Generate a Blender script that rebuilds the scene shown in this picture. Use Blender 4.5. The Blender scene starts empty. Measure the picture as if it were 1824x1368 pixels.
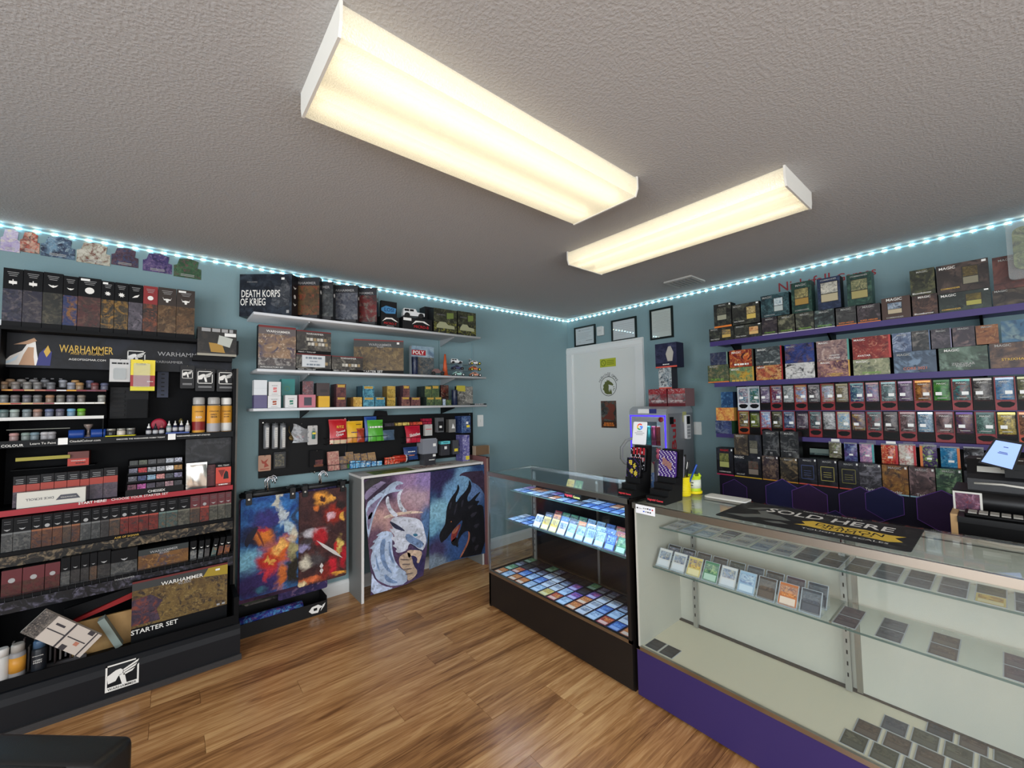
import bpy, bmesh, math, random
from mathutils import Vector, Matrix
random.seed(7)
SC = bpy.context.scene
COL = SC.collection

# camera
# the room's corner is the origin: shelf wall = plane y 0 (x < 0), door wall = plane x 0 (y < 0)
CAM = Vector((-3.692, -3.3674, 1.44))
YAW, PITCH, ROLL, FPX = 0.876427, 0.049679, -0.016813, 730.74
CF = Vector((math.cos(YAW)*math.cos(PITCH), math.sin(YAW)*math.cos(PITCH), math.sin(PITCH)))
_r = CF.cross(Vector((0, 0, 1))).normalized()
_u = _r.cross(CF)
CR = _r*math.cos(ROLL) + _u*math.sin(ROLL)
CU = -_r*math.sin(ROLL) + _u*math.cos(ROLL)
cam_data = bpy.data.cameras.new('camera')
cam_data.sensor_width = 36.0
cam_data.lens = FPX/1824*36.0
cam_data.clip_start = 0.05
cam = bpy.data.objects.new('camera', cam_data)
COL.objects.link(cam)
cam.matrix_world = Matrix(((CR.x, CU.x, -CF.x, CAM.x), (CR.y, CU.y, -CF.y, CAM.y), (CR.z, CU.z, -CF.z, CAM.z), (0, 0, 0, 1)))
SC.camera = cam
SC.cycles.transparent_max_bounces = 24

# world, daylight, exposure
world = bpy.data.worlds.new('world'); SC.world = world
world.use_nodes = True
_bg = world.node_tree.nodes['Background']
_bg.inputs[0].default_value = (0.75, 0.85, 1.0, 1)
_bg.inputs[1].default_value = 0.6
SC.view_settings.view_transform = 'Standard'
SC.view_settings.look = 'None'
SC.view_settings.gamma = 1.0
SC.view_settings.exposure = 0.12
SC.view_settings.use_curve_mapping = False

def area_light(name, loc, direction, sx, sy, power, color):
    d = bpy.data.lights.new(name, 'AREA')
    d.shape = 'RECTANGLE'; d.size = sx; d.size_y = sy; d.energy = power; d.color = color
    o = bpy.data.objects.new(name, d); COL.objects.link(o)
    o.location = loc
    o.rotation_euler = Vector(direction).to_track_quat('-Z', 'Y').to_euler()
    return o
# added fill light: daylight as from inferred, unseen windows behind and beside the camera
area_light('daylight_fill_front', (-3.6, -5.62, 1.45), (0.05, 1, -0.06), 4.4, 2.1, 122, (0.97, 0.98, 1.0))
area_light('daylight_fill_side', (-6.12, -3.6, 1.45), (1, 0.1, -0.06), 2.6, 1.9, 125, (0.92, 0.96, 1.0))

# measuring: from a place seen in the photograph to a place in the room
def ray(px, py):
    return CF + CR*((px-912)/FPX) - CU*((py-684)/FPX)
def on(axis, val, px, py):
    d = ray(px, py)
    return CAM + d*((val-CAM[axis])/d[axis])
def _col(px, ax, v, z):
    a = CF + CR*((px-912)/FPX)
    m00, m01, m10, m11 = a[ax], -CU[ax], a[2], -CU[2]
    b0, b1 = v-CAM[ax], z-CAM[2]
    det = m00*m11-m01*m10
    t = (b0*m11-m01*b1)/det; w = (m00*b1-m10*b0)/det
    o = 1-ax
    return CAM[o] + t*a[o] - w*CU[o]
def XA(px, y, z): return _col(px, 1, y, z)       # x of a point at depth y and height z along the shelf wall
def YB(px, x, z): return _col(px, 0, x, z)       # y of a point at depth x and height z along the door wall
def ZA(px, py, y): return on(1, y, px, py).z
def ZB(px, py, x): return on(0, x, px, py).z

# materials
def lin(c):
    return tuple(((v/255)/12.92 if v/255 <= 0.04045 else ((v/255+0.055)/1.055)**2.4) for v in c[:3]) + (1,)
MATS = {}
def mat(name, rgb=(128, 128, 128), rough=0.6, metal=0.0, emit=0.0, spec=0.3, bump=0.0, bscale=60, var=0.0, vscale=6, coat=0.0, trans=0.0, alpha=1.0):
    key = name
    if key in MATS: return MATS[key]
    m = bpy.data.materials.new(name); m.use_nodes = True
    nt = m.node_tree; b = nt.nodes['Principled BSDF']
    col = lin(rgb)
    b.inputs['Base Color'].default_value = col
    b.inputs['Roughness'].default_value = rough
    b.inputs['Metallic'].default_value = metal
    b.inputs['Specular IOR Level'].default_value = spec
    b.inputs['Coat Weight'].default_value = coat
    b.inputs['Transmission Weight'].default_value = trans
    b.inputs['Alpha'].default_value = alpha
    if emit:
        b.inputs['Emission Color'].default_value = col
        b.inputs['Emission Strength'].default_value = emit
    if var or bump:
        tc = nt.nodes.new('ShaderNodeTexCoord')
    if var:
        n = nt.nodes.new('ShaderNodeTexNoise'); n.inputs['Scale'].default_value = vscale; n.inputs['Detail'].default_value = 4
        nt.links.new(tc.outputs['Object'], n.inputs['Vector'])
        mx = nt.nodes.new('ShaderNodeMix'); mx.data_type = 'RGBA'
        mx.inputs['A'].default_value = tuple(v*(1-var) for v in col[:3])+(1,)
        mx.inputs['B'].default_value = tuple(min(1, v*(1+var)) for v in col[:3])+(1,)
        nt.links.new(n.outputs['Fac'], mx.inputs['Factor'])
        nt.links.new(mx.outputs['Result'], b.inputs['Base Color'])
    if bump:
        n2 = nt.nodes.new('ShaderNodeTexNoise'); n2.inputs['Scale'].default_value = bscale; n2.inputs['Detail'].default_value = 3
        nt.links.new(tc.outputs['Object'], n2.inputs['Vector'])
        bp = nt.nodes.new('ShaderNodeBump'); bp.inputs['Strength'].default_value = bump; bp.inputs['Distance'].default_value = 0.01
        nt.links.new(n2.outputs['Fac'], bp.inputs['Height'])
        nt.links.new(bp.outputs['Normal'], b.inputs['Normal'])
    MATS[key] = m
    return m

def art_group():
    g = bpy.data.node_groups.new('printed_art', 'ShaderNodeTree')
    for nm, tp in (('A', 'NodeSocketColor'), ('B', 'NodeSocketColor'), ('C', 'NodeSocketColor'), ('D', 'NodeSocketColor'), ('Scale', 'NodeSocketFloat')):
        g.interface.new_socket(nm, in_out='INPUT', socket_type=tp)
    g.interface.new_socket('Color', in_out='OUTPUT', socket_type='NodeSocketColor')
    N = g.nodes; Lk = g.links.new
    gi = N.new('NodeGroupInput'); go = N.new('NodeGroupOutput')
    tc = N.new('ShaderNodeTexCoord'); oi = N.new('ShaderNodeObjectInfo')
    ml = N.new('ShaderNodeMath'); ml.operation = 'MULTIPLY'; ml.inputs[1].default_value = 57.0
    Lk(oi.outputs['Random'], ml.inputs[0])
    ad = N.new('ShaderNodeVectorMath'); ad.operation = 'ADD'
    sc = N.new('ShaderNodeVectorMath'); sc.operation = 'SCALE'
    Lk(tc.outputs['Object'], sc.inputs[0]); Lk(gi.outputs['Scale'], sc.inputs['Scale'])
    Lk(sc.outputs[0], ad.inputs[0]); Lk(ml.outputs[0], ad.inputs[1])
    prev = gi.outputs['A']
    for i, (sock, freq, lo, hi, dist) in enumerate((('B', 1.0, .38, .62, 1.0), ('C', 1.7, .48, .66, 1.8), ('D', 2.9, .54, .70, 2.2), ('A', 4.3, .54, .70, 1.2))):
        n = N.new('ShaderNodeTexNoise'); n.inputs['Scale'].default_value = freq; n.inputs['Detail'].default_value = 3.2
        n.inputs['Distortion'].default_value = dist
        o2 = N.new('ShaderNodeVectorMath'); o2.operation = 'ADD'; o2.inputs[1].default_value = (i*13.7, i*5.1, i*7.9)
        Lk(ad.outputs[0], o2.inputs[0]); Lk(o2.outputs[0], n.inputs['Vector'])
        mr = N.new('ShaderNodeMapRange'); mr.inputs['From Min'].default_value = lo; mr.inputs['From Max'].default_value = hi
        Lk(n.outputs['Fac'], mr.inputs['Value'])
        mx = N.new('ShaderNodeMix'); mx.data_type = 'RGBA'
        Lk(mr.outputs['Result'], mx.inputs['Factor']); Lk(prev, mx.inputs['A']); Lk(gi.outputs[sock], mx.inputs['B'])
        prev = mx.outputs['Result']
    Lk(prev, go.inputs['Color'])
    return g
ARTG = art_group()
def art(a, b, c, d, scale=22, rough=0.38):
    key = ('art', tuple(a), tuple(b), tuple(c), tuple(d), scale, rough)
    if key in MATS: return MATS[key]
    m = bpy.data.materials.new('printed_art'); m.use_nodes = True
    nt = m.node_tree; bs = nt.nodes['Principled BSDF']
    g = nt.nodes.new('ShaderNodeGroup'); g.node_tree = ARTG
    for nm, v in zip('ABCD', (a, b, c, d)): g.inputs[nm].default_value = lin(v)
    g.inputs['Scale'].default_value = scale*.5
    nt.links.new(g.outputs['Color'], bs.inputs['Base Color'])
    bs.inputs['Roughness'].default_value = rough
    bs.inputs['Specular IOR Level'].default_value = .25
    MATS[key] = m
    return m
def paint(base, blobs, noise=.05, nscale=9, rough=.55):
    """painted picture: soft blotches (x, z, half width, half height, colour) over a two-tone ground, in the thing's own metres"""
    m = bpy.data.materials.new('painted_picture'); m.use_nodes = True
    nt = m.node_tree; bs = nt.nodes['Principled BSDF']; N = nt.nodes.new; Lk = nt.links.new
    tc = N('ShaderNodeTexCoord'); n = N('ShaderNodeTexNoise'); n.inputs['Scale'].default_value = nscale; n.inputs['Detail'].default_value = 5; n.inputs['Distortion'].default_value = .8
    Lk(tc.outputs['Object'], n.inputs['Vector'])
    s = N('ShaderNodeVectorMath'); s.operation = 'SUBTRACT'; s.inputs[1].default_value = (.5, .5, .5); Lk(n.outputs['Color'], s.inputs[0])
    k = N('ShaderNodeVectorMath'); k.operation = 'SCALE'; k.inputs['Scale'].default_value = noise*2; Lk(s.outputs[0], k.inputs[0])
    a = N('ShaderNodeVectorMath'); a.operation = 'ADD'; Lk(tc.outputs['Object'], a.inputs[0]); Lk(k.outputs[0], a.inputs[1])
    mx = N('ShaderNodeMix'); mx.data_type = 'RGBA'; mx.inputs['A'].default_value = lin(base[0]); mx.inputs['B'].default_value = lin(base[1])
    mr = N('ShaderNodeMapRange'); mr.inputs['From Min'].default_value = .35; mr.inputs['From Max'].default_value = .65; Lk(n.outputs['Fac'], mr.inputs['Value']); Lk(mr.outputs[0], mx.inputs['Factor'])
    prev = mx.outputs['Result']
    n2 = N('ShaderNodeTexNoise'); n2.inputs['Scale'].default_value = nscale*3.2; n2.inputs['Detail'].default_value = 4; n2.inputs['Distortion'].default_value = 1.5; Lk(tc.outputs['Object'], n2.inputs['Vector'])
    for cx, cz, rx, rz, c in blobs:
        d = N('ShaderNodeVectorMath'); d.operation = 'SUBTRACT'; d.inputs[1].default_value = (cx, 0, cz); Lk(a.outputs[0], d.inputs[0])
        q = N('ShaderNodeVectorMath'); q.operation = 'MULTIPLY'; q.inputs[1].default_value = (1/rx, 0, 1/rz); Lk(d.outputs[0], q.inputs[0])
        l = N('ShaderNodeVectorMath'); l.operation = 'LENGTH'; Lk(q.outputs[0], l.inputs[0])
        r = N('ShaderNodeMapRange'); r.interpolation_type = 'SMOOTHSTEP'; r.inputs['From Min'].default_value = 1.4; r.inputs['From Max'].default_value = .5; Lk(l.outputs['Value'], r.inputs['Value'])
        x = N('ShaderNodeMix'); x.data_type = 'RGBA'; x.inputs['B'].default_value = lin(c); Lk(r.outputs[0], x.inputs['Factor']); Lk(prev, x.inputs['A'])
        prev = x.outputs['Result']
    # brush-like light and dark
    br = N('ShaderNodeMapRange'); br.inputs['From Min'].default_value = .3; br.inputs['From Max'].default_value = .7; br.inputs['To Min'].default_value = .62; br.inputs['To Max'].default_value = 1.3; Lk(n2.outputs['Fac'], br.inputs['Value'])
    ml = N('ShaderNodeVectorMath'); ml.operation = 'SCALE'; Lk(prev, ml.inputs[0]); Lk(br.outputs[0], ml.inputs['Scale'])
    Lk(ml.outputs[0], bs.inputs['Base Color']); bs.inputs['Roughness'].default_value = rough; bs.inputs['Specular IOR Level'].default_value = .2
    return m
def glassy(name, tint=(0.9, 0.95, 0.94), refl=1.0, haze=0.0, hazecol=(0.8, 0.85, 0.85)):
    """thin clear sheet: passes light straight through, mirrors at grazing angles, a little dusty haze"""
    if name in MATS: return MATS[name]
    m = bpy.data.materials.new(name); m.use_nodes = True
    nt = m.node_tree; nt.nodes.clear(); N = nt.nodes.new; Lk = nt.links.new
    out = N('ShaderNodeOutputMaterial'); tr = N('ShaderNodeBsdfTransparent'); tr.inputs[0].default_value = tint+(1,)
    gl = N('ShaderNodeBsdfGlossy'); gl.inputs['Roughness'].default_value = 0.03
    fr = N('ShaderNodeLayerWeight'); fr.inputs['Blend'].default_value = .5
    pw = N('ShaderNodeMath'); pw.operation = 'POWER'; pw.inputs[1].default_value = 4.0; Lk(fr.outputs['Facing'], pw.inputs[0])
    mu = N('ShaderNodeMath'); mu.operation = 'MULTIPLY_ADD'; mu.inputs[1].default_value = .62*refl; mu.inputs[2].default_value = .035*refl
    Lk(pw.outputs[0], mu.inputs[0])
    mx = N('ShaderNodeMixShader'); Lk(mu.outputs[0], mx.inputs[0]); Lk(tr.outputs[0], mx.inputs[1]); Lk(gl.outputs[0], mx.inputs[2])
    last = mx
    if haze:
        df = N('ShaderNodeBsdfDiffuse'); df.inputs[0].default_value = hazecol+(1,)
        m2 = N('ShaderNodeMixShader'); m2.inputs[0].default_value = haze
        Lk(mx.outputs[0], m2.inputs[1]); Lk(df.outputs[0], m2.inputs[2]); last = m2
    Lk(last.outputs[0], out.inputs[0])
    MATS[name] = m
    return m

# object helpers
def tag(o, label=None, cat=None, group=None, kind=None):
    if label: o['label'] = label
    if cat: o['category'] = cat
    if group: o['group'] = group
    if kind: o['kind'] = kind
    return o
def link(name, me, parent=None, loc=(0, 0, 0), rot=(0, 0, 0), scale=None):
    o = bpy.data.objects.new(name, me)
    COL.objects.link(o)
    o.location = loc; o.rotation_euler = rot
    if scale is not None: o.scale = scale
    if parent is not None: o.parent = parent
    return o
def empty(name, loc=(0, 0, 0), rz=0.0, label=None, cat=None, group=None, kind=None):
    o = link(name, None, None, loc, (0, 0, rz))
    o.empty_display_size = 0.05
    return tag(o, label, cat, group, kind)
class MB:
    """collects shapes into one mesh"""
    def __init__(s): s.v = []; s.f = []; s.m = []; s.sm = []
    def add(s, vs, fs, mi=0, smooth=False):
        b = len(s.v); s.v += [tuple(v) for v in vs]
        for f in fs: s.f.append(tuple(b+i for i in f)); s.m.append(mi); s.sm.append(smooth)
        return s
    def box(s, x0, x1, y0, y1, z0, z1, mi=0, mf=None):
        x0, x1 = min(x0, x1), max(x0, x1); y0, y1 = min(y0, y1), max(y0, y1); z0, z1 = min(z0, z1), max(z0, z1)
        vs = [(x0, y0, z0), (x1, y0, z0), (x1, y1, z0), (x0, y1, z0), (x0, y0, z1), (x1, y0, z1), (x1, y1, z1), (x0, y1, z1)]
        fs = [(0, 3, 2, 1), (4, 5, 6, 7), (0, 1, 5, 4), (1, 2, 6, 5), (2, 3, 7, 6), (3, 0, 4, 7)]  # bottom top front(-y) right(+x) back left(-x)
        b = len(s.v); s.v += vs
        for i, f in enumerate(fs):
            s.f.append(tuple(b+k for k in f)); s.m.append(mi if mf is None else mf[i]); s.sm.append(False)
        return s
    def bevbox(s, x0, x1, y0, y1, z0, z1, r, seg=3, mi=0, axis=2):
        """box with its edges along one axis rounded"""
        P = []
        lo = (x0, y0, z0); hi = (x1, y1, z1)
        a, b = [i for i in range(3) if i != axis]
        for cx, cy, st in ((hi[a]-r, hi[b]-r, 0), (lo[a]+r, hi[b]-r, 90), (lo[a]+r, lo[b]+r, 180), (hi[a]-r, lo[b]+r, 270)):
            for k in range(seg+1):
                t = math.radians(st+90*k/seg); P.append((cx+r*math.cos(t), cy+r*math.sin(t)))
        return s.prism(P, lo[axis], hi[axis], axis, mi, True)
    def prism(s, P, lo, hi, axis=2, mi=0, smooth=False):
        def mk(p, h):
            if axis == 2: return (p[0], p[1], h)
            if axis == 1: return (p[0], h, p[1])
            return (h, p[0], p[1])
        n = len(P)
        vs = [mk(p, lo) for p in P]+[mk(p, hi) for p in P]
        fs = [tuple(range(n-1, -1, -1)), tuple(range(n, 2*n))]
        flip = (axis == 1)
        b = len(s.v); s.v += vs
        for f in fs:
            s.f.append(tuple(b+i for i in (f[::-1] if flip else f))); s.m.append(mi); s.sm.append(False)
        for i in range(n):
            j = (i+1) % n
            q = (i, j, n+j, n+i)
            s.f.append(tuple(b+k for k in (q[::-1] if flip else q))); s.m.append(mi); s.sm.append(smooth)
        return s
    def lathe(s, prof, n=12, c=(0, 0, 0), mi=0, axis=2, mis=None):
        """prof: list of (radius, height)"""
        b = len(s.v)
        for r, h in prof:
            for k in range(n):
                t = 2*math.pi*k/n
                p = (r*math.cos(t), r*math.sin(t), h)
                if axis == 0: p = (p[2], p[0], p[1])
                if axis == 1: p = (p[1], p[2], p[0])
                s.v.append((c[0]+p[0], c[1]+p[1], c[2]+p[2]))
        for i in range(len(prof)-1):
            for k in range(n):
                k2 = (k+1) % n
                s.f.append((b+i*n+k, b+i*n+k2, b+(i+1)*n+k2, b+(i+1)*n+k)); s.m.append(mi if mis is None else mis[i]); s.sm.append(True)
        s.f.append(tuple(b+k for k in range(n-1, -1, -1))); s.m.append(mi if mis is None else mis[0]); s.sm.append(False)
        e = b+(len(prof)-1)*n
        s.f.append(tuple(e+k for k in range(n))); s.m.append(mi if mis is None else mis[-1]); s.sm.append(False)
        return s
    def tube(s, pts, r, n=6, mi=0):
        pts = [Vector(p) for p in pts]; b = len(s.v)
        up = None
        for i, p in enumerate(pts):
            d = (pts[min(i+1, len(pts)-1)]-pts[max(i-1, 0)]).normalized()
            if up is None:
                up = d.orthogonal().normalized()
            else:
                up = (up-d*up.dot(d)).normalized()
            w = d.cross(up)
            for k in range(n):
                t = 2*math.pi*k/n
                s.v.append(tuple(p+up*(r*math.cos(t))+w*(r*math.sin(t))))
        for i in range(len(pts)-1):
            for k in range(n):
                k2 = (k+1) % n
                s.f.append((b+i*n+k, b+i*n+k2, b+(i+1)*n+k2, b+(i+1)*n+k)); s.m.append(mi); s.sm.append(True)
        s.f.append(tuple(b+k for k in range(n-1, -1, -1))); s.m.append(mi); s.sm.append(False)
        e = b+(len(pts)-1)*n
        s.f.append(tuple(e+k for k in range(n))); s.m.append(mi); s.sm.append(False)
        return s
    def grid(s, fn, nu, nv, mi=0, smooth=True, flip=False):
        b = len(s.v)
        for j in range(nv+1):
            for i in range(nu+1): s.v.append(tuple(fn(i/nu, j/nv)))
        for j in range(nv):
            for i in range(nu):
                q = (b+j*(nu+1)+i, b+j*(nu+1)+i+1, b+(j+1)*(nu+1)+i+1, b+(j+1)*(nu+1)+i)
                s.f.append(q[::-1] if flip else q); s.m.append(mi); s.sm.append(smooth)
        return s
    def mesh(s, name, mats):
        me = bpy.data.meshes.new(name)
        me.from_pydata(s.v, [], s.f)
        for m in (mats if isinstance(mats, (list, tuple)) else [mats]): me.materials.append(m)
        me.polygons.foreach_set('material_index', s.m)
        me.polygons.foreach_set('use_smooth', s.sm)
        me.update()
        return me
    def build(s, name, mats, parent=None, loc=(0, 0, 0), rot=(0, 0, 0)):
        return link(name, s.mesh(name, mats), parent, loc, rot)
def bx(name, x0, x1, y0, y1, z0, z1, m, parent=None):
    return MB().box(x0, x1, y0, y1, z0, z1).build(name, m, parent)

# flat print: lettering and cut shapes, laid a hair in front of a face
TXT = {}
def text_mesh(s, m, bold=0.0, slant=0.0, spacing=1.0):
    key = (s, m.name, bold, slant, spacing)
    if key in TXT: return TXT[key]
    cu = bpy.data.curves.new('lettering', 'FONT')
    cu.body = s; cu.size = 1.0; cu.align_x = 'CENTER'; cu.resolution_u = 2; cu.offset = bold; cu.shear = slant
    cu.space_character = spacing
    ob = bpy.data.objects.new('lettering', cu)
    COL.objects.link(ob)
    dg = bpy.context.evaluated_depsgraph_get()
    me = bpy.data.meshes.new_from_object(ob.evaluated_get(dg))
    bpy.data.objects.remove(ob); bpy.data.curves.remove(cu)
    xs = [v.co.x for v in me.vertices]; ys = [v.co.y for v in me.vertices]
    w = max(xs)-min(xs); cx = (max(xs)+min(xs))/2; h = max(ys)-min(ys); cy = (max(ys)+min(ys))/2
    for v in me.vertices: v.co = ((v.co.x-cx)/w, 0.0, (v.co.y-cy)/w)
    me.materials.clear(); me.materials.append(m)
    for p in me.polygons: p.use_smooth = False
    me.name = 'lettering'
    TXT[key] = (me, h/w)
    return TXT[key]
INK = lambda n, rgb, **k: mat('ink_'+n, rgb, 0.5, **k)
WHITE_INK = INK('white', (222, 220, 214)); BLACK_INK = INK('black', (18, 18, 20)); GOLD_INK = INK('gold', (196, 160, 70))
RED_INK = INK('red', (190, 30, 36)); GREY_INK = INK('grey', (150, 150, 150)); YELLOW_INK = INK('yellow', (222, 200, 60))
GREEN_INK = INK('green', (120, 170, 60)); STICK = INK('sticker', (226, 226, 222)); ORANGE_INK = INK('orange', (214, 120, 50))
def bars(parent, cx, cz, w, h, m, y=-0.0012, n=5):
    random.seed(int(abs(cx*7919+cz*104729+w*31337)*1000) % 100000)
    x = cx-w/2; k = 0
    while x < cx+w/2-.0005 and k < 12:
        d = w*random.uniform(.12, .3); e = min(x+d, cx+w/2)
        MB().box(x, e, y-.0004, y+.0003, cz-h/2, cz+h/2).build('print_bar', m, parent)
        x = e+w*.05; k += 1
def text(parent, s, cx, cz, width, y=-0.0012, m=None, height=None, bold=0.0, slant=0.0, rot=0.0, name='lettering', flip=False, xr=0.0):
    """lettering in the local x-z plane, read from -y"""
    if s == '~':
        bars(parent, cx, cz, width, height or width*.13, m or WHITE_INK, y); return None
    me, asp = text_mesh(s, m or WHITE_INK, bold, slant)
    sz = width if height is None else height/asp
    return link(name, me, parent, (cx, y, cz), (xr, rot, 0), (width, 1, sz))
def patch(parent, name, x0, x1, z0, z1, m, y=-0.0006, t=0.0006):
    return MB().box(x0, x1, y-t, y+0.0002, z0, z1).build(name, m, parent)
def poly(parent, name, pts, m, y=-0.001):
    """flat printed shape: pts (x,z) in the local x-z plane, read from -y"""
    me = bpy.data.meshes.new(name)
    a = sum(pts[i][0]*pts[(i+1) % len(pts)][1]-pts[(i+1) % len(pts)][0]*pts[i][1] for i in range(len(pts)))
    if a < 0: pts = pts[::-1]
    me.from_pydata([(p[0], y, p[1]) for p in pts], [], [tuple(range(len(pts)))])
    me.materials.append(m); me.update()
    return link(name, me, parent)
ORD = ['first', 'second', 'third', 'fourth', 'fifth', 'sixth', 'seventh', 'eighth', 'ninth', 'tenth', 'eleventh', 'twelfth', 'thirteenth', 'fourteenth', 'fifteenth', 'sixteenth', 'seventeenth', 'eighteenth', 'nineteenth', 'twentieth', 'twenty-first', 'twenty-second', 'twenty-third', 'twenty-fourth', 'twenty-fifth']
RB = -math.pi/2     # turn for things that stand on the door wall (local -y looks to -x)

def carton(name, loc, rz, w, d, h, front, side, label, cat='box', group=None, left=None, top=None, tilt=0.0):
    """printed box. local origin = front bottom left corner. front/left: material or list of (z0,z1,material) bands in 0..1"""
    mats = []; b = MB()
    def mi(m):
        if m not in mats: mats.append(m)
        return mats.index(m)
    si = mi(side); ti = mi(top or side)
    if not isinstance(front, (list, tuple)): front = [(0, 1, front)]
    for z0, z1, m in front:
        b.add([(0, 0, z0*h), (w, 0, z0*h), (w, 0, z1*h), (0, 0, z1*h)], [(0, 1, 2, 3)], mi(m))
    left = left or side
    if not isinstance(left, (list, tuple)): left = [(0, 1, left)]
    for z0, z1, m in left:
        b.add([(0, d, z0*h), (0, 0, z0*h), (0, 0, z1*h), (0, d, z1*h)], [(0, 1, 2, 3)], mi(m))
    b.add([(w, 0, 0), (w, d, 0), (w, d, h), (w, 0, h)], [(0, 1, 2, 3)], si)
    b.add([(w, d, 0), (0, d, 0), (0, d, h), (w, d, h)], [(0, 1, 2, 3)], si)
    b.add([(0, 0, h), (w, 0, h), (w, d, h), (0, d, h)], [(0, 1, 2, 3)], ti)
    b.add([(0, d, 0), (w, d, 0), (w, 0, 0), (0, 0, 0)], [(0, 1, 2, 3)], si)
    o = b.build(name, mats, None, loc, (tilt, 0, rz))
    tag(o, label, cat, group)
    return o
# the room
CEIL = 2.452
XL, YN = -6.15, -5.65          # far ends of the shop behind the camera
M_WALL = mat('teal_wall_paint', (120, 146, 151), 0.75, bump=0.12, bscale=90, var=0.04, vscale=2)
M_WHITE = mat('white_paint', (206, 208, 206), 0.5)
M_CEIL = mat('ceiling_texture_paint', (164, 163, 162), 0.9)
def ceiling_bump():
    nt = M_CEIL.node_tree; b = nt.nodes['Principled BSDF']
    tc = nt.nodes.new('ShaderNodeTexCoord')
    a = nt.nodes.new('ShaderNodeTexNoise'); a.inputs['Scale'].default_value = 100; a.inputs['Detail'].default_value = 2.5
    r = nt.nodes.new('ShaderNodeMapRange'); r.inputs['From Min'].default_value = .42; r.inputs['From Max'].default_value = .62
    bp = nt.nodes.new('ShaderNodeBump'); bp.inputs['Strength'].default_value = 0.2; bp.inputs['Distance'].default_value = 0.005
    nt.links.new(tc.outputs['Object'], a.inputs['Vector']); nt.links.new(a.outputs['Fac'], r.inputs['Value'])
    nt.links.new(r.outputs['Result'], bp.inputs['Height']); nt.links.new(bp.outputs['Normal'], b.inputs['Normal'])
ceiling_bump()
def wood_mat(name, dark, mid, light, sx=2.2, sy=26, rough=0.26):
    m = bpy.data.materials.new(name); m.use_nodes = True
    nt = m.node_tree; b = nt.nodes['Principled BSDF']; N = nt.nodes.new; Lk = nt.links.new
    tc = N('ShaderNodeTexCoord'); oi = N('ShaderNodeObjectInfo')
    mp = N('ShaderNodeMapping'); mp.inputs['Scale'].default_value = (sx, sy, 1)
    ml = N('ShaderNodeMath'); ml.operation = 'MULTIPLY'; ml.inputs[1].default_value = 91
    Lk(oi.outputs['Random'], ml.inputs[0])
    ad = N('ShaderNodeVectorMath'); ad.operation = 'ADD'
    Lk(tc.outputs['Object'], mp.inputs['Vector']); Lk(mp.outputs[0], ad.inputs[0]); Lk(ml.outputs[0], ad.inputs[1])
    n = N('ShaderNodeTexNoise'); n.inputs['Scale'].default_value = 1.0; n.inputs['Detail'].default_value = 6; n.inputs['Distortion'].default_value = 0.9
    Lk(ad.outputs[0], n.inputs['Vector'])
    n2 = N('ShaderNodeTexNoise'); n2.inputs['Scale'].default_value = 3.2; n2.inputs['Detail'].default_value = 5; n2.inputs['Distortion'].default_value = 1.6
    Lk(ad.outputs[0], n2.inputs['Vector'])
    av = N('ShaderNodeMath'); av.operation = 'MULTIPLY_ADD'; av.inputs[1].default_value = 0.45
    Lk(n2.outputs['Fac'], av.inputs[0]);
    s2 = N('ShaderNodeMath'); s2.operation = 'MULTIPLY'; s2.inputs[1].default_value = 0.55; Lk(n.outputs['Fac'], s2.inputs[0]); Lk(s2.outputs[0], av.inputs[2])
    # each board a little lighter or darker
    rv = N('ShaderNodeMapRange'); rv.inputs['To Min'].default_value = -0.07; rv.inputs['To Max'].default_value = 0.07
    Lk(oi.outputs['Random'], rv.inputs['Value'])
    a2 = N('ShaderNodeMath'); a2.operation = 'ADD'; Lk(av.outputs[0], a2.inputs[0]); Lk(rv.outputs[0], a2.inputs[1])
    cr = N('ShaderNodeValToRGB'); cr.color_ramp.elements[0].position = .34; cr.color_ramp.elements[0].color = lin(dark)
    cr.color_ramp.elements[1].position = .66; cr.color_ramp.elements[1].color = lin(light)
    e = cr.color_ramp.elements.new(.5); e.color = lin(mid)
    Lk(a2.outputs[0], cr.inputs[0]); Lk(cr.outputs[0], b.inputs['Base Color'])
    b.inputs['Roughness'].default_value = rough
    bp = N('ShaderNodeBump'); bp.inputs['Strength'].default_value = 0.12; bp.inputs['Distance'].default_value = 0.002
    Lk(n2.outputs['Fac'], bp.inputs['Height']); Lk(bp.outputs[0], b.inputs['Normal'])
    MATS[name] = m
    return m
M_FLOOR = wood_mat('oak_laminate', (120, 80, 46), (176, 126, 78), (212, 166, 112), sx=1.3, sy=17)
floor = tag(bx('floor', XL, 0, YN, 0, -0.06, -0.004, M_FLOOR), 'warm brown laminate plank floor', 'floor', None, 'structure')
# laminate boards run along the shelf wall
PW = 0.128; PL = 1.21
pm = MB().box(0.0008, PL-0.0008, 0.0008, PW-0.0008, -0.004, 0.0).mesh('plank', M_FLOOR)
pcount = 0
for j in range(27):
    y = -PW*(j+1)
    x = -4.95 - random.choice((0, .31, .62, .87, 1.02))
    while x < -0.35 and pcount < 300:
        if x+PL > -4.95 and not (x > -1.85 and y < -0.95):
            link('plank', pm, floor, (x, y, 0)); pcount += 1
        x += PL
ceiling = tag(bx('ceiling', XL, 0.0, YN, 0.0, CEIL, CEIL+0.1, M_CEIL), 'grey-white ceiling with orange-peel texture', 'ceiling', None, 'structure')
wall_left = tag(bx('wall_left', XL, 0.12, 0, 0.12, -0.06, CEIL+0.1, M_WALL), 'teal painted wall behind the white shelves', 'wall', None, 'structure')
wall_right = tag(bx('wall_right', 0, 0.12, YN, 0, -0.06, CEIL+0.1, M_WALL), 'teal painted wall with the white door', 'wall', None, 'structure')
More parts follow.
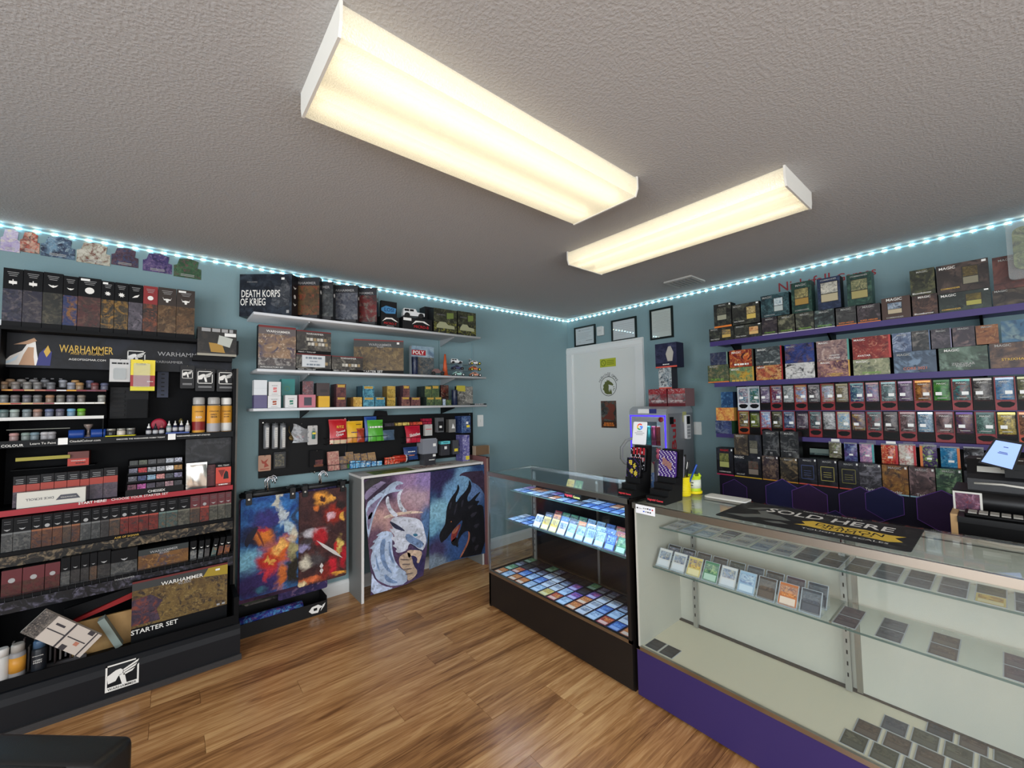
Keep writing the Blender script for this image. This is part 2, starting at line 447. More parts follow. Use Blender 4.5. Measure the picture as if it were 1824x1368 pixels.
# shop-front side behind the camera: low wall, lintel, mullions and the open daylight between
wb = MB().box(XL, 0, YN-0.12, YN, -0.06, 0.35).box(XL, 0, YN-0.12, YN, 2.3, CEIL+.1).box(XL, -5.9, YN-0.12, YN, .35, 2.3).box(-1.2, 0, YN-.12, YN, .35, 2.3)
tag(wb.build('wall_back', M_WALL), 'shop-front wall with its wide window opening', 'wall', None, 'structure')
wr = MB().box(XL-0.12, XL, YN, 0, -0.06, .45).box(XL-.12, XL, YN, 0, 2.3, CEIL+.1).box(XL-.12, XL, -2.2, 0, .45, 2.3).box(XL-.12, XL, YN, -5.0, .45, 2.3)
tag(wr.build('wall_front', M_WALL), 'side wall with its window opening', 'wall', None, 'structure')

# raceway on the shelf wall
tag(bx('trim_1', -1.404, -1.392, -0.008, 0.0, 0.95, 2.05, M_WALL), 'thin painted cable raceway rising beside the shelf ends', 'trim', None, 'structure')
# baseboard (visible beside the poster table)
bb = MB().prism([(0, 0), (-0.016, 0), (-0.016, 0.075), (-0.008, 0.095), (0, 0.1)], -3.36, 0.0, 0).build('baseboard_left', M_WHITE)
tag(bb, 'white baseboard along the shelf wall', 'baseboard', None, 'structure')
bb = MB().box(-0.016, 0, -5.6, -1.06, 0, 0.1).build('baseboard_right', M_WHITE)
tag(bb, 'white baseboard along the door wall', 'baseboard', None, 'structure')

# frosted window behind the rack's far side, daylight behind it
w1 = empty('window_1', (0, 0, 0), 0, 'pale blue daylit window beside the black rack', 'window', None, 'structure')
bx('window_frame', -5.2, -4.30, -0.02, 0.0, 0.3, 1.93, mat('window_white', (220, 226, 228), .5), w1)
bx('pane', -5.12, -4.325, -0.026, -0.02, 0.38, 1.87, mat('daylit_frosted_film', (120, 180, 214), 0.5, emit=0.55), w1)

# door
d1 = empty('door_1', (0, 0, 0), 0, 'white door with casing in the far corner', 'door', None, 'structure')
bx('door_leaf', -0.012, -0.002, -0.955, -0.085, 0.0, 2.02, mat('door_white', (216, 218, 214), .45), d1)
cas = mat('casing_white', (222, 224, 222), .4)
MB().prism([(0, 0), (-.022, 0), (-.03, .02), (-.03, .06), (-.018, .085), (0, .085)], -1.04, 0.0, 1).build('casing_head', cas, d1, (0, 0, 2.018))
MB().box(-0.03, 0, -0.085, -0.001, 0, 2.018).box(-.018, 0, -.1, -.085, 0, 2.018).build('casing_side', cas, d1)
MB().box(-0.03, 0, -1.04, -0.955, 0, 2.018).box(-.018, 0, -.955, -.94, 0, 2.018).build('casing_side', cas, d1)
def disc_ring(parent, name, cx, cz, r0, r1, m, n=40, y=-0.001):
    me = bpy.data.meshes.new(name); vs = []; fs = []
    for k in range(n):
        t = 2*math.pi*k/n
        vs += [(cx+r0*math.cos(t), y, cz+r0*math.sin(t)), (cx+r1*math.cos(t), y, cz+r1*math.sin(t))]
    for k in range(n):
        k2 = (k+1) % n
        fs.append((2*k, 2*k+1, 2*k2+1, 2*k2))
    me.from_pydata(vs, [], fs); me.materials.append(m); me.update()
    return link(name, me, parent)
# round dragon emblem with its lettering, stuck on the door
em = empty('door_emblem', (-0.0125, YB(1085, 0, 1.62), ZB(1085, 688, 0)), RB, 'round dragon emblem with arched lettering on the white door', 'decal')
R_ = 0.108
disc_ring(em, 'ring', 0, 0, R_-.006, R_, mat('ink_charcoal', (44, 48, 44), .6))
OLIVE = mat('ink_olive', (92, 98, 52), .6)
drag = [(-.02, -.088), (.045, -.088), (.043, -.05), (.03, -.02), (.036, -.062), (.02, -.03), (.012, -.066), (.002, -.036), (.006, .0), (.0, .018), (.03, .012), (.06, .004), (.066, .016), (.052, .034), (.03, .048), (.012, .058), (.018, .072), (-.004, .06), (-.012, .076), (-.026, .05), (-.044, .052), (-.05, .028), (-.07, .012), (-.064, -.012), (-.076, -.032), (-.058, -.048), (-.05, -.072)]
poly(em, 'dragon_head', drag, OLIVE, -.0014)
for k, (x, z) in enumerate(((.07, -.01), (.074, -.03), (.066, -.045))):
    poly(em, 'smoke_curl', [(x-.014, z), (x, z+.007), (x+.016, z-.002), (x, z-.003)], OLIVE, -.0014)
letters = empty('arched_lettering', (0, 0, 0)); letters.parent = em
s_ = 'Nightfall Games'
for i, ch in enumerate(s_):
    if ch == ' ': continue
    a = math.radians(152-124*i/(len(s_)-1))
    me, asp = text_mesh(ch, BLACK_INK)
    wd = {'i': .006, 'l': .006, 't': .012, 'f': .012, 'N': .022, 'G': .023, 'm': .026}.get(ch, .016)
    link('letter', me, letters, ((R_+.022)*math.cos(a), -.001, (R_+.022)*math.sin(a)), (0, math.pi/2-a, 0), (wd, 1, wd))
# yellow-green notice with a prohibition ring
def yb(px, z): return YB(px, -0.012, z)
zt, zb_ = 1.965, 1.862
g1 = empty('door_notice', (-0.0126, YB(1070, 0, 1.92), ZB(1070, 655, 0)), RB, 'small yellow-green no-entry style notice on the white door', 'sign')
wn = abs(YB(1098, 0, 1.92)-YB(1070, 0, 1.92)); hn = ZB(1085, 639, 0)-ZB(1085, 654, 0)
bx('plate', 0, wn, -.002, 0, 0, hn, mat('notice_green', (176, 182, 52), .5), g1)
disc_ring(g1, 'prohibition_ring', wn*.22, hn*.5, hn*.3, hn*.38, mat('ink_olive2', (96, 110, 30), .6), y=-.0026)
poly(g1, 'prohibition_bar', [(wn*.14, hn*.72), (wn*.16, hn*.75), (wn*.31, hn*.27), (wn*.29, hn*.24)], MATS['ink_olive2'], -.0028)
for k in range(3): patch(g1, 'text_line', wn*.45, wn*.9, hn*(.68-.2*k), hn*(.74-.2*k), MATS['ink_olive2'], -.0024)
# dragon tin sign
y0 = YB(1072, 0, 1.4); y1 = YB(1099, 0, 1.4); z1 = ZB(1085, 714, 0); z0 = ZB(1085, 762, 0)
g2 = empty('tin_sign', (-0.0126, y0, z0), RB, 'small dark dragon poster low on the white door', 'poster')
W_, H_ = y0-y1, z1-z0
bx('plate', 0, W_, -.003, 0, 0, H_, art((58, 60, 58), (96, 98, 92), (120, 66, 44), (40, 36, 34), 14), g2)
poly(g2, 'dragon', [(.1*W_, .35*H_), (.4*W_, .5*H_), (.55*W_, .62*H_), (.5*W_, .75*H_), (.3*W_, .8*H_), (.62*W_, .9*H_), (.9*W_, .86*H_), (.94*W_, .7*H_), (.8*W_, .55*H_), (.92*W_, .4*H_), (.8*W_, .28*H_)], mat('ink_redbrown', (112, 58, 46), .5), -.0036)
patch(g2, 'caption_band', .05*W_, .95*W_, .04*H_, .26*H_, mat('ink_brown', (72, 48, 36), .5), -.0034)
text(g2, '~', W_/2, .17*H_, W_*.6, -.0046, ORANGE_INK)
text(g2, '~', W_/2, .1*H_, W_*.7, -.0046, ORANGE_INK)

# certificates over the door
FRM = mat('frame_black', (16, 24, 22), .35)
def cert(y0, y1, z0, z1, lab, papcol, lines):
    f = empty('certificate_frame', (-0.002, y0, z0), RB, lab, 'picture frame', 'framed certificates above the door')
    w, h = y0-y1, z1-z0; t = 0.018
    for nm, a in (('frame_rail', (0, w, -.016, 0, 0, t)), ('frame_rail', (0, w, -.016, 0, h-t, h)), ('frame_stile', (0, t, -.016, 0, t, h-t)), ('frame_stile', (w-t, w, -.016, 0, t, h-t))):
        bx(nm, *a, FRM, f)
    bx('certificate', t, w-t, -.006, -.001, t, h-t, mat('cert_'+lab[:9], papcol, .6), f)
    for a, b, z, th in lines: patch(f, 'print_line', a*w, b*w, z*h, z*h+th, GREY_INK, -.0062)
    bx('pane', t, w-t, -.0105, -.0095, t, h-t, glassy('frame_glass', (0.95, .96, .96), 1.3), f)
L1 = [(.2, .3, .78, .01), (.35, .75, .8, .004)]+[(.16, random.uniform(.6, .85), .66-.07*k, .002) for k in range(5)]+[(.55, .85, .25, .006), (.2, .3, .22, .003)]
cert(-.123, -.435, 2.103, 2.335, 'landscape certificate with a seal, in the black frame nearest the corner', (216, 220, 222), L1)
cert(-.657, -.97, 2.096, 2.331, 'landscape certificate in a black frame above the middle of the door', (196, 202, 206), [(.15, .85, .3+.09*k, .0015) for k in range(6)])
cert(-1.125, -1.37, 2.056, 2.36, 'tall portrait certificate in a black frame beside the door', (206, 212, 206), [(.15+.05*(k % 3), .85-.06*(k % 2), .25+.05*k, .0015) for k in range(13)])
th = empty('wall_chime', (0, -.475, 2.19), RB, 'small white plastic box on the wall between two certificates', 'door chime')
MB().bevbox(0, .08, -.035, 0, 0, .1, .008, axis=1).build('housing', mat('chime_white', (200, 204, 202), .5), th)
patch(th, 'print_line', .02, .06, .055, .058, GREY_INK, -.035); patch(th, 'print_line', .02, .06, .045, .047, GREY_INK, -.035)
# wall lettering in red above the boxes
wl = empty('wall_lettering', (-0.001, YB(1471, 0, 2.33), ZB(1473, 498, 0)), RB, 'dark red shop name lettering high on the teal wall, half hidden by boxes', 'lettering')
text(wl, 'Nightfall', -.14, 0, 0.33, -.001, mat('ink_darkred', (138, 52, 58), .6), bold=.006); text(wl, 'Games', .17, -.004, .22, -.001, MATS['ink_darkred'], bold=.006)
# switch plates
def switch(loc, rz, lab, w=.07, h=.115):
    s = empty('switch_plate', loc, rz, lab, 'switch')
    MB().bevbox(0, w, -.006, 0, 0, h, .006, axis=1).build('plate', mat('plate_white', (214, 216, 212), .4), s)
    bx('toggle', w*.42, w*.58, -.014, -.006, h*.4, h*.6, MATS['plate_white'], s)
switch((-1.345, 0, 1.225), 0, 'white light switch plate on the teal wall beside the shelf ends')
switch((0, YB(1236, 0, 1.25), ZB(1240, 774, 0)), RB, 'white switch plate beside the silver drinks fridge')
# small ceiling register
vq = [on(2, CEIL, *p) for p in ((1190, 501), (1208, 497), (1226, 500))]
cv = empty('ceiling_vent', (vq[1].x+.1, vq[1].y, CEIL), 0, 'small white ceiling vent near the far corner', 'vent')
bx('grille_frame', -.12, .12, -.12, .12, -.012, 0, mat('vent_white', (176, 176, 172), .5), cv)
for k in range(6): bx('louvre', -.1, .1, -.1+.034*k, -.085+.034*k, -.016, -.012, mat('vent_dark', (130, 130, 128), .5), cv)

# ceiling lamps: wraparound fluorescent fixtures
def lamp_mat(name, rgb, strength):
    m = bpy.data.materials.new(name); m.use_nodes = True
    nt = m.node_tree; b = nt.nodes['Principled BSDF']; N = nt.nodes.new; Lk = nt.links.new
    b.inputs['Base Color'].default_value = lin((230, 226, 210)); b.inputs['Roughness'].default_value = 0.25
    b.inputs['Emission Color'].default_value = lin(rgb); b.inputs['Emission Strength'].default_value = strength
    tc = N('ShaderNodeTexCoord'); v = N('ShaderNodeTexVoronoi'); v.inputs['Scale'].default_value = 190
    bp = N('ShaderNodeBump'); bp.inputs['Strength'].default_value = 0.5; bp.inputs['Distance'].default_value = 0.003
    Lk(tc.outputs['Object'], v.inputs['Vector']); Lk(v.outputs['Distance'], bp.inputs['Height']); Lk(bp.outputs[0], b.inputs['Normal'])
    return m
M_TUBE = mat('lamp_tube', (255, 244, 218), 0.5, emit=2.7)
def diffuser_mat():
    m = bpy.data.materials.new('prismatic_diffuser'); m.use_nodes = True
    nt = m.node_tree; nt.nodes.clear(); N = nt.nodes.new; Lk = nt.links.new
    out = N('ShaderNodeOutputMaterial')
    tr = N('ShaderNodeBsdfTransparent'); tr.inputs[0].default_value = (.55, .53, .47, 1)
    tl = N('ShaderNodeBsdfTranslucent'); tl.inputs[0].default_value = (.93, .91, .84, 1)
    df = N('ShaderNodeBsdfDiffuse'); df.inputs[0].default_value = (.75, .72, .62, 1)
    em = N('ShaderNodeEmission'); em.inputs[0].default_value = lin((255, 242, 212)); em.inputs[1].default_value = 0.2
    gl = N('ShaderNodeBsdfGlossy'); gl.inputs['Roughness'].default_value = .2
    tc = N('ShaderNodeTexCoord'); v = N('ShaderNodeTexVoronoi'); v.inputs['Scale'].default_value = 170
    bp = N('ShaderNodeBump'); bp.inputs['Strength'].default_value = 0.6; bp.inputs['Distance'].default_value = 0.003
    Lk(tc.outputs['Object'], v.inputs['Vector']); Lk(v.outputs['Distance'], bp.inputs['Height'])
    for s in (tl, df, gl): Lk(bp.outputs[0], s.inputs['Normal'])
    a = N('ShaderNodeMixShader'); a.inputs[0].default_value = .82; Lk(tr.outputs[0], a.inputs[1]); Lk(tl.outputs[0], a.inputs[2])
    b = N('ShaderNodeMixShader'); b.inputs[0].default_value = .22; Lk(a.outputs[0], b.inputs[1]); Lk(df.outputs[0], b.inputs[2])
    c = N('ShaderNodeMixShader'); c.inputs[0].default_value = .05; Lk(b.outputs[0], c.inputs[1]); Lk(gl.outputs[0], c.inputs[2])
    ad = N('ShaderNodeAddShader'); Lk(c.outputs[0], ad.inputs[0]); Lk(em.outputs[0], ad.inputs[1])
    Lk(ad.outputs[0], out.inputs[0])
    MATS['diffuser'] = m
    return m
M_DIFF = diffuser_mat()
M_LAMPW = mat('lamp_white_metal', (214, 212, 204), .4)
def fixture(x, y, rz, L, W, H, lab):
    """local: length along x, hangs below z 0"""
    f = empty('ceiling_lamp', (x, y, CEIL), rz, lab, 'ceiling lamp', 'wraparound fluorescent ceiling lamps')
    bx('housing', -L/2, L/2, -W/2+.03, W/2-.03, -.022, 0, M_LAMPW, f)
    P = [(-W/2, -.008), (-W/2, -H*.62), (-W/2+.012, -H), (W/2-.012, -H), (W/2, -H*.62), (W/2, -.008), (W/2-.003, -.008), (W/2-.003, -H*.61), (W/2-.014, -H+.003), (-W/2+.014, -H+.003), (-W/2+.003, -H*.61), (-W/2+.003, -.008)]
    b = MB()
    n = len(P)//2
    # open channel: outer skin only (thin sheet), slightly inside the end caps
    O = P[:6]
    for i in range(5):
        b.add([(-L/2+.004, *O[i]), (L/2-.004, *O[i]), (L/2-.004, *O[i+1]), (-L/2+.004, *O[i+1])], [(0, 1, 2, 3)])
    b.build('diffuser', M_DIFF, f)
    for s in (-1, 1):
        MB().prism([(-W/2-.003, 0), (-W/2-.003, -H*.64), (-W/2+.01, -H-.004), (W/2-.01, -H-.004), (W/2+.003, -H*.64), (W/2+.003, 0)], s*L/2-.004, s*L/2+.004, 0).build('end_cap', M_LAMPW, f)
    for yy in (-W*.24, W*.24):
        MB().lathe([(.016, -L/2+.02), (.016, L/2-.02)], 12, (0, yy, -.045), axis=0).build('fluorescent_tube', M_TUBE, f)
    bx('ballast_cover', -L/2+.01, L/2-.01, -.045, .045, -.045, -.022, M_LAMPW, f)
    return f
fixture(-2.742, -2.163, 0, 1.285, .388, .085, 'large prismatic ceiling lamp lying parallel to the white shelves')
fixture(-1.488, -2.175, math.pi/2, 1.26, .372, .085, 'slimmer-looking ceiling lamp hanging above the glass counters')

# LED tape under the ceiling line
M_TAPE = mat('led_tape', (150, 200, 220), .4, emit=.5)
M_LED = mat('led_cool', (150, 225, 255), .4, emit=46)
M_LEDW = mat('led_warm', (255, 236, 190), .4, emit=30)
LZ = 2.434
led_me = MB().box(-.0055, .0055, -.0055, -.002, -.004, .004).mesh('led', M_LED)
led_mw = MB().box(-.0045, .0045, -.0055, -.002, -.004, .004).mesh('led', M_LEDW)
def ledstrip(origin, rz, n, first, lab):
    s = empty('led_strip', origin, rz, lab, 'led strip', 'led strips along the ceiling line')
    L = first+n*.0667
    MB().box(0, L, -.002, 0, -.005, .005).build('tape', M_TAPE, s)
    for k in range(n):
        link('led', led_me, s, (first+k*.0667, 0, 0))
        link('led', led_mw, s, (first+k*.0667-.0125, 0, 0))
ledstrip((-4.70, 0, LZ), 0, 70, .03, 'glowing led strip along the ceiling above the white shelves')
ledstrip((0, 0, LZ), RB, 54, .03, 'glowing led strip along the ceiling above the door')
# glass counters
M_ALU = mat('aluminium', (176, 172, 164), .28, 1.0)
M_ALUD = mat('aluminium_satin', (150, 146, 138), .4, 1.0)
M_BLK = mat('black_melamine', (30, 26, 24), .42)
M_BLK2 = mat('black_plastic', (10, 10, 11), .45, spec=.15)
M_PURPLE = mat('purple_laminate', (52, 40, 90), .45)
M_CREAM = mat('cream_melamine', (226, 219, 198), .5)
M_GREY = mat('grey_melamine', (182, 180, 170), .5)
G_TOP = glassy('counter_glass', (.93, .96, .95), 1.0)
G_FRONT = glassy('front_glass', (.95, .97, .96), .7, haze=.015)
G_CLEAR = glassy('clear_front_glass', (.96, .98, .98), .8)
G_SHELF = glassy('shelf_glass', (.91, .95, .94), .9, haze=.015)
G_EDGE = mat('glass_edge', (70, 92, 88), .2)

def rail(name, x0, x1, y0, y1, z0, z1, m, parent): return bx(name, x0, x1, y0, y1, z0, z1, m, parent)
def counter(name, lab, xf, xb, ya, yb, top, deck, mbase, mdeck, mback, end_a, end_b, shelves, joints, standards, lit):
    """glass counter: front at xf (towards -x), back xb, runs from ya (near door) down to yb"""
    c = empty(name, ((xf+xb)/2, (ya+yb)/2, 0), 0, lab, 'display case', 'glass display counters')
    L = lambda o: (setattr(o, 'location', (-(xf+xb)/2, -(ya+yb)/2, 0)), o)[1]
    P = lambda nm, *a: L(bx(nm, *a[:6], a[6], c))
    P('plinth', xf+.03, xb, yb+.01, ya-.01, 0, .03, M_BLK)
    P('base_panel', xf+.004, xf+.022, yb, ya, .012, deck-.012, mbase)
    P('back_panel', xb-.018, xb, yb, ya, .02, deck-.02, M_BLK)
    P('deck', xf+.012, xb, yb+.004, ya-.004, deck-.02, deck, mdeck)
    P('deck_edge', xf, xf+.014, yb, ya, deck-.014, deck+.004, M_ALU)
    # ends
    for y, kind in ((ya, end_a), (yb, end_b)):
        s = -1 if y == ya else 1
        if kind == 'glass':
            P('end_base', xf+.004, xb, y, y+s*.018, 0, deck, mbase)
            P('end_glass', xf+.012, xb-.01, y+s*.002, y+s*.008, deck, top-.012, G_FRONT)
        else:
            P('end_base', xf+.022, xb, y, y+s*.018, 0, deck-.012, mbase); P('end_panel', xf, xb, y, y+s*.018, deck-.012, top-.01, kind)
    # frame
    P('front_post', xf, xf+.012, ya-.012, ya, deck, top-.02, M_ALU)
    P('back_post', xb-.016, xb, ya-.016, ya, deck, top-.02, M_ALU)
    P('top_glass', xf+.008, xb-.006, yb+.004, ya-.004, top-.007, top, G_TOP)
    P('top_front_rail', xf-.002, xf+.014, yb, ya, top-.032, top-.004, M_ALU)
    (None if lit else P('top_front_lip', xf+.014, xf+.034, yb, ya, top-.04, top-.03, M_ALUD))
    P('top_back_rail', xb-.02, xb, yb, ya, top-.034, top-.007, M_ALU)
    P('top_end_rail', xf, xb, ya-.01, ya, top-.02, top-.007, M_ALU)
    P('front_glass', xf+.004, xf+.009, yb+.006, ya-.006, deck+.004, top-.03, G_CLEAR if lit else G_FRONT)
    # sliding backs
    ys = [ya-.018]+joints+[yb+.018]
    for i in range(len(ys)-1):
        P('back_door', xb-.024-(i % 2)*.012, xb-.018-(i % 2)*.012, ys[i+1]-.01, ys[i], deck+.006, top-.03, mback)
    P('back_track', xb-.045, xb-.006, yb+.018, ya-.018, deck, deck+.006, mat('track_dark', (54, 46, 38), .4))
    for y in joints:
        P('door_edge', xb-.046, xb-.034, y-.012, y+.006, deck+.006, top-.035, M_ALUD)
    for y in standards:
        b = MB().box(xb-.06, xb-.047, y-.011, y+.011, deck+.004, top-.04).build('shelf_standard', mat('standard_grey', (168, 168, 164), .35, .7), c); L(b)
        for k in range(14):
            z = deck+.06+k*.045
            if z < top-.1: L(bx('slot', xb-.0607, xb-.059, y-.0025, y+.0025, z, z+.016, M_BLK2, b)).location = (0, 0, 0)
    for z, x in shelves:
        P('glass_shelf', x, xb-.06, yb+.024, ya-.03, z-.007, z, G_SHELF)
        P('shelf_edge', x-.0012, x, yb+.024, ya-.03, z-.007, z, G_EDGE)
        for y in standards+[ya-.06]:
            L(MB().prism([(xb-.055, z-.007), (x+.03, z-.007), (x+.03, z-.016), (xb-.055, z-.04)], y-.003, y+.003, 1).build('shelf_bracket', M_ALU, c))
    if lit:
        P('lamp_channel', xf+.014, xf+.036, yb+.02, ya-.02, top-.012, top-.008, M_ALUD); P('lamp_bar', xf+.017, xf+.029, yb+.05, ya-.05, top-.022, top-.013, mat('case_led', (190, 222, 255), .4, emit=115))
    return c
C1A, C1B, C1T = -.923, -2.118, .957
C2A, C2B, C2T = -2.146, -3.98, .945
XF = -1.905
DK = .248
counter('glass_counter', 'black glass counter with lit shelves of trading cards', XF, -1.46, C1A, C1B, C1T, DK, M_BLK, M_BLK, mat('back_black', (18, 18, 20), .3), 'glass', M_BLK, [(.80, -1.715), (.595, -1.765)], [-1.6], [-1.0], True)
counter('glass_counter', 'purple-based glass counter with cream shelves, nearest the camera', XF, -1.478, C2A, C2B, C2T, DK-.004, M_PURPLE, M_CREAM, M_GREY, M_GREY, M_GREY, [(.787, -1.712), (.607, -1.787)], [-2.93, -3.6], [-2.262, -2.9, -3.55], False)

# trading cards
CW, CH = .0635, .088
def cardmesh(border, a, txt, sleeve, landscape=False):
    """lies in local x-y, origin centre bottom, reads from -y towards +y, top up"""
    b = MB(); w, h = CW/2, CH
    b.box(-w-.003, w+.003, -.002, h+.002, 0, .0012, 0)
    b.add([(-w, .0, .0014), (w, 0, .0014), (w, h, .0014), (-w, h, .0014)], [(0, 1, 2, 3)], 1)
    z = .0016
    b.add([(-w+.005, h*.44, z), (w-.005, h*.44, z), (w-.005, h-.011, z), (-w+.005, h-.011, z)], [(0, 1, 2, 3)], 2)
    b.add([(-w+.005, .006, z), (w-.005, .006, z), (w-.005, h*.38, z), (-w+.005, h*.38, z)], [(0, 1, 2, 3)], 3)
    return b.mesh('card', [sleeve, border, a, txt])
SLV = mat('sleeve_navy', (40, 46, 74), .25)
SLVC = mat('sleeve_clear', (170, 176, 184), .15)
SLVK = mat('sleeve_black', (22, 22, 26), .25)
_ct = lambda n, c: mat('card_'+n, c, .35)
CARDS = []
MUT = [10, 11, 12, 13, 10, 13, 7]
PAL = [('white-bordered', (206, 206, 206), ((90, 110, 140), (160, 170, 190), (200, 190, 170), (70, 60, 70)), (206, 212, 220)),
       ('blue', (60, 96, 170), ((40, 70, 140), (90, 140, 210), (150, 190, 230), (30, 40, 90)), (150, 176, 216)),
       ('red', (160, 60, 60), ((150, 40, 40), (220, 110, 70), (240, 190, 90), (60, 30, 50)), (226, 190, 180)),
       ('yellow', (206, 186, 110), ((190, 150, 60), (230, 200, 110), (90, 60, 110), (60, 40, 40)), (224, 214, 168)),
       ('green', (76, 130, 96), ((50, 100, 80), (120, 170, 120), (180, 200, 140), (40, 60, 70)), (176, 206, 190)),
       ('black-bordered', (26, 26, 30), ((50, 60, 90), (110, 120, 150), (170, 150, 160), (30, 30, 40)), (150, 160, 176)),
       ('violet', (110, 90, 160), ((90, 60, 130), (160, 120, 190), (220, 110, 140), (50, 40, 80)), (196, 190, 220)),
       ('dark', (22, 22, 24), ((36, 40, 46), (60, 64, 70), (80, 70, 66), (20, 20, 24)), (52, 56, 62)),
       ('orange', (190, 110, 60), ((180, 90, 40), (230, 150, 80), (90, 60, 60), (250, 210, 150)), (226, 206, 190)),
       ('pale blue', (150, 180, 206), ((120, 150, 190), (190, 210, 226), (90, 110, 150), (220, 226, 230)), (196, 214, 230)),
       ('brown', (74, 64, 58), ((80, 64, 56), (104, 88, 74), (60, 52, 50), (120, 104, 90)), (96, 84, 76)),
       ('slate', (66, 70, 78), ((62, 68, 80), (88, 94, 106), (50, 52, 60), (104, 104, 108)), (84, 88, 98)),
       ('plum', (78, 60, 70), ((82, 62, 74), (106, 84, 92), (58, 48, 56), (120, 100, 104)), (94, 80, 88)),
       ('moss', (70, 72, 60), ((72, 74, 62), (100, 100, 84), (54, 56, 50), (118, 112, 96)), (88, 88, 78))]
for nm, bd, a4, tx in PAL:
    CARDS.append((nm, cardmesh(_ct('b_'+nm, bd), art(*a4, 55), _ct('t_'+nm, tx), SLV)))
CARDC = [(nm, cardmesh(_ct('b_'+nm, bd), art(*a4, 55), _ct('t_'+nm, tx), SLVC)) for nm, bd, a4, tx in PAL]
def card(i, loc, rz, tilt, lab, group, clear=False):
    nm, me = (CARDC if clear else CARDS)[i % len(PAL)]
    o = link('trading_card', me, None, loc, (tilt, 0, rz))
    return tag(o, lab.replace('@', nm), 'card', group)
# deck of the lit counter: four rows of fifteen, each reading from the shop side
rng = random.Random(11)
ROWN = ['front row', 'second row', 'third row', 'back row']
for r in range(4):
    for k in range(15):
        i = rng.choice([0, 1, 2, 3, 4, 5, 6, 8, 9, 9, 0, 1]) if r < 2 else (rng.choice([5, 7, 1, 0, 5, 7, 4, 6]) if r == 2 else rng.choice([7, 7, 5, 7, 7, 4]))
        card(i, (XF+.022+r*.094, C1A-.066-k*.0765, DK+.0005), RB, 0, f'@ card {ORD[k]} from the poster table, {ROWN[r]}, lit counter deck', 'cards on the lit counter deck')
# clear tray strip behind them
# shelf cards of the lit counter
ACR = glassy('acrylic', (.92, .96, .98), 1.2, haze=.10, hazecol=(.85, .9, .95))
def easelmesh():
    b = MB()
    b.box(-.036, .036, 0, .003, 0, .012).box(-.036, .036, 0, .05, 0, .002)
    b.add([(-.036, .003, .002), (.036, .003, .002), (.036, .046, .07), (-.036, .046, .07)], [(0, 1, 2, 3)])
    b.add([(-.036, .05, .002), (.036, .05, .002), (.036, .046, .07), (-.036, .046, .07)], [(3, 2, 1, 0)])
    return b.mesh('card_easel', ACR)
EASEL = easelmesh()
TILT = math.radians(56)
def easel(loc, rz, lab, grp): return tag(link('card_easel', EASEL, None, loc, (0, 0, rz)), lab, 'card stand', grp)
Z2 = .595
for r in range(2):
    for k in range(4):
        card(rng.choice([9, 4, 0, 1]), (-1.758+r*.094, C1A-.075-k*.074, Z2+.0005), RB, 0, f'@ card lying flat {ORD[k]} from the end glass, {["front", "rear"][r]} row, lit middle shelf', 'flat cards on the lit middle shelf')
for r in range(3):
    n = (11, 10, 9)[r]
    for k in range(n):
        y = C1A-.345-k*.0755-(.01*r)
        x = -1.758+r*.082
        if y < C1B+.05: continue
        i = rng.choice([0, 1, 2, 3, 5, 8, 9, 9, 0, 4]) if r < 2 else rng.choice([4, 1, 5, 9, 6, 2])
        easel((x, y, Z2+.0003), RB, f'clear easel {ORD[k]} from the flat cards, {["front row", "second row", "back row"][r]}, lit middle shelf', 'clear easels on the lit middle shelf')
        card(i, (x+.0045, y, Z2+.0045), RB, TILT, f'@ card propped {ORD[k]} from the flat cards, {["front row", "second row", "back row"][r]}, lit middle shelf', 'propped cards on the lit middle shelf')
Z1 = .80
for r in range(2):
    for k in range(15):
        if 6 <= k <= 7 and r == 1: continue
        card(rng.choice([1, 9, 6, 1, 9, 5, 8]), (-1.708+r*.094, C1A-.08-k*.0735, Z1+.0005), RB, 0, f'@ card lying {ORD[k]} from the end glass, {["front", "rear"][r]} row, lit top shelf', 'cards on the lit top shelf')
# little black rack with two green cards on the lit top shelf
yq = YB(1006, -1.6, .82)
k1 = empty('card_rack', (-1.62, YB(1005, -1.62, Z1), Z1+.0022), RB, 'small black lettered card rack on the lit top shelf', 'card rack')
MB().box(0, .15, 0, .07, 0, .035).build('base', M_BLK2, k1)
text(k1, 'Nightfall', .04, .018, .066, -.0008, mat('ink_hotred', (236, 70, 80), .5), bold=.01)
text(k1, 'Games', .11, .018, .058, -.0008, mat('ink_hotyellow', (240, 230, 120), .5), bold=.01)
card(3, (-1.60, YB(1005, -1.60, Z1)-.04, Z1+.0375), RB, math.radians(66), '@ card standing in the small black rack, nearer the poster table', None)
card(4, (-1.60, YB(1005, -1.60, Z1)-.112, Z1+.0375), RB, math.radians(66), '@ card standing in the small black rack, nearer the purple counter', None)

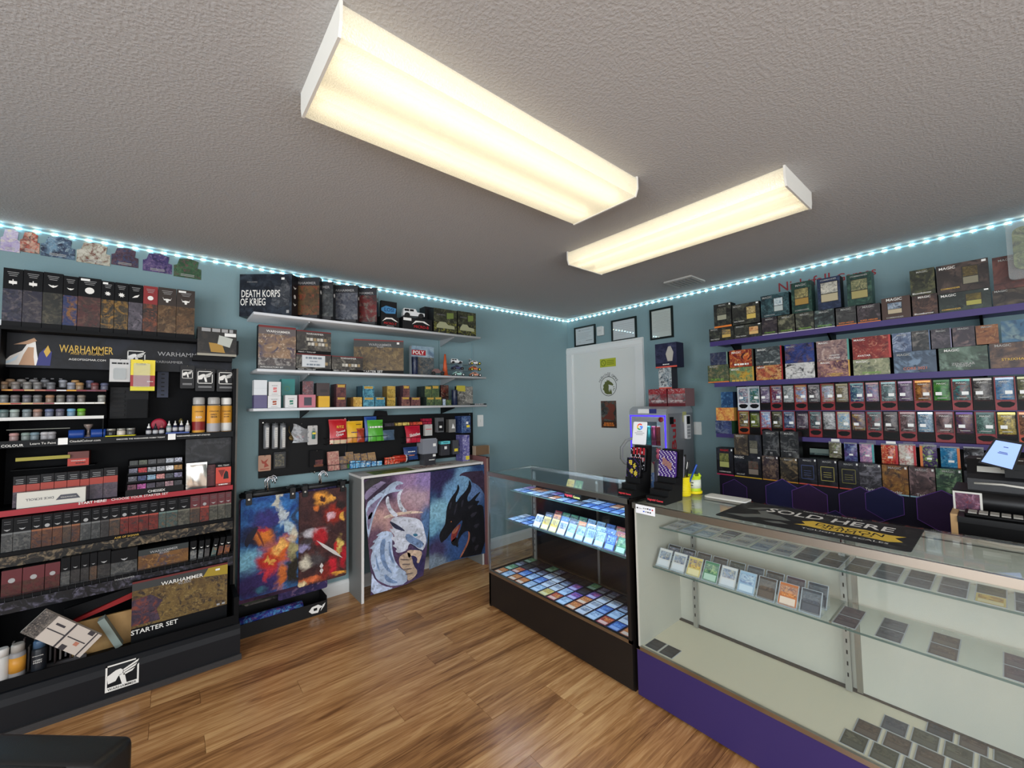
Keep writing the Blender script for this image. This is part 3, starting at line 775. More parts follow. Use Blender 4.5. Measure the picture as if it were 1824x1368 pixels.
# cards in the purple-based counter
Z2 = .607
for k in range(9):
    y = C2A-.075-k*.0775
    for r in range(2):
        x = -1.778+r*.085
        i = ([0, 0, 3, 4, 0, 9, 10, 8, 11] if r == 0 else [5, 5, 10, 10, 13, 11, 10, 12, 11])[k]
        easel((x, y, Z2+.0003), RB, f'clear easel {ORD[k]} from the end panel, {["front", "rear"][r]} row, purple counter', 'clear easels in the purple counter')
        card(i, (x+.0045, y, Z2+.0045), RB, TILT, f'@ cased card propped {ORD[k]} from the end panel, {["front", "rear"][r]} row, purple counter', 'cased cards propped in the purple counter', True)
ys = [C2A-.80, C2A-.92, C2A-1.05, C2A-1.21, C2A-1.35, C2A-1.44, C2A-1.53]
for k, y in enumerate(ys):
    for r in range(2):
        card([12, 11, 10, 12, 13, 11, 10][k], (-1.775+r*.094, y, Z2+.0005), RB, 0, f'@ cased card lying {ORD[k]} past the easels, {["front", "rear"][r]} row, purple counter', 'cased cards lying on the purple counter shelf', True)
Z1 = .787
for k in range(17):
    for r in range(2):
        i = 3 if (k == 13 and r == 0) or (k == 15 and r == 1) else rng.choice([0, 9, 0, 9, 5] if k < 7 else [7, 11, 13, 7])
        card(i, (-1.702+r*.094, C2A-.08-k*.083, Z1+.0005), RB, 0, f'@ cased card {ORD[k]} from the end panel, {["front", "rear"][r]} row, purple counter top shelf', 'cased cards on the purple counter top shelf', True)
ZD = DK-.004
card(7, (XF+.03, C2A-.06, ZD+.0005), RB, 0, 'dark cased card alone in the corner on the cream deck', 'two cased cards in the deck corner', True)
card(7, (XF+.03, C2A-.135, ZD+.0005), RB, 0, 'dark cased card beside the corner one on the cream deck', 'two cased cards in the deck corner', True)
for r in range(4):
    for k in range(6):
        if k == 0 and r > 2 - (r == 3)*3 and r < 3: continue
        if r == 3 and k == 0: continue
        y = -2.99-k*.079+(.02 if r == 0 else 0)-(.03*r if r > 1 else 0)
        card(rng.choice(MUT), (XF+.03+r*.096, y, ZD+.0005), RB, 0, f'@ cased card {ORD[k]} along, {ROWN[r]}, in the block on the cream deck', 'block of cased cards on the cream deck', True)

# payment sticker on the front rail
st = empty('payment_sticker', (XF-.003, YB(1133, XF, .93), .895), RB, 'white payment logos sticker on the purple counter front', 'sticker')
bx('label', 0, .105, -.001, 0, .0, .042, mat('sticker_white', (232, 234, 238), .4), st)
MB().box(.006, .013, -.0016, -.001, .022, .029).build('logo', BLACK_INK, st)
text(st, 'Square', .025, .0255, .02, -.0016, BLACK_INK)
for k, (cx, cz, m) in enumerate(((.045, .028, GREY_INK), (.056, .028, GREY_INK), (.067, .029, BLACK_INK), (.079, .028, mat('ink_navy', (40, 60, 140), .5)), (.092, .027, RED_INK), (.045, .013, mat('ink_blue', (50, 90, 190), .5)), (.057, .013, GREY_INK), (.068, .013, BLACK_INK), (.08, .013, BLACK_INK))):
    patch(st, 'card_mark', cx-.004, cx+.004, cz-.003, cz+.003, m, -.001)
# game mat lying on the glass
ZT = C2T
gm = empty('counter_mat', (-1.865, -2.535, ZT+.0003), RB, 'black advertising mat lying on the purple counter glass', 'mat')
MW, MD = .615, .345
MB().bevbox(0, MW, 0, MD, 0, .002, .012, axis=2).build('mat_sheet', art((24, 26, 27), (34, 37, 38), (58, 60, 58), (20, 21, 22), 9, .5), gm)
def ftext(s, cx, cy, w, m, h=None, bold=0.0):
    me, asp = text_mesh(s, m, bold)
    return link('lettering', me, gm, (cx, cy, .0026), (-math.pi/2, 0, 0), (w, 1, w if h is None else h/asp))
ftext('PREMIUM CARD SLEEVES', .34, .325, .2, WHITE_INK)
ftext('SOLD HERE', .335, .25, .42, WHITE_INK, .075, .012)
def fpoly(pts, m, z=.0024, nm='print_shape'):
    me = bpy.data.meshes.new(nm)
    a = sum(pts[i][0]*pts[(i+1) % len(pts)][1]-pts[(i+1) % len(pts)][0]*pts[i][1] for i in range(len(pts)))
    if a < 0: pts = pts[::-1]
    me.from_pydata([(p[0], p[1], z) for p in pts], [], [tuple(range(len(pts)))]); me.materials.append(m); me.update()
    return link(nm, me, gm)
fpoly([(.27, .085), (.30, .115), (.28, .15), (.31, .185), (.40, .17), (.47, .185), (.54, .17), (.585, .18), (.56, .14), (.585, .1), (.55, .075), (.46, .09), (.38, .078), (.31, .09)], mat('ink_banner', (216, 182, 70), .5), .0024, 'banner')
ftext('DRAGON', .43, .143, .2, BLACK_INK, .042, .006)
ftext('SHIELD', .43, .108, .15, BLACK_INK, .028)
ftext('TOUGH AS SCALES', .43, .05, .25, WHITE_INK, .017)
GD = mat('ink_dragongrey', (104, 108, 104), .5)
for q in ([(.02, .06), (.08, .1), (.13, .15), (.1, .2), (.16, .26), (.14, .19), (.2, .17), (.25, .12), (.2, .1), (.14, .09), (.1, .05)],
          [(.05, .2), (.09, .27), (.16, .31), (.2, .3), (.13, .28), (.1, .22)], [(.17, .05), (.22, .08), (.26, .06), (.21, .04)]):
    fpoly(q, GD, .0024, 'dragon_sketch')
# black hobby rack
M_RACK = mat('rack_black', (11, 12, 14), .5, spec=.1)
M_RACKP = mat('rack_panel', (7, 8, 10), .6, spec=.08)
M_KICK = mat('rack_kick', (17, 19, 23), .4, spec=.22)
RX0, RX1 = -4.345, -3.385
rack = empty('hobby_rack', ((RX0+RX1)/2, -.2, 0), 0, 'black merchandising rack loaded with model kits and paints', 'display rack')
def RP(o): o.location = (-(RX0+RX1)/2, .2, 0); return o
def rbox(nm, *a): return RP(bx(nm, *a[:6], a[6], rack))
rbox('back_panel', RX0, RX1, -.03, -.005, .1, 1.875, M_RACKP)
rbox('side_panel', RX1, RX1+.022, -.20, -.005, .2, 1.70, M_RACK)
rbox('side_panel', RX0-.022, RX0, -.20, -.005, .2, 1.875, M_RACK)
rbox('side_edge', RX1+.016, RX1+.026, -.206, -.196, .2, 1.70, mat('rack_edge', (70, 66, 58), .4))
rbox('lower_side', RX1, RX1+.024, -.43, -.2, .18, .34, M_RACK)
rbox('top_board', RX0, RX1, -.22, -.005, 1.855, 1.873, M_RACK)
HY = -.10
HZ0 = ZA(60, 655, HY); HZ1 = 1.855
hd = rbox('header_panel', RX0, RX1, HY, HY+.012, HZ0, HZ1, art((9, 11, 15), (15, 18, 24), (26, 30, 40), (7, 8, 11), 6, .5))
# lower cabinet: kick board with a rounded top and a floor strip
RP(MB().prism([(-.03, 0.02), (-.455, 0.02), (-.455, .135), (-.45, .165), (-.435, .185), (-.42, .192), (-.03, .192)], RX0, RX1+.03, 0, 0).build('kick_board', M_KICK, rack))
RP(MB().prism([(-.455, 0), (-.478, 0), (-.478, .016), (-.468, .026), (-.455, .026)], RX0-.01, RX1+.036, 0).build('floor_strip', mat('strip_grey', (52, 50, 50), .4), rack))
LIPZ = .192
rbox('bin_lip', RX0, RX1+.004, -.432, -.426, LIPZ, .24, M_RACK)
rbox('bin_floor', RX0, RX1, -.426, -.03, LIPZ, LIPZ+.008, M_RACK)
# shelves with their printed strips
SZ = ZA(300, 781, -.25)+.004          # middle shelf bottom of strip
rbox('shelf', RX0, RX1, -.245, -.03, SZ+.012, SZ+.018, M_RACK)
rbox('shelf_strip', RX0, RX1, -.252, -.245, SZ-.012, SZ+.022, mat('strip_black', (18, 20, 22), .5, spec=.12))
S2 = SZ+.018
RZ = ZA(412, 872, -.25)               # red strip
RZ1 = RZ+.028
rbox('shelf', RX0, RX1, -.245, -.03, RZ1-.006, RZ1, M_RACK)
red_strip = rbox('red_shelf_strip', RX0, RX1+.002, -.252, -.245, RZ, RZ1, mat('strip_red', (150, 24, 36), .4))
T3 = ZA(411, 925, -.28)
T4 = ZA(411, 987, -.33)
for nm, z, y in (('tier', T3, -.29), ('tier', T4, -.34)):
    rbox('tier_shelf', RX0, RX1, y, -.03, z-.006, z, M_RACK)
    RP(MB().box(RX0, RX1, y-.004, y, z-.004, z+.012).build('tier_rail', M_RACK, rack))
rbox('tier_front', RX0, RX1, -.30, -.296, T3-.055, T3-.006, art((14, 15, 16), (26, 26, 25), (110, 96, 76), (34, 33, 30), 30))
rbox('tier_front', RX0, RX1, -.35, -.346, T4-.06, T4-.006, art((13, 14, 18), (22, 24, 28), (78, 76, 90), (16, 16, 19), 24))
for k in range(34):                  # wire fence under the second tier
    x = RX0+.02+k*.0285
    RP(MB().tube([(x, -.345, T4-.05), (x, -.345, T4+.018)], .0012, 4).build('wire', mat('wire_grey', (60, 60, 62), .4, .6), rack))
RP(MB().tube([(RX0, -.345, T4+.018), (RX1, -.345, T4+.018)], .0016, 4).build('wire_rail', MATS['wire_grey'], rack))
# peg holes high on the panel
for k in range(5):
    for j in range(2):
        x = XA(48+k*15, -.03, 1.6)
        MB().box(x-.006, x+.006, -.0325, -.029, 1.585+j*.035, 1.59+j*.035).build('peg_hole', mat('hole_grey', (120, 120, 122), .6), rack).location = (-(RX0+RX1)/2, .2, 0)
# printing on the header and strips (children of the rack, read from the shop)
def rtext(s, px, py, wpx, y, m=None, bold=0.0, h=None, rot=0.0, part='lettering'):
    p = on(1, y, px, py); w = XA(px+wpx/2, y, p.z)-XA(px-wpx/2, y, p.z)
    t = text(rack, s, p.x, p.z, w, y, m, h, bold, rot=rot, name=part)
    t.location = (p.x-(RX0+RX1)/2, y+.2, p.z)
    return t
rtext('WARHAMMER', 155, 623, 96, HY-.0015, GOLD_INK, .008, .042)
rtext('AGE OF SIGMAR', 156, 630.5, 60, HY-.0015, GOLD_INK)
rtext('AGEOFSIGMAR.COM', 156, 641, 66, HY-.0015, WHITE_INK)
rtext('WARHAMMER', 324, 632, 84, HY-.0015, GREY_INK, .004)
rtext('WARHAMMER', 300, 645, 52, HY-.0015, GREY_INK)
rtext('COLOUR', 22, 794, 40, -.2535, WHITE_INK, .006)
rtext('Learn To Paint', 77, 789.5, 46, -.2535, WHITE_INK)
rtext('CitadelColour.com', 152, 785, 55, -.2535, WHITE_INK)
rtext('DISCOVER THE WARHAMMER HOBBY TODAY', 252, 780.5, 86, -.2535, WHITE_INK, .012)
rtext('WARHAMMER.COM/GET-STARTED', 345, 775.5, 60, -.2535, WHITE_INK, .012)
rtext('START HERE!', 165, 894, 50, -.2535, WHITE_INK, .02)
rtext('CHOOSE YOUR STARTER SET', 250.5, 884, 101, -.2535, WHITE_INK)
rtext('WARHAMMER', 222, 1030, 36, -.3515, GREY_INK, .006)
rtext('AGE OF SIGMAR', 226, 955, 44, -.3015, GOLD_INK, .006)
for px in (112, 306):
    p = on(1, -.2525, px, 786 if px < 200 else 778)
    b = patch(rack, 'code_label', p.x-.017, p.x+.017, p.z-.017, p.z+.017, STICK, -.2525); RP(b)
# hammer emblem: square outline, hammer with a winged head
def emblem(parent, cx, cz, s, y, m, banner=None):
    """s = overall width"""
    h = s*1.02
    e = empty('hammer_emblem', (cx, y, cz)); e.parent = parent
    t = s*.055; a = s/2
    for q in ([(-a, -h/2), (a, -h/2), (a, -h/2+t), (-a, -h/2+t)], [(-a, h/2-t), (a*.8, h/2-t), (a*.8, h/2), (-a, h/2)], [(-a, -h/2), (-a+t, -h/2), (-a+t, h/2), (-a, h/2)], [(a-t, -h/2), (a, -h/2), (a, h*.28), (a-t, h*.22)]):
        poly(e, 'border', q, m, 0)
    poly(e, 'hammer_head', [(-.46*s, .10*s), (-.2*s, .26*s), (-.06*s, .28*s), (.02*s, .2*s), (.0, .06*s), (-.12*s, .0), (-.2*s, -.16*s), (-.42*s, -.2*s)], m, 0)
    poly(e, 'hammer_shaft', [(-.1*s, .04*s), (.06*s, .08*s), (.14*s, -.38*s), (.0, -.38*s)], m, 0)
    for k in range(3):
        poly(e, 'wing', [(.02*s, .22*s-.09*s*k), (.5*s-.06*s*k, .46*s-.15*s*k), (.46*s-.08*s*k, .36*s-.15*s*k), (.04*s, .16*s-.09*s*k)], m, 0)
    if banner:
        poly(e, 'banner', [(-a, -h/2), (a, -h/2), (a, -h/2+.17*s), (-a, -h/2+.17*s)], m, -.0003)
        text(e, banner, 0, -h/2+.085*s, s*.86, -.001, BLACK_INK, s*.1, .008)
    return e
def remblem(px, py, wpx, y, m, banner=None):
    p = on(1, y, px, py); w = XA(px+wpx/2, y, p.z)-XA(px-wpx/2, y, p.z)
    e = emblem(rack, p.x, p.z, w, y, m, banner); e.location = (p.x-(RX0+RX1)/2, y+.2, p.z)
remblem(243, 637, 32, HY-.0015, WHITE_INK)
remblem(218, 1202, 60, -.4565, WHITE_INK, 'WARHAMMER')
# abstract swirl of white, gold and blue at the header's end
fp = on(1, HY, 50, 625)
for k_, (q, m) in enumerate((([(-.09, -.075), (-.06, -.03), (-.02, .0), (.0, .045), (.025, .05), (.03, .0), (.04, -.075)], WHITE_INK), ([(-.03, -.075), (-.015, -.02), (.0, .02), (.02, .02), (.02, -.03), (.025, -.075)], mat('ink_bronze', (176, 140, 110), .5)),
             ([(.03, -.075), (.04, -.01), (.06, .02), (.085, .0), (.08, -.075)], mat('ink_royal', (44, 48, 110), .5)), ([(-.095, -.07), (-.06, -.05), (-.03, -.02), (-.04, -.05), (-.07, -.07)], mat('ink_ice', (200, 220, 232), .5)), ([(.055, .0), (.07, .035), (.08, .0), (.066, -.03)], GOLD_INK), ([(-.05, .03), (-.01, .05), (.02, .07), (.03, .055), (.0, .035)], MATS['ink_bronze']))):
    s = poly(rack, 'header_art', q, m, 0); s.location = (fp.x-(RX0+RX1)/2, HY-.0012+.2-.0003*k_, fp.z)

# tall kit boxes on top
DK_ = mat('box_black', (14, 15, 17), .5, spec=.12)
def icon(parent, kind, cx, cz, s, m=WHITE_INK, y=-.001):
    if kind == 'wings': poly(parent, 'icon', [(cx-s, cz+.45*s), (cx-.25*s, cz+.15*s), (cx, cz+.3*s), (cx+.25*s, cz+.15*s), (cx+s, cz+.45*s), (cx+.6*s, cz-.1*s), (cx, cz-.45*s), (cx-.6*s, cz-.1*s)], m, y)
    elif kind == 'gear':
        poly(parent, 'icon', [(cx+s*(1 if k % 2 else .55)*math.cos(k*math.pi/8+.1*(k % 2)), cz+s*(1 if k % 2 else .55)*math.sin(k*math.pi/8)) for k in range(16)], m, y)
    elif kind == 'bull': poly(parent, 'icon', [(cx-s, cz+.7*s), (cx-.7*s, cz+.1*s), (cx, cz+.25*s), (cx+.7*s, cz+.1*s), (cx+s, cz+.7*s), (cx+.7*s, cz-.2*s), (cx+.3*s, cz-.25*s), (cx+.2*s, cz-.8*s), (cx-.2*s, cz-.8*s), (cx-.3*s, cz-.25*s), (cx-.7*s, cz-.2*s)], m, y)
    elif kind == 'spear': poly(parent, 'icon', [(cx-s, cz-.6*s), (cx-.3*s, cz+.2*s), (cx+s, cz+.8*s), (cx+.5*s, cz-.2*s), (cx-.1*s, cz-.4*s)], m, y)
    elif kind == 'fist': poly(parent, 'icon', [(cx-.8*s, cz+.4*s), (cx-.1*s, cz+.4*s), (cx-.1*s, cz+.9*s), (cx+.1*s, cz+.9*s), (cx+.1*s, cz+.4*s), (cx+.8*s, cz+.4*s), (cx+.8*s, cz-.4*s), (cx+.1*s, cz-.5*s), (cx, cz-.9*s), (cx-.1*s, cz-.5*s), (cx-.8*s, cz-.4*s)], m, y)
    else: poly(parent, 'icon', [(cx+s*.8*math.cos(t*math.pi/6), cz+s*.8*math.sin(t*math.pi/6)) for t in range(12)], m, y)
TY = -.20
TZ = 1.8735
edges = [1.3, 37.8, 73.6, 109.7, 136.2, 177.8, 201.8, 227, 253, 279.4, 312.7, 346]
tops = [478, 482, 486, 492, 495, 501, 504, 507, 510, 513, 517]
arts = [((36, 40, 66), (66, 66, 80), (104, 96, 100), (30, 30, 40)), ((40, 40, 58), (66, 62, 70), (96, 88, 88), (34, 32, 42)), ((40, 42, 38), (62, 60, 50), (96, 90, 72), (30, 30, 28)),
        ((40, 54, 104), (60, 70, 110), (150, 100, 50), (34, 36, 60)), ((96, 46, 46), (70, 52, 48), (110, 76, 66), (50, 40, 38)), ((54, 48, 40), (90, 78, 54), (170, 124, 50), (34, 32, 28)), ((54, 48, 40), (90, 78, 54), (160, 120, 50), (34, 32, 28)),
        ((70, 66, 76), (104, 98, 108), (140, 130, 140), (46, 44, 52)), ((60, 50, 46), (100, 60, 44), (160, 84, 50), (40, 36, 36)), ((84, 62, 40), (116, 84, 52), (140, 110, 76), (52, 42, 30)), ((84, 62, 40), (116, 84, 52), (140, 110, 76), (52, 42, 30))]
kinds = ['fist', 'fist', 'wings', 'wings', 'skull', 'gear', 'gear', 'spear', 'skull', 'bull', 'bull']
desc = ['navy battle scene', 'dusky violet battle scene', 'olive battle scene', 'orange sky over a blue vehicle', 'maroon battle scene', 'ochre scene and gear, first of two', 'ochre scene and gear, second of two', 'pale violet figure scene', 'red upper half and orange scene', 'brown scene, first of two', 'brown scene, last in the row']
for i in range(11):
    x0 = XA(edges[i], TY, TZ)+.001; x1 = XA(edges[i+1], TY, TZ)-.001
    h = ZA((edges[i]+edges[i+1])/2+2, tops[i], TY)-TZ
    a = art(*[tuple(int(v*.82) for v in q) for q in arts[i]], 24)
    top = mat('box_red', (128, 34, 36), .4) if i == 8 else DK_
    if i in (9, 10): top = mat('box_umber', (46, 36, 30), .4)
    fr = [(0, .09, DK_), (.09, .64, a), (.64, 1, top)]
    o = carton('kit_box', (x0, TY, TZ), 0, x1-x0, .17, h, fr, DK_, f'tall kit box with {desc[i]}, on top of the rack', 'box', 'tall kit boxes on top of the black rack', left=fr)
    w = x1-x0
    icon(o, kinds[i], w/2, h*.76, min(w*.26, .03))
    for k in range(3): patch(o, 'print_line', w*(.2+.05*k), w*(.8-.05*k), h*(.93-.03*k), h*(.938-.03*k), GREY_INK)
    if i in (4, 5, 10): patch(o, 'price_sticker', w*.1, w*.5, h*.935, h*.975, STICK)
# boxed dice-tray set perched at the rack's upper corner
p0 = on(1, -.235, 351, 632); p1 = on(1, -.235, 421, 638); zt = ZA(388, 587, -.235)
o = carton('hobby_box', (p0.x, -.235, p1.z+.008), 0, p1.x-p0.x, .11, zt-p1.z, [(0, .08, mat('ink_cream', (150, 146, 132), .5)), (.08, 1, art((26, 26, 26), (40, 38, 34), (56, 50, 44), (20, 20, 22), 12))], DK_, 'black boxed hobby set with gold dice print at the upper corner of the rack', 'box')
w, h = p1.x-p0.x, zt-p1.z
MB().box(w, w+.012, .01, .09, h*.1, h*.6).build('flap', DK_, o)
poly(o, 'gold_dice', [(w*.28, h*.47), (w*.62, h*.43), (w*.7, h*.12), (w*.34, h*.14)], mat('ink_olddice', (160, 124, 54), .5))
poly(o, 'printed_sheet', [(w*.54, h*.75), (w*.9, h*.65), (w*.82, h*.32), (w*.5, h*.43)], mat('ink_sheet', (176, 180, 172), .5), -.0014)
patch(o, 'price_sticker', w*.68, w*.98, h*.72, h*.84, STICK, -.0012)
text(o, '~', w*.5, h*.92, w*.8, -.0012, GREY_INK)
MB().box(-.02, w-.02, .012, .1, -.03, 0).build('perch_bracket', DK_, o)

# paint pots on the stepped module
pm_ = empty('paint_stand', (XA(90, -.2, 1.6), -.22, S2), 0, 'stepped white-edged paint stand at the left of the rack', 'paint stand')
def PS(o): o.location = (-pm_.location.x, .22, -S2); return o
XS1 = XA(187, -.22, 1.55)
steps = []
for k, (py, y, m, th) in enumerate(((693.5, -.165, mat('strip_maroon', (110, 48, 44), .5), .010), (716.5, -.20, mat('strip_beige', (170, 160, 138), .5), .010), (741.5, -.235, mat('strip_white', (206, 206, 202), .5), .017))):
    z = ZA(100, py, y)
    steps.append((z, y))
    PS(bx('step', RX0+.002, XS1, y, y+.04, z-.008, z-.003, M_RACK, pm_))
    e = PS(bx('step_edge', RX0+.002, XS1, y-.003, y, z-th, z-.001, m, pm_))
    if k < 2:
        cs = [(196, 140, 50), (150, 60, 50), (190, 160, 110), (160, 100, 80), (130, 60, 70), (206, 206, 206), (206, 150, 40), (120, 40, 50), (110, 60, 80), (100, 50, 60)]
        for j in range(10):
            xa = RX0+.004+(XS1-RX0-.006)*j/10
            PS(MB().box(xa, xa+(XS1-RX0)/10.6, y-.0036, y-.003, z-th+.001, z-.002).build('colour_tag', mat('tag_%d' % j, cs[j], .5) if (k == 0 or j < 5) else STICK, pm_))
PS(bx('upright', XS1-.004, XS1, -.235, -.03, S2+.001, steps[2][0]-.017, M_RACK, pm_))
PS(bx('upright', RX0+.002, RX0+.006, -.235, -.03, S2+.001, steps[2][0]-.017, M_RACK, pm_))
PS(MB().prism([(-.03, steps[0][0]), (-.03, S2), (-.04, S2), (-.16, steps[0][0]-.01)], XS1-.004, XS1, 0).build('upright', M_RACK, pm_))
potm = {}
def pot(loc, rgb, lidtilt, lab, grp, rz=0.0):
    key = tuple(rgb)
    if key not in potm:
        cl = mat('pot_clear_%d_%d_%d' % key, tuple(int(v*.6+40) for v in rgb), .25)
        cap = mat('pot_cap_%d_%d_%d' % key, rgb, .35)
        body = MB().lathe([(.0135, 0), (.0155, .004), (.0155, .024), (.014, .027)], 12).mesh('pot_body', cl)
        lid = MB().lathe([(.0155, 0), (.0165, .003), (.0165, .008), (.0145, .013), (.008, .0145)], 12).mesh('pot_lid', cap)
        potm[key] = (body, lid)
    b_, l_ = potm[key]
    r = empty('paint_pot', loc, rz, lab, 'paint pot', grp)
    link('pot_body', b_, r)
    link('pot_lid', l_, r, (0, 0, .0272))
    return r
ROWS = [([6, 28, 49, 67, 91, 127, 142, 169, 186], [(150, 122, 96), (120, 112, 106), (124, 122, 118), (118, 116, 114), (104, 106, 110), (140, 144, 156), (160, 124, 80), (110, 58, 58), (84, 88, 112)], 0),
        ([7, 27, 48, 67, 89, 108, 126, 145, 181], [(120, 124, 122), (112, 104, 104), (104, 100, 106), (112, 110, 108), (150, 116, 90), (116, 114, 106), (104, 102, 106), (124, 116, 106), (150, 150, 142)], 1),
        ([7, 26, 48, 67, 88, 107, 127, 145], [(90, 110, 108), (150, 166, 160), (116, 130, 134), (150, 118, 104), (96, 106, 134), (92, 90, 106), (104, 156, 190), (104, 170, 40)], 2)]
CN = lambda c: ('green' if c[1] > c[0]+30 and c[1] > c[2]+30 else 'blue' if c[2] > c[0]+20 else 'red' if c[0] > c[1]+40 and c[1] < 80 else 'tan' if c[0] > c[2]+35 else 'grey')
for xs, cs, k in ROWS:
    z, y = steps[k]
    for j, (px, c) in enumerate(zip(xs, cs)):
        if px < 3: continue
        pot((XA(px, y+.018, z+.02), y+.019, z-.0028), c, 0, f'{CN(c)} paint pot {ORD[j]} along the {["top", "middle", "bottom"][k]} step of the paint stand', 'paint pots on the stepped stand')
        # rolled bottle behind on the top step
for j, (px, c) in enumerate(zip([18, 38, 60, 80, 112, 134, 160], [(150, 122, 96), (124, 120, 116), (120, 118, 118), (110, 112, 116), (140, 144, 152), (160, 124, 80), (84, 88, 112)])):
    pot((XA(px, steps[0][1]+.05, steps[0][0]+.03), steps[0][1]+.052, steps[0][0]+.012), c, 0, f'{CN(c)} paint pot {ORD[j]} along the raised row behind the top step', 'paint pots on the raised back row')
PS(bx('step', RX0+.002, XS1, steps[0][1]+.036, steps[0][1]+.07, steps[0][0]+.006, steps[0][0]+.0118, M_RACK, pm_))
# small pots lined up on the middle shelf
for j, (px, c) in enumerate(zip([25, 46, 62, 80, 92], [(170, 130, 126), (120, 136, 130), (110, 130, 140), (170, 168, 170), (150, 148, 150)])):
    pot((XA(px, -.215, S2+.02), -.215, S2+.0005), c, 0, f'{["pink", "mint", "pale blue", "white", "light grey"][j]} paint pot standing low on the middle rack shelf', 'low paint pots on the middle shelf')
PS(bx('shelf_bar', RX0+.03, XA(125, -.19, S2+.06), -.195, -.19, S2+.055, S2+.058, mat('bar_grey', (120, 120, 110), .4), pm_))
# blue tray with a small goblet
bt = empty('blue_tray', (XA(157, -.2, S2), -.2, S2+.0005), 0, 'blue plastic tray holding a goblet on the middle rack shelf', 'tray')
BLU = mat('plastic_blue', (26, 60, 130), .35)
MB().bevbox(-.07, -.012, -.035, .04, 0, .045, .006).build('wing', BLU, bt)
MB().bevbox(.012, .07, -.035, .04, 0, .045, .006).build('wing', BLU, bt)
MB().box(-.013, .013, -.03, .04, 0, .006).build('bridge', BLU, bt)
gb = MB().lathe([(.014, 0), (.015, .004), (.007, .01), (.006, .032), (.008, .042), (.018, .058), (.019, .068), (.015, .066)], 14).build('goblet', mat('pewter', (130, 118, 112), .35, .4), None, (XA(157, -.2, S2), -.2, S2+.0068))
tag(gb, 'pewter coloured goblet standing in the blue tray', 'goblet')
# yellow tray with three jars
yt = MB().bevbox(0, XA(242, -.225, S2)-XA(188, -.225, S2), -.03, .03, 0, .008, .006).build('jar_tray', mat('plastic_yellow', (206, 196, 40), .4), None, (XA(188, -.225, S2), -.222, S2+.0005))
tag(yt, 'yellow tray under three jars on the middle rack shelf', 'tray')
for j, px in enumerate((198, 216, 233)):
    r = empty('jar', (XA(px, -.222, S2+.02), -.222, S2+.0087), 0, f'{["black", "cream", "dark grey"][j]} jar in the yellow tray', 'jar', 'jars in the yellow tray')
    MB().lathe([(.018, 0), (.0185, .004), (.0185, .022), (.016, .026)], 14).build('glass_body', mat('jar_%d' % j, ((40, 40, 42), (190, 182, 170), (80, 80, 80))[j], .2), r)
    MB().lathe([(.0185, 0), (.0185, .009), (.017, .011)], 14).build('lid', mat('jar_lid', (150, 150, 144), .3, .5), r, (0, 0, .0262))
# dropper bottles
def dropper(px, y, capc, lab, grp, labc=(26, 28, 40), z=None):
    r = empty('dropper_bottle', (XA(px, y, S2+.03), y, (S2 if z is None else z)+.0006), 0, lab, 'bottle', grp)
    MB().lathe([(.011, 0), (.012, .003), (.012, .034), (.008, .04)], 12).build('bottle_body', mat('bottle_%d%d%d' % labc, labc, .3), r)
    MB().lathe([(.0124, .008), (.0124, .028)], 12).build('label_wrap', mat('bottle_label', (176, 176, 178), .5), r)
    MB().lathe([(.0075, 0), (.0075, .008), (.004, .011), (.0022, .026)], 10).build('nozzle', mat('cap_%d%d%d' % capc, capc, .4), r, (0, 0, .0402))
tr_ = MB().box(0, XA(337, -.235, S2)-XA(295, -.235, S2), -.018, .02, 0, .012).build('bottle_tray', BLU, None, (XA(295, -.235, S2), -.228, S2+.0005))
tag(tr_, 'blue tray under four dropper bottles on the middle rack shelf', 'tray')
for j, px in enumerate((265, 277, 288)):
    dropper(px, -.225, [(222, 222, 220), (40, 40, 44), (150, 80, 80)][j], f'{["white", "black", "red"][j]} tipped dropper bottle left of the blue bottle tray', 'dropper bottles beside the tray')
for j, px in enumerate((301, 312, 323, 334)):
    dropper(px, -.228, (214, 214, 210), f'dropper bottle standing {ORD[j]} in the blue bottle tray', 'dropper bottles in the blue tray', [(110, 130, 128), (40, 44, 70), (30, 34, 60), (160, 160, 160)][j], S2+.012)
# red tape ring and dark gadget behind them
rt = MB().lathe([(.024, -.006), (.036, -.006), (.036, .006), (.024, .006)], 20, axis=1).build('tape_ring', mat('tape_red', (150, 26, 50), .4), None, (XA(283, -.14, S2+.05), -.14, S2+.0375+.02))
tag(rt, 'red tape ring behind the dropper bottles', 'tape')
sb = MB().box(-.05, .09, -.03, .035, 0, .0195).build('card_riser', M_BLK2, None, (XA(283, -.14, S2+.05), -.14, S2+.0006)); tag(sb, 'small black riser under the red tape ring', 'riser')
ct = empty('cutter_tool', (XA(322, -.14, S2+.03), -.14, S2+.0006), 0, 'dark capped tool standing behind the blue bottle tray', 'tool')
MB().lathe([(.02, 0), (.022, .02), (.012, .035), (.011, .06)], 12).build('handle', M_BLK2, ct); MB().lathe([(.008, .06), (.012, .075), (.004, .09)], 10).build('cap', mat('cap_olive', (96, 86, 50), .4), ct)
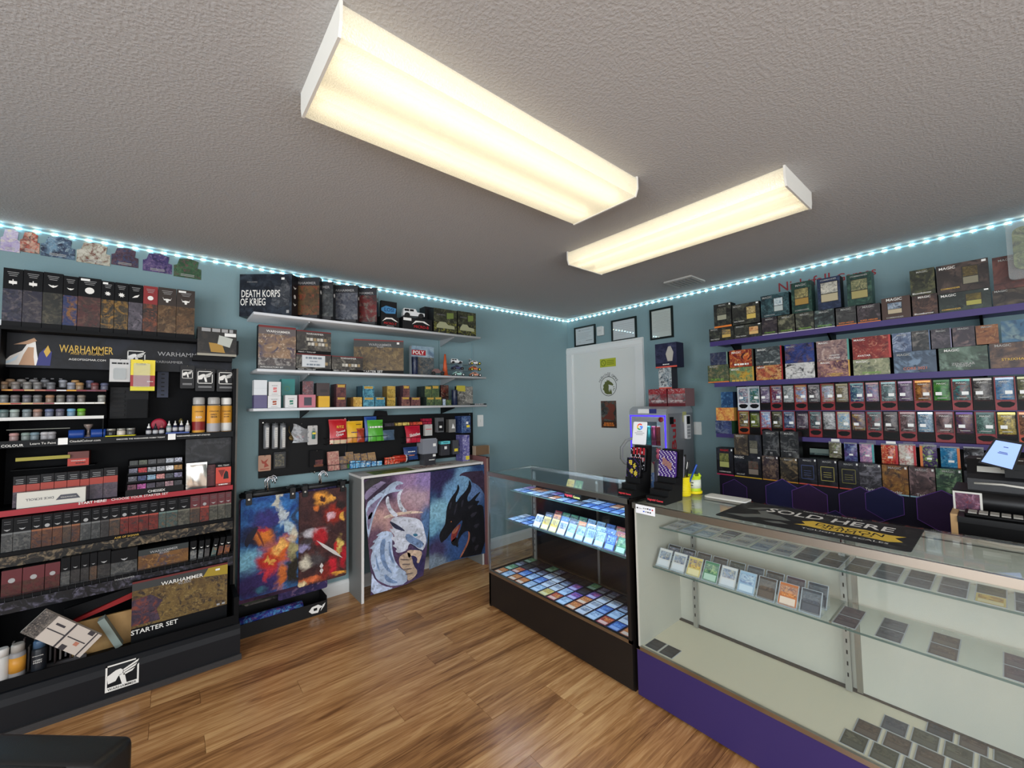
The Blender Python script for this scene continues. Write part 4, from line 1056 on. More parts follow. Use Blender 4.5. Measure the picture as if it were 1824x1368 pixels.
# spray cans
def spray(px0, px1, y, z, htop, cap, bands, lab, grp, word=None, wm=None, bm=None, capm=None):
    x0, x1 = XA(px0, y, z), XA(px1, y, z); R = (x1-x0)/2
    h = htop
    r = empty('spray_can', ((x0+x1)/2, y, z+.0006), 0, lab, 'spray can', grp)
    prof = [(R*.96, 0), (R, .004)]; mis = [0]
    for i, (f, mi) in enumerate(bands):
        prof.append((R, h*.76*f)); mis.append(mi)
    prof += [(R*.9, h*.785), (R*.6, h*.8)]; mis += [2, 2]
    MB().lathe(prof, 20, mis=mis).build('can_body', bm, r)
    MB().lathe([(R*.88, h*.8), (R*.9, h*.81), (R*.9, h*.97), (R*.8, h)], 18).build('cap', capm, r)
    if word:
        for t_, zz, ww, mm in word: text(r, t_, 0, zz*h, R*ww, -R-.0012, mm, bold=.01)
    return r
M_CAPC = mat('cap_clear', (160, 158, 154), .2); M_CAPW = mat('cap_white', (216, 214, 208), .4); M_TIN = mat('tin', (170, 170, 170), .3, .8)
M_OR = mat('can_orange', (204, 146, 52), .4); M_RD = mat('can_red', (124, 34, 34), .4); M_GR = mat('can_grey', (158, 156, 158), .4); M_WHC = mat('can_white', (206, 204, 198), .4)
hc = ZA(352, 708, -.2)-S2
spray(341, 365, -.2, S2, hc, 0, [(.1, 0), (.42, 1), (1.0, 0)], 'red and orange spray can on the middle rack shelf', 'spray cans on the middle shelf', [('COLOUR', .6, 1.3, BLACK_INK), ('RED', .44, .9, WHITE_INK)], None, [M_OR, M_RD, M_TIN], M_CAPC)
spray(367.5, 392, -.2, S2, hc, 0, [(.1, 1), (.34, 1), (1.0, 0)], 'grey and orange spray can on the middle rack shelf', 'spray cans on the middle shelf', [('COLOUR', .6, 1.35, BLACK_INK), ('GREY', .51, 1.0, BLACK_INK), ('SEER', .44, .95, BLACK_INK)], None, [M_OR, M_GR, M_TIN], M_CAPC)
spray(391, 413, -.165, S2, hc*.99, 0, [(.1, 1), (.34, 1), (1.0, 0)], 'white capped orange and white spray can at the end of the middle rack shelf', 'spray cans on the middle shelf', [('COLOUR', .6, 1.35, BLACK_INK), ('WHITE', .51, .95, BLACK_INK), ('SCAR', .44, .85, BLACK_INK)], None, [M_OR, M_WHC, M_TIN], M_CAPW)

# hanging goods on the rack's panel
def hook(parent, x, y0, y1, z):
    MB().tube([(x, y1, z), (x, y0, z), (x, y0-.006, z+.006)], .0018, 5).build('hook', M_ALUD, parent)
def blister(name, px0, px1, py0, py1, y, lab, layers, depth=.012, bulge=None, texts=(), tag_='blister pack'):
    z0 = ZA((px0+px1)/2, py1, y); z1 = ZA((px0+px1)/2, py0, y); x0 = XA(px0, y, (z0+z1)/2); x1 = XA(px1, y, (z0+z1)/2)
    w, h = x1-x0, z1-z0
    r = empty(name, (x0, y, z0), 0, lab, tag_)
    b = MB(); mats = []
    for a, c, m in layers:
        mats.append(m); b.box(0, w, 0, .002, a*h, c*h, len(mats)-1)
    b.build('backing_card', mats, r)
    if bulge:
        a, c, e, f, m = bulge
        MB().bevbox(a*w, c*w, -depth, 0, e*h, f*h, .006, axis=1).build('blister', m, r)
    for t_, u, v, ww, mm in texts: text(r, t_, u*w, v*h, ww*w, -.0012, mm)
    hook(r, w/2, -.004, -y*-1 if False else -(y)-.03, h*.97)
    return r, w, h
CL = glassy('blister_clear', (.9, .92, .92), 1.2, haze=.12)
blister('blister_pack', 195, 232, 640, 680, -.17, 'white hanging blister pack beside the yellow one on the rack', [(0, 1, mat('card_white', (190, 190, 188), .5))], .014, (.2, .8, .1, .6, CL), (('~', .5, .82, .8, BLACK_INK),))
blister('blister_pack', 232.5, 276, 641, 696, -.19, 'yellow and red hanging blister pack on the rack', [(0, .14, MATS['plastic_yellow']), (.14, .5, mat('card_red', (150, 34, 34), .4)), (.5, 1, mat('card_yellow', (222, 200, 44), .4))], .016, (.12, .8, .12, .88, CL), (('SUPER', .42, .85, .4, BLACK_INK), ('~', .8, .3, .25, WHITE_INK)))
# black organiser and navy column on the panel
og = empty('brush_organiser', (XA(197, -.1, 1.6), -.1, ZA(230, 745, -.1)), 0, 'black slotted organiser on the rack panel', 'organiser')
ow = XA(265, -.1, 1.6)-XA(197, -.1, 1.6); oh = ZA(230, 690, -.1)-ZA(230, 745, -.1)
bx('back_plate', 0, ow, 0, .07, 0, oh, mat('organiser_black', (18, 19, 21), .5, spec=.15), og)
for k in range(6): MB().bevbox(ow*.06, ow*.38, -.006, 0, oh*(.06+.15*k), oh*(.15+.15*k), .006, axis=1).build('slot', M_BLK2, og)
bx('tray', ow*.44, ow*.98, -.02, 0, 0, oh*.6, mat('organiser_dark', (13, 14, 16), .5, spec=.1), og)
nv = empty('peg_column', (XA(280, -.07, 1.6), -.07, ZA(290, 708, -.07)), 0, 'navy perforated column on the rack panel', 'hanging card')
nw = XA(300, -.07, 1.6)-XA(280, -.07, 1.6); nh = ZA(290, 662, -.07)-ZA(290, 708, -.07)
bx('backing_card', 0, nw, 0, .04, 0, nh, mat('card_navy', (34, 42, 62), .5), nv)
for k in range(6):
    patch(nv, 'hole', nw*.35, nw*.65, nh*(.08+.16*k), nh*(.12+.16*k), M_BLK2, 0)
for j, (a, b_, c, d) in enumerate(((323, 344, 656, 683), (350, 380, 662, 688), (388, 416, 664, 689))):
    y = -.13
    z0 = ZA(a, d, y); z1 = ZA(a, c, y); x0 = XA(a, y, z0); x1 = XA(b_, y, z0)
    r = empty('tool_bag', (x0, y, z0), 0, f'black pouch with white hammer print, {ORD[j]} of three below the perched box', 'pouch', 'black pouches on the rack panel')
    w, h = x1-x0, z1-z0
    MB().bevbox(-.006, w+.006, 0, .03, -.03, h+.02, .006, axis=1).build('pouch', mat('pouch_black', (18, 18, 20), .5), r)
    emblem(r, w/2, h*.62, min(w, h)*.9, -.0012, WHITE_INK)
    for k in range(2): patch(r, 'print_line', w*.1, w*.9, -.008+.006*k, -.005+.006*k, GREY_INK)
    hook(r, w/2, -.004, .1, h+.012)

# second bay: packs, dice, decks
B2 = RZ1
yb2 = MB().box(XA(28, -.14, 1.2), XA(125, -.14, 1.2), -.145, -.135, ZA(75, 819, -.14), ZA(75, 813, -.14)).build('yellow_bar', mat('bar_yellow', (150, 140, 50), .5), rack); RP(yb2)
sbx = MB().box(XA(20, -.12, 1.2), XA(170, -.12, 1.2), -.13, -.03, ZA(140, 829, -.13)-.004, ZA(140, 829, -.13)-.001).build('mid_ledge', M_RACK, rack); RP(sbx)
zl = ZA(140, 829, -.13)
x0, x1 = XA(120, -.13, zl), XA(158, -.13, zl); hh = ZA(140, 804, -.13)-zl
o = carton('small_carton', (x0, -.13, zl-.0005), 0, x1-x0, .07, hh, [(0, .5, mat('carton_red', (166, 44, 28), .4)), (.5, 1, mat('carton_brown', (92, 34, 24), .4))], MATS['carton_brown'], 'small red carton on the ledge in the second rack bay', 'box')
text(o, 'WARHAMMER', (x1-x0)/2, hh*.36, (x1-x0)*.7, -.001, WHITE_INK); text(o, '~', (x1-x0)*.6, hh*.18, (x1-x0)*.45, -.001, BLACK_INK)
ed = [21, 45, 70, 95, 118, 141, 158, 183, 209]
tp = [849, 847, 844, 842, 840, 839, 836, 833]
for i in range(8):
    x0, x1 = XA(ed[i], -.19, B2)+.001, XA(ed[i+1], -.19, B2)-.001
    h = ZA((ed[i]+ed[i+1])/2, tp[i], -.19)-B2
    w = x1-x0
    lowart = art((70, 60, 72), (54, 48, 56), (90, 76, 84), (44, 40, 46), 40)
    o = carton('rule_pack', (x0, -.19, B2+.0005), 0, w, .03, h, [(0, .5, lowart), (.5, .72, mat('pack_red', (150, 50, 36), .4)), (.72, 1, mat('pack_black', (20, 20, 22), .45, spec=.15))], MATS['pack_black'], f'black and red model pack, {ORD[i]} in the second rack bay', 'pack', 'black and red packs in the second bay')
    for k in range(3): patch(o, 'print_line', w*(.2+.05*(k % 2)), w*.8, h*(.76+.06*k), h*(.775+.06*k), GREY_INK)
# white carton lying upside down
x0, x1 = XA(29, -.235, B2), XA(152, -.235, B2); h = ZA(90, 873, -.235)-B2
o = carton('dice_scroll_carton', (x0, -.235, B2+.0005), 0, x1-x0, .03, h, mat('carton_white', (196, 194, 184), .5), MATS['carton_white'], 'long white carton lying upside down above the red shelf strip', 'box')
t = text(o, 'DICE SCROLL', (x1-x0)*.32, h*.5, (x1-x0)*.4, -.001, mat('ink_slate', (70, 72, 80), .5), bold=.01); t.rotation_euler = (0, math.pi, 0)
poly(o, 'logo_bar', [((x1-x0)*.55, h*.3), ((x1-x0)*.92, h*.3), ((x1-x0)*.86, h*.62), ((x1-x0)*.62, h*.62)], MATS['ink_slate'])
text(o, 'WARHAMMER', (x1-x0)*.74, h*.45, (x1-x0)*.24, -.002, MATS['carton_white']).rotation_euler = (0, math.pi, 0)
# dice display
dd = empty('dice_display', (XA(223, -.235, B2), -.235, B2+.0005), 0, 'black counter display of boxed dice sets in the second rack bay', 'dice display')
dw = XA(327, -.235, B2)-XA(223, -.235, B2)
MB().prism([(0, 0), (.16, 0), (.16, .19), (.15, .19), (.005, .03), (0, .03)], 0, dw, 0).build('stand', M_BLK2, dd)
text(dd, 'CHESSEX', dw*.52, .015, dw*.3, -.0012, WHITE_INK, bold=.01)
dc = [[(90, 60, 70), (150, 80, 130), (70, 66, 76), (66, 60, 66), (150, 120, 126), (50, 50, 54)], [(90, 90, 96), (60, 66, 96), (130, 160, 180), (190, 130, 126), (60, 64, 70), (110, 106, 130)], [(96, 96, 110), (170, 50, 54), (130, 132, 136), (150, 152, 156), (206, 206, 206), (160, 116, 50)], [(54, 58, 54), (70, 76, 60), (60, 60, 62), (50, 48, 48), (150, 154, 160), (176, 178, 190)]]
for r_ in range(4):
    for k in range(6):
        t0 = .01+.037*r_; s = dw/6.3
        c = dc[r_][k]
        bxm = MB().box(.002, s-.002, 0, .018, 0, .026).mesh('dice_box', art(c, tuple(int(v*.7) for v in c), tuple(min(255, int(v*1.3)) for v in c), (30, 30, 34), 60, .2))
        q = link('dice_box', bxm, None, (dd.location.x+.006+k*s, dd.location.y+.0+.037*r_+.0005, dd.location.z+.0345+.041*r_), (0, 0, 0))
        tag(q, f'clear boxed dice set, {ORD[k]} along {["the lowest", "the second", "the third", "the top"][r_]} row of the dice display', 'dice box', 'boxed dice in the black display')
    if r_ >= 0:
        bx('step', 0.004, dw-.004, .037*r_-.0002, .037*r_+.03, .028, .0342+.041*r_, M_BLK2, dd)
# dark art box, foil pack, book, red deck
def ybox(name, px0, px1, py0, y, zb, d, front, side, lab, cat='box', grp=None):
    x0, x1 = XA(px0, y, zb), XA(px1, y, zb); h = ZA((px0+px1)/2, py0, y)-zb
    o = carton(name, (x0, y, zb+.0005), 0, x1-x0, d, h, front, side, lab, cat, grp)
    return o, x1-x0, h
o, w, h = ybox('battle_box', 329, 411, 781, -.15, B2, .05, art((16, 17, 19), (24, 26, 28), (50, 50, 54), (12, 12, 14), 14, .4), DK_, 'dark wrapped box with faint battle art at the end of the second rack bay')
text(o, 'WARHAMMER', w*.6, h*.9, w*.5, -.001, mat('ink_dim', (64, 64, 66), .5))
fo = empty('foil_pack', (XA(331, -.225, B2), -.225, B2+.0005), 0, 'shiny silver foil pack leaning in the second rack bay', 'pack')
fw = XA(368, -.225, B2)-XA(331, -.225, B2); fh = ZA(350, 828, -.225)-B2
MB().grid(lambda u, v: (u*fw, -.008*math.sin(math.pi*u)*math.sin(math.pi*v)**.5+.002*math.sin(9*u+5*v), v*fh), 10, 10).grid(lambda u, v: (u*fw, .006*math.sin(math.pi*u)+.001, v*fh), 4, 4, flip=True).build('pouch', mat('foil', (200, 196, 188), .2, .9), fo)
MB().box(0, fw, -.001, .002, fh, fh+.012).build('seal_strip', MATS['foil'], fo)
ybox('rule_book', 369, 383, 828, -.20, B2, .04, art((84, 34, 38), (66, 28, 32), (104, 56, 56), (50, 24, 28), 20), DK_, 'thin dark red book between the foil pack and the red deck', 'book')
o, w, h = ybox('card_deck', 384, 411, 826, -.235, B2, .035, [(0, .12, mat('deck_dark', (120, 36, 28), .4)), (.12, .84, mat('deck_red', (190, 62, 44), .4)), (.84, 1, DK_)], DK_, 'red card deck with black triangle at the end of the second rack bay', 'card deck')
poly(o, 'triangle', [(w*.15, h*.72), (w*.6, h*.72), (w*.4, h*.38)], mat('ink_maroon', (110, 34, 28), .5)); poly(o, 'figure', [(w*.5, h*.3), (w*.85, h*.3), (w*.8, h*.6), (w*.65, h*.68), (w*.52, h*.5)], BLACK_INK)
text(o, 'KILL TEAM', w*.5, h*.92, w*.7, -.001, WHITE_INK); text(o, '~', w*.5, h*.06, w*.6, -.001, WHITE_INK)

# third bay: rows of small kit boxes
sc_ = .2522
e3 = [0, 85, 215, 290, 365, 437, 500, 562, 640, 705, 768, 845, 905, 977, 1047, 1117, 1170, 1253, 1340, 1410, 1475, 1535, 1588, 1632]
e3 = [v*sc_ for v in e3]
palS = {'g': ((66, 70, 72), (96, 98, 98), (120, 120, 116), (44, 46, 48)), 'o': ((96, 56, 40), (130, 80, 50), (60, 52, 60), (46, 40, 40)), 'r': ((120, 30, 30), (150, 60, 48), (60, 52, 52), (46, 36, 36)), 't': ((60, 84, 84), (90, 110, 104), (130, 104, 80), (40, 46, 50)), 'b': ((84, 64, 54), (110, 84, 66), (60, 60, 60), (46, 40, 36)), 'k': ((46, 46, 48), (64, 62, 62), (80, 78, 76), (32, 32, 34)), 'm': ((70, 72, 64), (96, 96, 84), (130, 126, 110), (48, 48, 44))}
sq = 'ggoooboggkbrrrrttmbrmmm'
nm3 = {'g': 'grey', 'o': 'orange', 'r': 'red', 't': 'teal', 'b': 'tan', 'k': 'charcoal', 'm': 'olive'}
T3T = RZ-.004
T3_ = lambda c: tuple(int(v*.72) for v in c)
for i in range(23):
    y = -.285
    x0, x1 = XA(e3[i], y, T3)+.0008, XA(e3[i+1], y, T3)-.0008; w = x1-x0
    h = T3T-T3-.002
    k = sq[i]
    red = i in (18, 19, 20, 21, 22)
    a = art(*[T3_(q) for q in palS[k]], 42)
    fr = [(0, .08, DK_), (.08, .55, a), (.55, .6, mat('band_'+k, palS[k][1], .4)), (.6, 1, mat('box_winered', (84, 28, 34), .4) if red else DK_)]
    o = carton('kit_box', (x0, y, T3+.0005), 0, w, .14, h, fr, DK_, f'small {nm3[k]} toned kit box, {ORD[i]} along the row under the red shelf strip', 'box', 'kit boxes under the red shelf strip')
    icon(o, ['wings', 'wings', 'wings', 'skull'][i % 4], w/2, h*.68, min(.011, w*.34), GREY_INK)
    for q in range(2): patch(o, 'print_line', w*.2, w*.8, h*(.84+.06*q), h*(.855+.06*q), mat('ink_dimgrey', (84, 84, 86), .5))
# fourth bay: lower row
e4 = [(0, 38), (38.5, 78), (78.5, 106), (106.5, 124), (124.5, 142), (142.5, 158), (158.5, 172), (172.5, 196), (196.5, 244)]
s4 = ['wine', 'wine', 'wine', 'g', 'k', 'k', 'b', 'k', 'g']
WINE = ((84, 30, 34), (104, 44, 44), (90, 60, 48), (60, 26, 30))
for i, (a0, a1) in enumerate(e4):
    y = -.335
    x0, x1 = XA(a0, y, T4)+.0008, XA(a1, y, T4)-.0008; w = x1-x0
    h = (.135 if i < 3 else .148) if i < 8 else .14
    wine = s4[i] == 'wine'
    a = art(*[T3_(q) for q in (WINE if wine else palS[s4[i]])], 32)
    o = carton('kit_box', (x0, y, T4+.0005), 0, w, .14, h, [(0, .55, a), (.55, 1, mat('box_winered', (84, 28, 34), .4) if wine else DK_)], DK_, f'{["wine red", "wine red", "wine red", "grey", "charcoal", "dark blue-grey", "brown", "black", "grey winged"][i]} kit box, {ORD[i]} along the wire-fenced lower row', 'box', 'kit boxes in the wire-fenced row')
    icon(o, 'skull' if wine else 'wings', w/2, h*.63, min(.014, w*.25), GREY_INK)
y = -.335
x0, x1 = XA(245.5, y, T4), XA(335, y, T4); w = x1-x0; h = .118
o = carton('battle_box', (x0, y, T4+.0005), 0, w, .1, h, [(0, .1, DK_), (.1, .74, art((110, 76, 40), (80, 54, 34), (66, 60, 70), (140, 104, 60), 18)), (.74, 1, mat('box_slate', (40, 46, 46), .4))], DK_, 'wide orange-brown battle box in the wire-fenced lower row', 'box')
text(o, 'WARHAMMER', w*.5, h*.84, w*.56, -.001, GREY_INK, bold=.008); text(o, '40,000', w*.5, h*.73, w*.2, -.001, GREY_INK)
for k in range(2): patch(o, 'print_line', w*.2, w*.7, h*(.03+.04*k), h*(.045+.04*k), GREY_INK)
for i, (a0, a1, k, lean) in enumerate(((338, 351, 'g', 0), (352, 362, 'g', 3), (363, 373, 'k', 3), (374, 384, 't', 10), (386, 396, 'o', 9), (397, 408, 'o', 9))):
    x0, x1 = XA(a0, y, T4)+.001, XA(a1, y, T4)-.001; w = x1-x0; h = .12 if i else .125
    r_ = math.radians(lean)
    o = carton('slim_box', (x0, y, T4+.001), 0, w*.92, .12, h*.94, [(0, .55, art(*palS[k], 50)), (.55, 1, DK_)], DK_, f'slim {nm3[k]} kit box {"leaning" if lean else "upright"}, {ORD[i]} beside the wide battle box', 'box', 'slim boxes beside the wide battle box')
    o.rotation_euler = (0, r_, 0)
    icon(o, 'wings', w/2, h*.62, w*.3, WHITE_INK)

# bottom bin
BZ = LIPZ+.0085
y = -.375
x0, x1 = XA(233, y, BZ+.05), XA(404, y, BZ+.05); w = x1-x0
zt = ZA(403, 1002, y); h = zt-BZ
o = carton('starter_set_box', (x0, y, BZ), 0, w, .09, h, [(0, .28, DK_), (.28, .86, art((84, 66, 40), (110, 90, 52), (44, 38, 36), (130, 110, 70), 30)), (.86, .97, mat('box_slate2', (52, 54, 54), .4)), (.97, 1, mat('box_stripe', (96, 34, 34), .4))], DK_, 'large starter set box with battle scene standing in the bottom bin', 'box', None)
text(o, 'WARHAMMER', w*.5, h*.88, w*.44, -.002, WHITE_INK, bold=.006); text(o, '40,000', w*.52, h*.825, w*.14, -.002, GREY_INK)
text(o, 'STARTER SET', w*.23, h*.22, w*.46, -.002, WHITE_INK, bold=.012)
poly(o, 'yellow_corner', [(w*.78, h*.97), (w, h*.97), (w, h*.8), (w*.72, h*.84)], mat('ink_mustard', (150, 128, 40), .5), -.0012)
poly(o, 'dark_figures', [(0, h*.32), (w*.28, h*.32), (w*.24, h*.5), (w*.3, h*.62), (w*.18, h*.75), (0, h*.72)], art((50, 42, 56), (70, 56, 70), (120, 60, 44), (34, 30, 40), 24), -.0011)
patch(o, 'price_sticker', w*.86, w*.91, h*.9, h*.93, STICK, -.0013)
for k, u in enumerate((.88, .94)): patch(o, 'maker_mark', w*u, w*(u+.035), h*.3, h*.33, GREY_INK, -.0012)
# parchment board and grey-green tome behind, leaning white terrain box in front
yy = -.30
x0, x1 = XA(128, yy, .35), XA(235, yy, .35)
pb = empty('open_set_box', (x0, yy, BZ), 0, 'open red-edged box with a tan board in the bottom bin', 'box')
MB().box(0, x1-x0, 0, .012, 0, .17).build('tan_board', wood_mat('tan_board', (150, 116, 70), (176, 140, 88), (196, 160, 104), 3, 3, .5), pb)
MB().prism([(0, .172), (x1-x0, .232), (x1-x0, .262), (0, .187)], -.006, .02, 1).build('red_edge', mat('edge_red', (130, 26, 28), .4), pb)
MB().prism([(-.03, .187), (x1-x0, .262), (x1-x0, .29), (-.03, .25)], 0, .02, 1).build('lid_panel', DK_, pb)
tm = MB().box(0, .028, 0, .05, 0, .175).build('grey_tome', mat('tome_grey', (124, 136, 130), .5), None, (XA(178, -.36, .33), -.372, BZ+.006), (0, math.radians(-0), 0))
tm.rotation_euler = (0, math.radians(-24), 0)
tm.location = (XA(207, -.36, .25), -.372, BZ+.014)
tag(tm, 'grey-green tome leaning against the large starter set box', 'book')
wz = ZA(142, 1171, -.42)
wt = empty('terrain_box', (XA(142, -.42, wz), -.422, wz), 0, 'long white printed terrain box leaning in the bottom bin', 'box')
bw, bh = .108, .27
MB().box(0, bw, 0, .02, 0, bh).build('carton', [mat('terrain_white', (186, 176, 166), .5)], wt)
wt.rotation_euler = (0, math.radians(-46), 0)
DKI = mat('ink_graphite', (56, 52, 56), .5)
for a, b_, c, d in ((0, bw, .118, .126), (bw*.46, bw*.5, .126, .205), (bw*.48, bw*.52, .03, .112), (0, bw, .018, .024), (0, bw*.2, .08, .105), (bw*.84, bw, .03, .055), (bw*.7, bw*.78, .15, .19)):
    patch(wt, 'print_block', a, b_, c, d, DKI)
patch(wt, 'art_end', 0, bw, .208, bh, art((70, 66, 64), (110, 104, 98), (46, 44, 44), (140, 130, 120), 40))
patch(wt, 'stamp', bw*.3, bw*.45, .05, .068, mat('ink_rust', (170, 110, 90), .5))
# tall clear-capped bottles at the bin's end
def binbottle(px, w_, h_, bodyc, capc, lab, word=None, panel=None, y=-.395):
    r = empty('spray_can', (XA(px, y, BZ+.1), y, BZ+.0006), 0, lab, 'spray can', 'cans in the bottom bin')
    R = w_/2
    MB().lathe([(R*.95, 0), (R, .004), (R, h_*.74), (R*.85, h_*.79), (R*.6, h_*.8)], 18).build('can_body', mat('bin_can_%d_%d_%d' % bodyc, bodyc, .35), r)
    MB().lathe([(R*.84, h_*.8), (R*.84, h_*.96), (R*.7, h_)], 16).build('cap', mat('bin_cap_%d_%d_%d' % capc, capc, .25), r)
    if panel: MB().lathe([(R+.0006, h_*.3), (R+.0006, h_*.68)], 18).build('label_wrap', panel, r)
    if word:
        for t_, v, ww in word: text(r, t_, 0, h_*v, R*ww, -R-.0015, WHITE_INK)
binbottle(3, .05, .17, (184, 182, 178), (196, 194, 190), 'white spray can at the open end of the bottom bin')
binbottle(31, .052, .175, (130, 128, 128), (150, 146, 140), 'grey spray can with orange label in the bottom bin', None, mat('bin_label', (190, 134, 50), .4))
binbottle(70, .05, .168, (26, 30, 36), (60, 84, 110), 'black spray can with blue cap in the bottom bin', (('WARHAMMER', .62, 1.4), ('HOBBY', .5, 1.1), ('PAINT', .44, 1.1)))
# sprue bundle lying behind the cans
sp = empty('sprue_bundle', (RX0+.05, -.33, BZ+.1), 0, 'bundle of grey model sprues hanging above the cans in the bottom bin', 'sprues')
for k in range(16):
    x = .02+k*.017
    MB().box(x, x+.006, random.uniform(-.02, .0), .012, random.uniform(-.09, -.06), random.uniform(.02, .07)).build('sprue', mat('sprue_%d' % (k % 3), [(90, 88, 90), (60, 50, 50), (110, 104, 100)][k % 3], .5), sp)
bx('sprue_rail', 0, .3, -.004, .014, -.1, -.085, mat('sprue_0', (90, 88, 90), .5), sp)
# white shelves on the shelf wall
M_SHELF = mat('shelf_white', (204, 206, 208), .45)
M_BRK = mat('bracket_grey', (170, 174, 176), .4, .3)
SH = [(-3.292, -1.503, 2.048), (-3.268, -1.448, 1.680), (-3.286, -1.443, 1.4235)]
SNAME = ['top', 'middle', 'bottom']
STX = (-2.95, -1.762)
for i, (x0, x1, z) in enumerate(SH):
    s = empty('wall_shelf', ((x0+x1)/2, -.15, z), 0, f'white wall shelf, {SNAME[i]} of the three on the teal wall', 'shelf', 'white wall shelves')
    MB().bevbox(x0-s.location.x, x1-s.location.x, -.15, .148, 0, .018, .004, axis=0).build('board', M_SHELF, s)
    for x in STX:
        MB().prism([(.146, 0), (-.1, 0), (-.1, -.008), (.146, -.06)], x-s.location.x-.004, x-s.location.x+.004, 0).build('bracket', M_BRK if i < 2 else M_BLK2, s)
for k, x in enumerate(STX):
    st = tag(bx('shelf_standard', x-.012, x+.012, -.0115, 0, 1.36, 2.1, mat('standard_teal', (120, 146, 150), .5)), f'slotted wall standard behind the white shelves, {["rack", "corner"][k]} side', 'shelf standard', 'shelf standards')
ZS = [z+.0185 for _, _, z in SH]
# ---- top shelf
A1 = ZS[0]
c0, c1, c2 = on(2, A1, 426, 563.7), on(2, A1, 520.6, 561.5), on(2, A1, 537.5, 564.5)
def facebox(name, a, b, depth, h, front, side, lab, z, left=None, right=None):
    """front face from a to b (x,y of the two lower corners)"""
    rz = math.atan2(b[1]-a[1], b[0]-a[0]); w = math.hypot(b[0]-a[0], b[1]-a[1])
    o = carton(name, (a[0], a[1], z), rz, w, depth, h, front, side, lab, 'box', None, left=left)
    return o, w
b0 = (c1.x, -.292); a0 = (XA(426, -.075, A1), -.075)
o, w = facebox('campaign_box', a0, b0, .085, .29, art((24, 28, 36), (34, 40, 50), (50, 58, 68), (18, 20, 26), 9), mat('box_ink', (20, 22, 28), .4), 'large dark blue-black boxed army set at the rack end of the top shelf', A1)
text(o, 'DEATH KORPS', w*.41, .155, w*.74, -.0015, WHITE_INK, .05, .012); text(o, 'OF KRIEG', w*.26, .098, w*.48, -.0015, WHITE_INK, .05, .012)
text(o, 'WARHAMMER', w*.24, .235, w*.2, -.0015, GREY_INK)
patch(o, 'price_sticker', w*.8, w*.86, .25, .265, STICK)
patch(o, 'maker_mark', w*.9, w*.95, .02, .04, GREY_INK)
poly(o, 'grey_trooper', [(w*.6, .08), (w*.72, .06), (w*.95, .07), (w*.97, .2), (w*.86, .27), (w*.78, .2), (w*.68, .21)], art((44, 48, 54), (64, 68, 74), (90, 92, 96), (30, 32, 38), 22), -.0011)
# spine print on its end
ic = empty('spine_print', (w, .04, 0), math.pi/2); ic.parent = o
icon(ic, 'wings', 0, .2, .022); icon(ic, 'skull', 0, .14, .018); icon(ic, 'wings', 0, .085, .022)
SPD = mat('spine_dark', (20, 21, 24), .4)
for i, (pb, pt, th, face, lab, word) in enumerate(((568.5, 494, .062, ((74, 58, 40), (104, 80, 50), (120, 62, 44), (50, 42, 34)), 'amber battle scene', True),
        (593, 502, .05, ((44, 48, 50), (66, 70, 72), (90, 92, 90), (34, 36, 38)), 'dim grey-green scene', False),
        (637, 508, .044, ((54, 58, 70), (84, 88, 96), (116, 116, 118), (40, 42, 52)), 'blue-grey ranks scene', True),
        (671, 513, .044, ((100, 36, 36), (60, 46, 46), (110, 104, 96), (44, 40, 40)), 'red sky scene', True))):
    fa = art(*face, 16); rz = math.radians(-36); WF = .27
    bx_ = XA(pb, -.288, A1); h = ZA(pb, pt, -.288)-A1
    nx_ = (568.5, 593, 637, 671, 705)[i+1]
    th = min(th, (XA(nx_, -.288, A1)-bx_)*math.sin(-rz)-.003)
    o = carton('army_box', (bx_-WF*math.cos(rz), -.288-WF*math.sin(rz), A1+.0004), rz, WF, th, h, [(0, .1, DK_), (.1, .8, fa), (.8, 1, mat('box_slate3', (40, 42, 46), .4))], SPD, f'army box with {lab}, {ORD[i]} after the large dark box on the top shelf', 'box', 'army boxes shelved askew on the top shelf')
    text(o, 'WARHAMMER', WF*.6, h*.86, WF*.62, -.0012, GREY_INK, bold=.008)
    for k in range(3): patch(o, 'print_line', WF*(.5+.04*k), WF*.95, h*(.03+.025*k), h*(.04+.025*k), mat('ink_dimgrey', (84, 84, 86), .5))
    sp_ = empty('spine_print', (WF, th/2, 0), math.pi/2); sp_.parent = o
    icon(sp_, ['gear', 'skull', 'skull', 'wings'][i], 0, h*.66, th*.36, WHITE_INK)
# remote-control car boxes
def abox(name, px0, px1, pytop, y, z, d, front, side, lab, cat='box', grp=None, zoff=.0004, left=None):
    x0, x1 = XA(px0, y, z), XA(px1, y, z); h = ZA((px0+px1)/2, pytop, y)-z
    o = carton(name, (x0, y, z+zoff), 0, x1-x0, d, h, front, side, lab, cat, grp, left=left)
    return o, x1-x0, h
CARB = mat('carbox_black', (22, 22, 24), .4)
o, w, h = abox('car_box', 679, 711, 564, -.27, A1, .1, CARB, CARB, 'low black car box with white car outline and red print, rack side, top shelf')
h1 = h
poly(o, 'car_outline', [(w*.05, h*.5), (w*.25, h*.86), (w*.6, h*.9), (w*.95, h*.55), (w*.8, h*.6), (w*.55, h*.78), (w*.3, h*.74)], WHITE_INK)
text(o, 'MICRO-T', w*.5, h*.36, w*.7, -.001, RED_INK); patch(o, 'print_line', w*.3, w*.7, h*.12, h*.16, GREY_INK)
o, w, h = abox('car_box', 679, 707, 537, -.21, A1+h1+.001, .03, CARB, CARB, 'black car box with blue winged badge standing on the low car box', zoff=.0004)
poly(o, 'badge', [(0, h*.55), (w*.3, h*.72), (w*.95, h*.62), (w*.9, h*.3), (w*.3, h*.25), (0, h*.4)], mat('ink_cyan', (70, 130, 176), .5)); text(o, 'LOSI', w*.5, h*.49, w*.6, -.0016, mat('ink_losi', (30, 60, 100), .5), bold=.02)
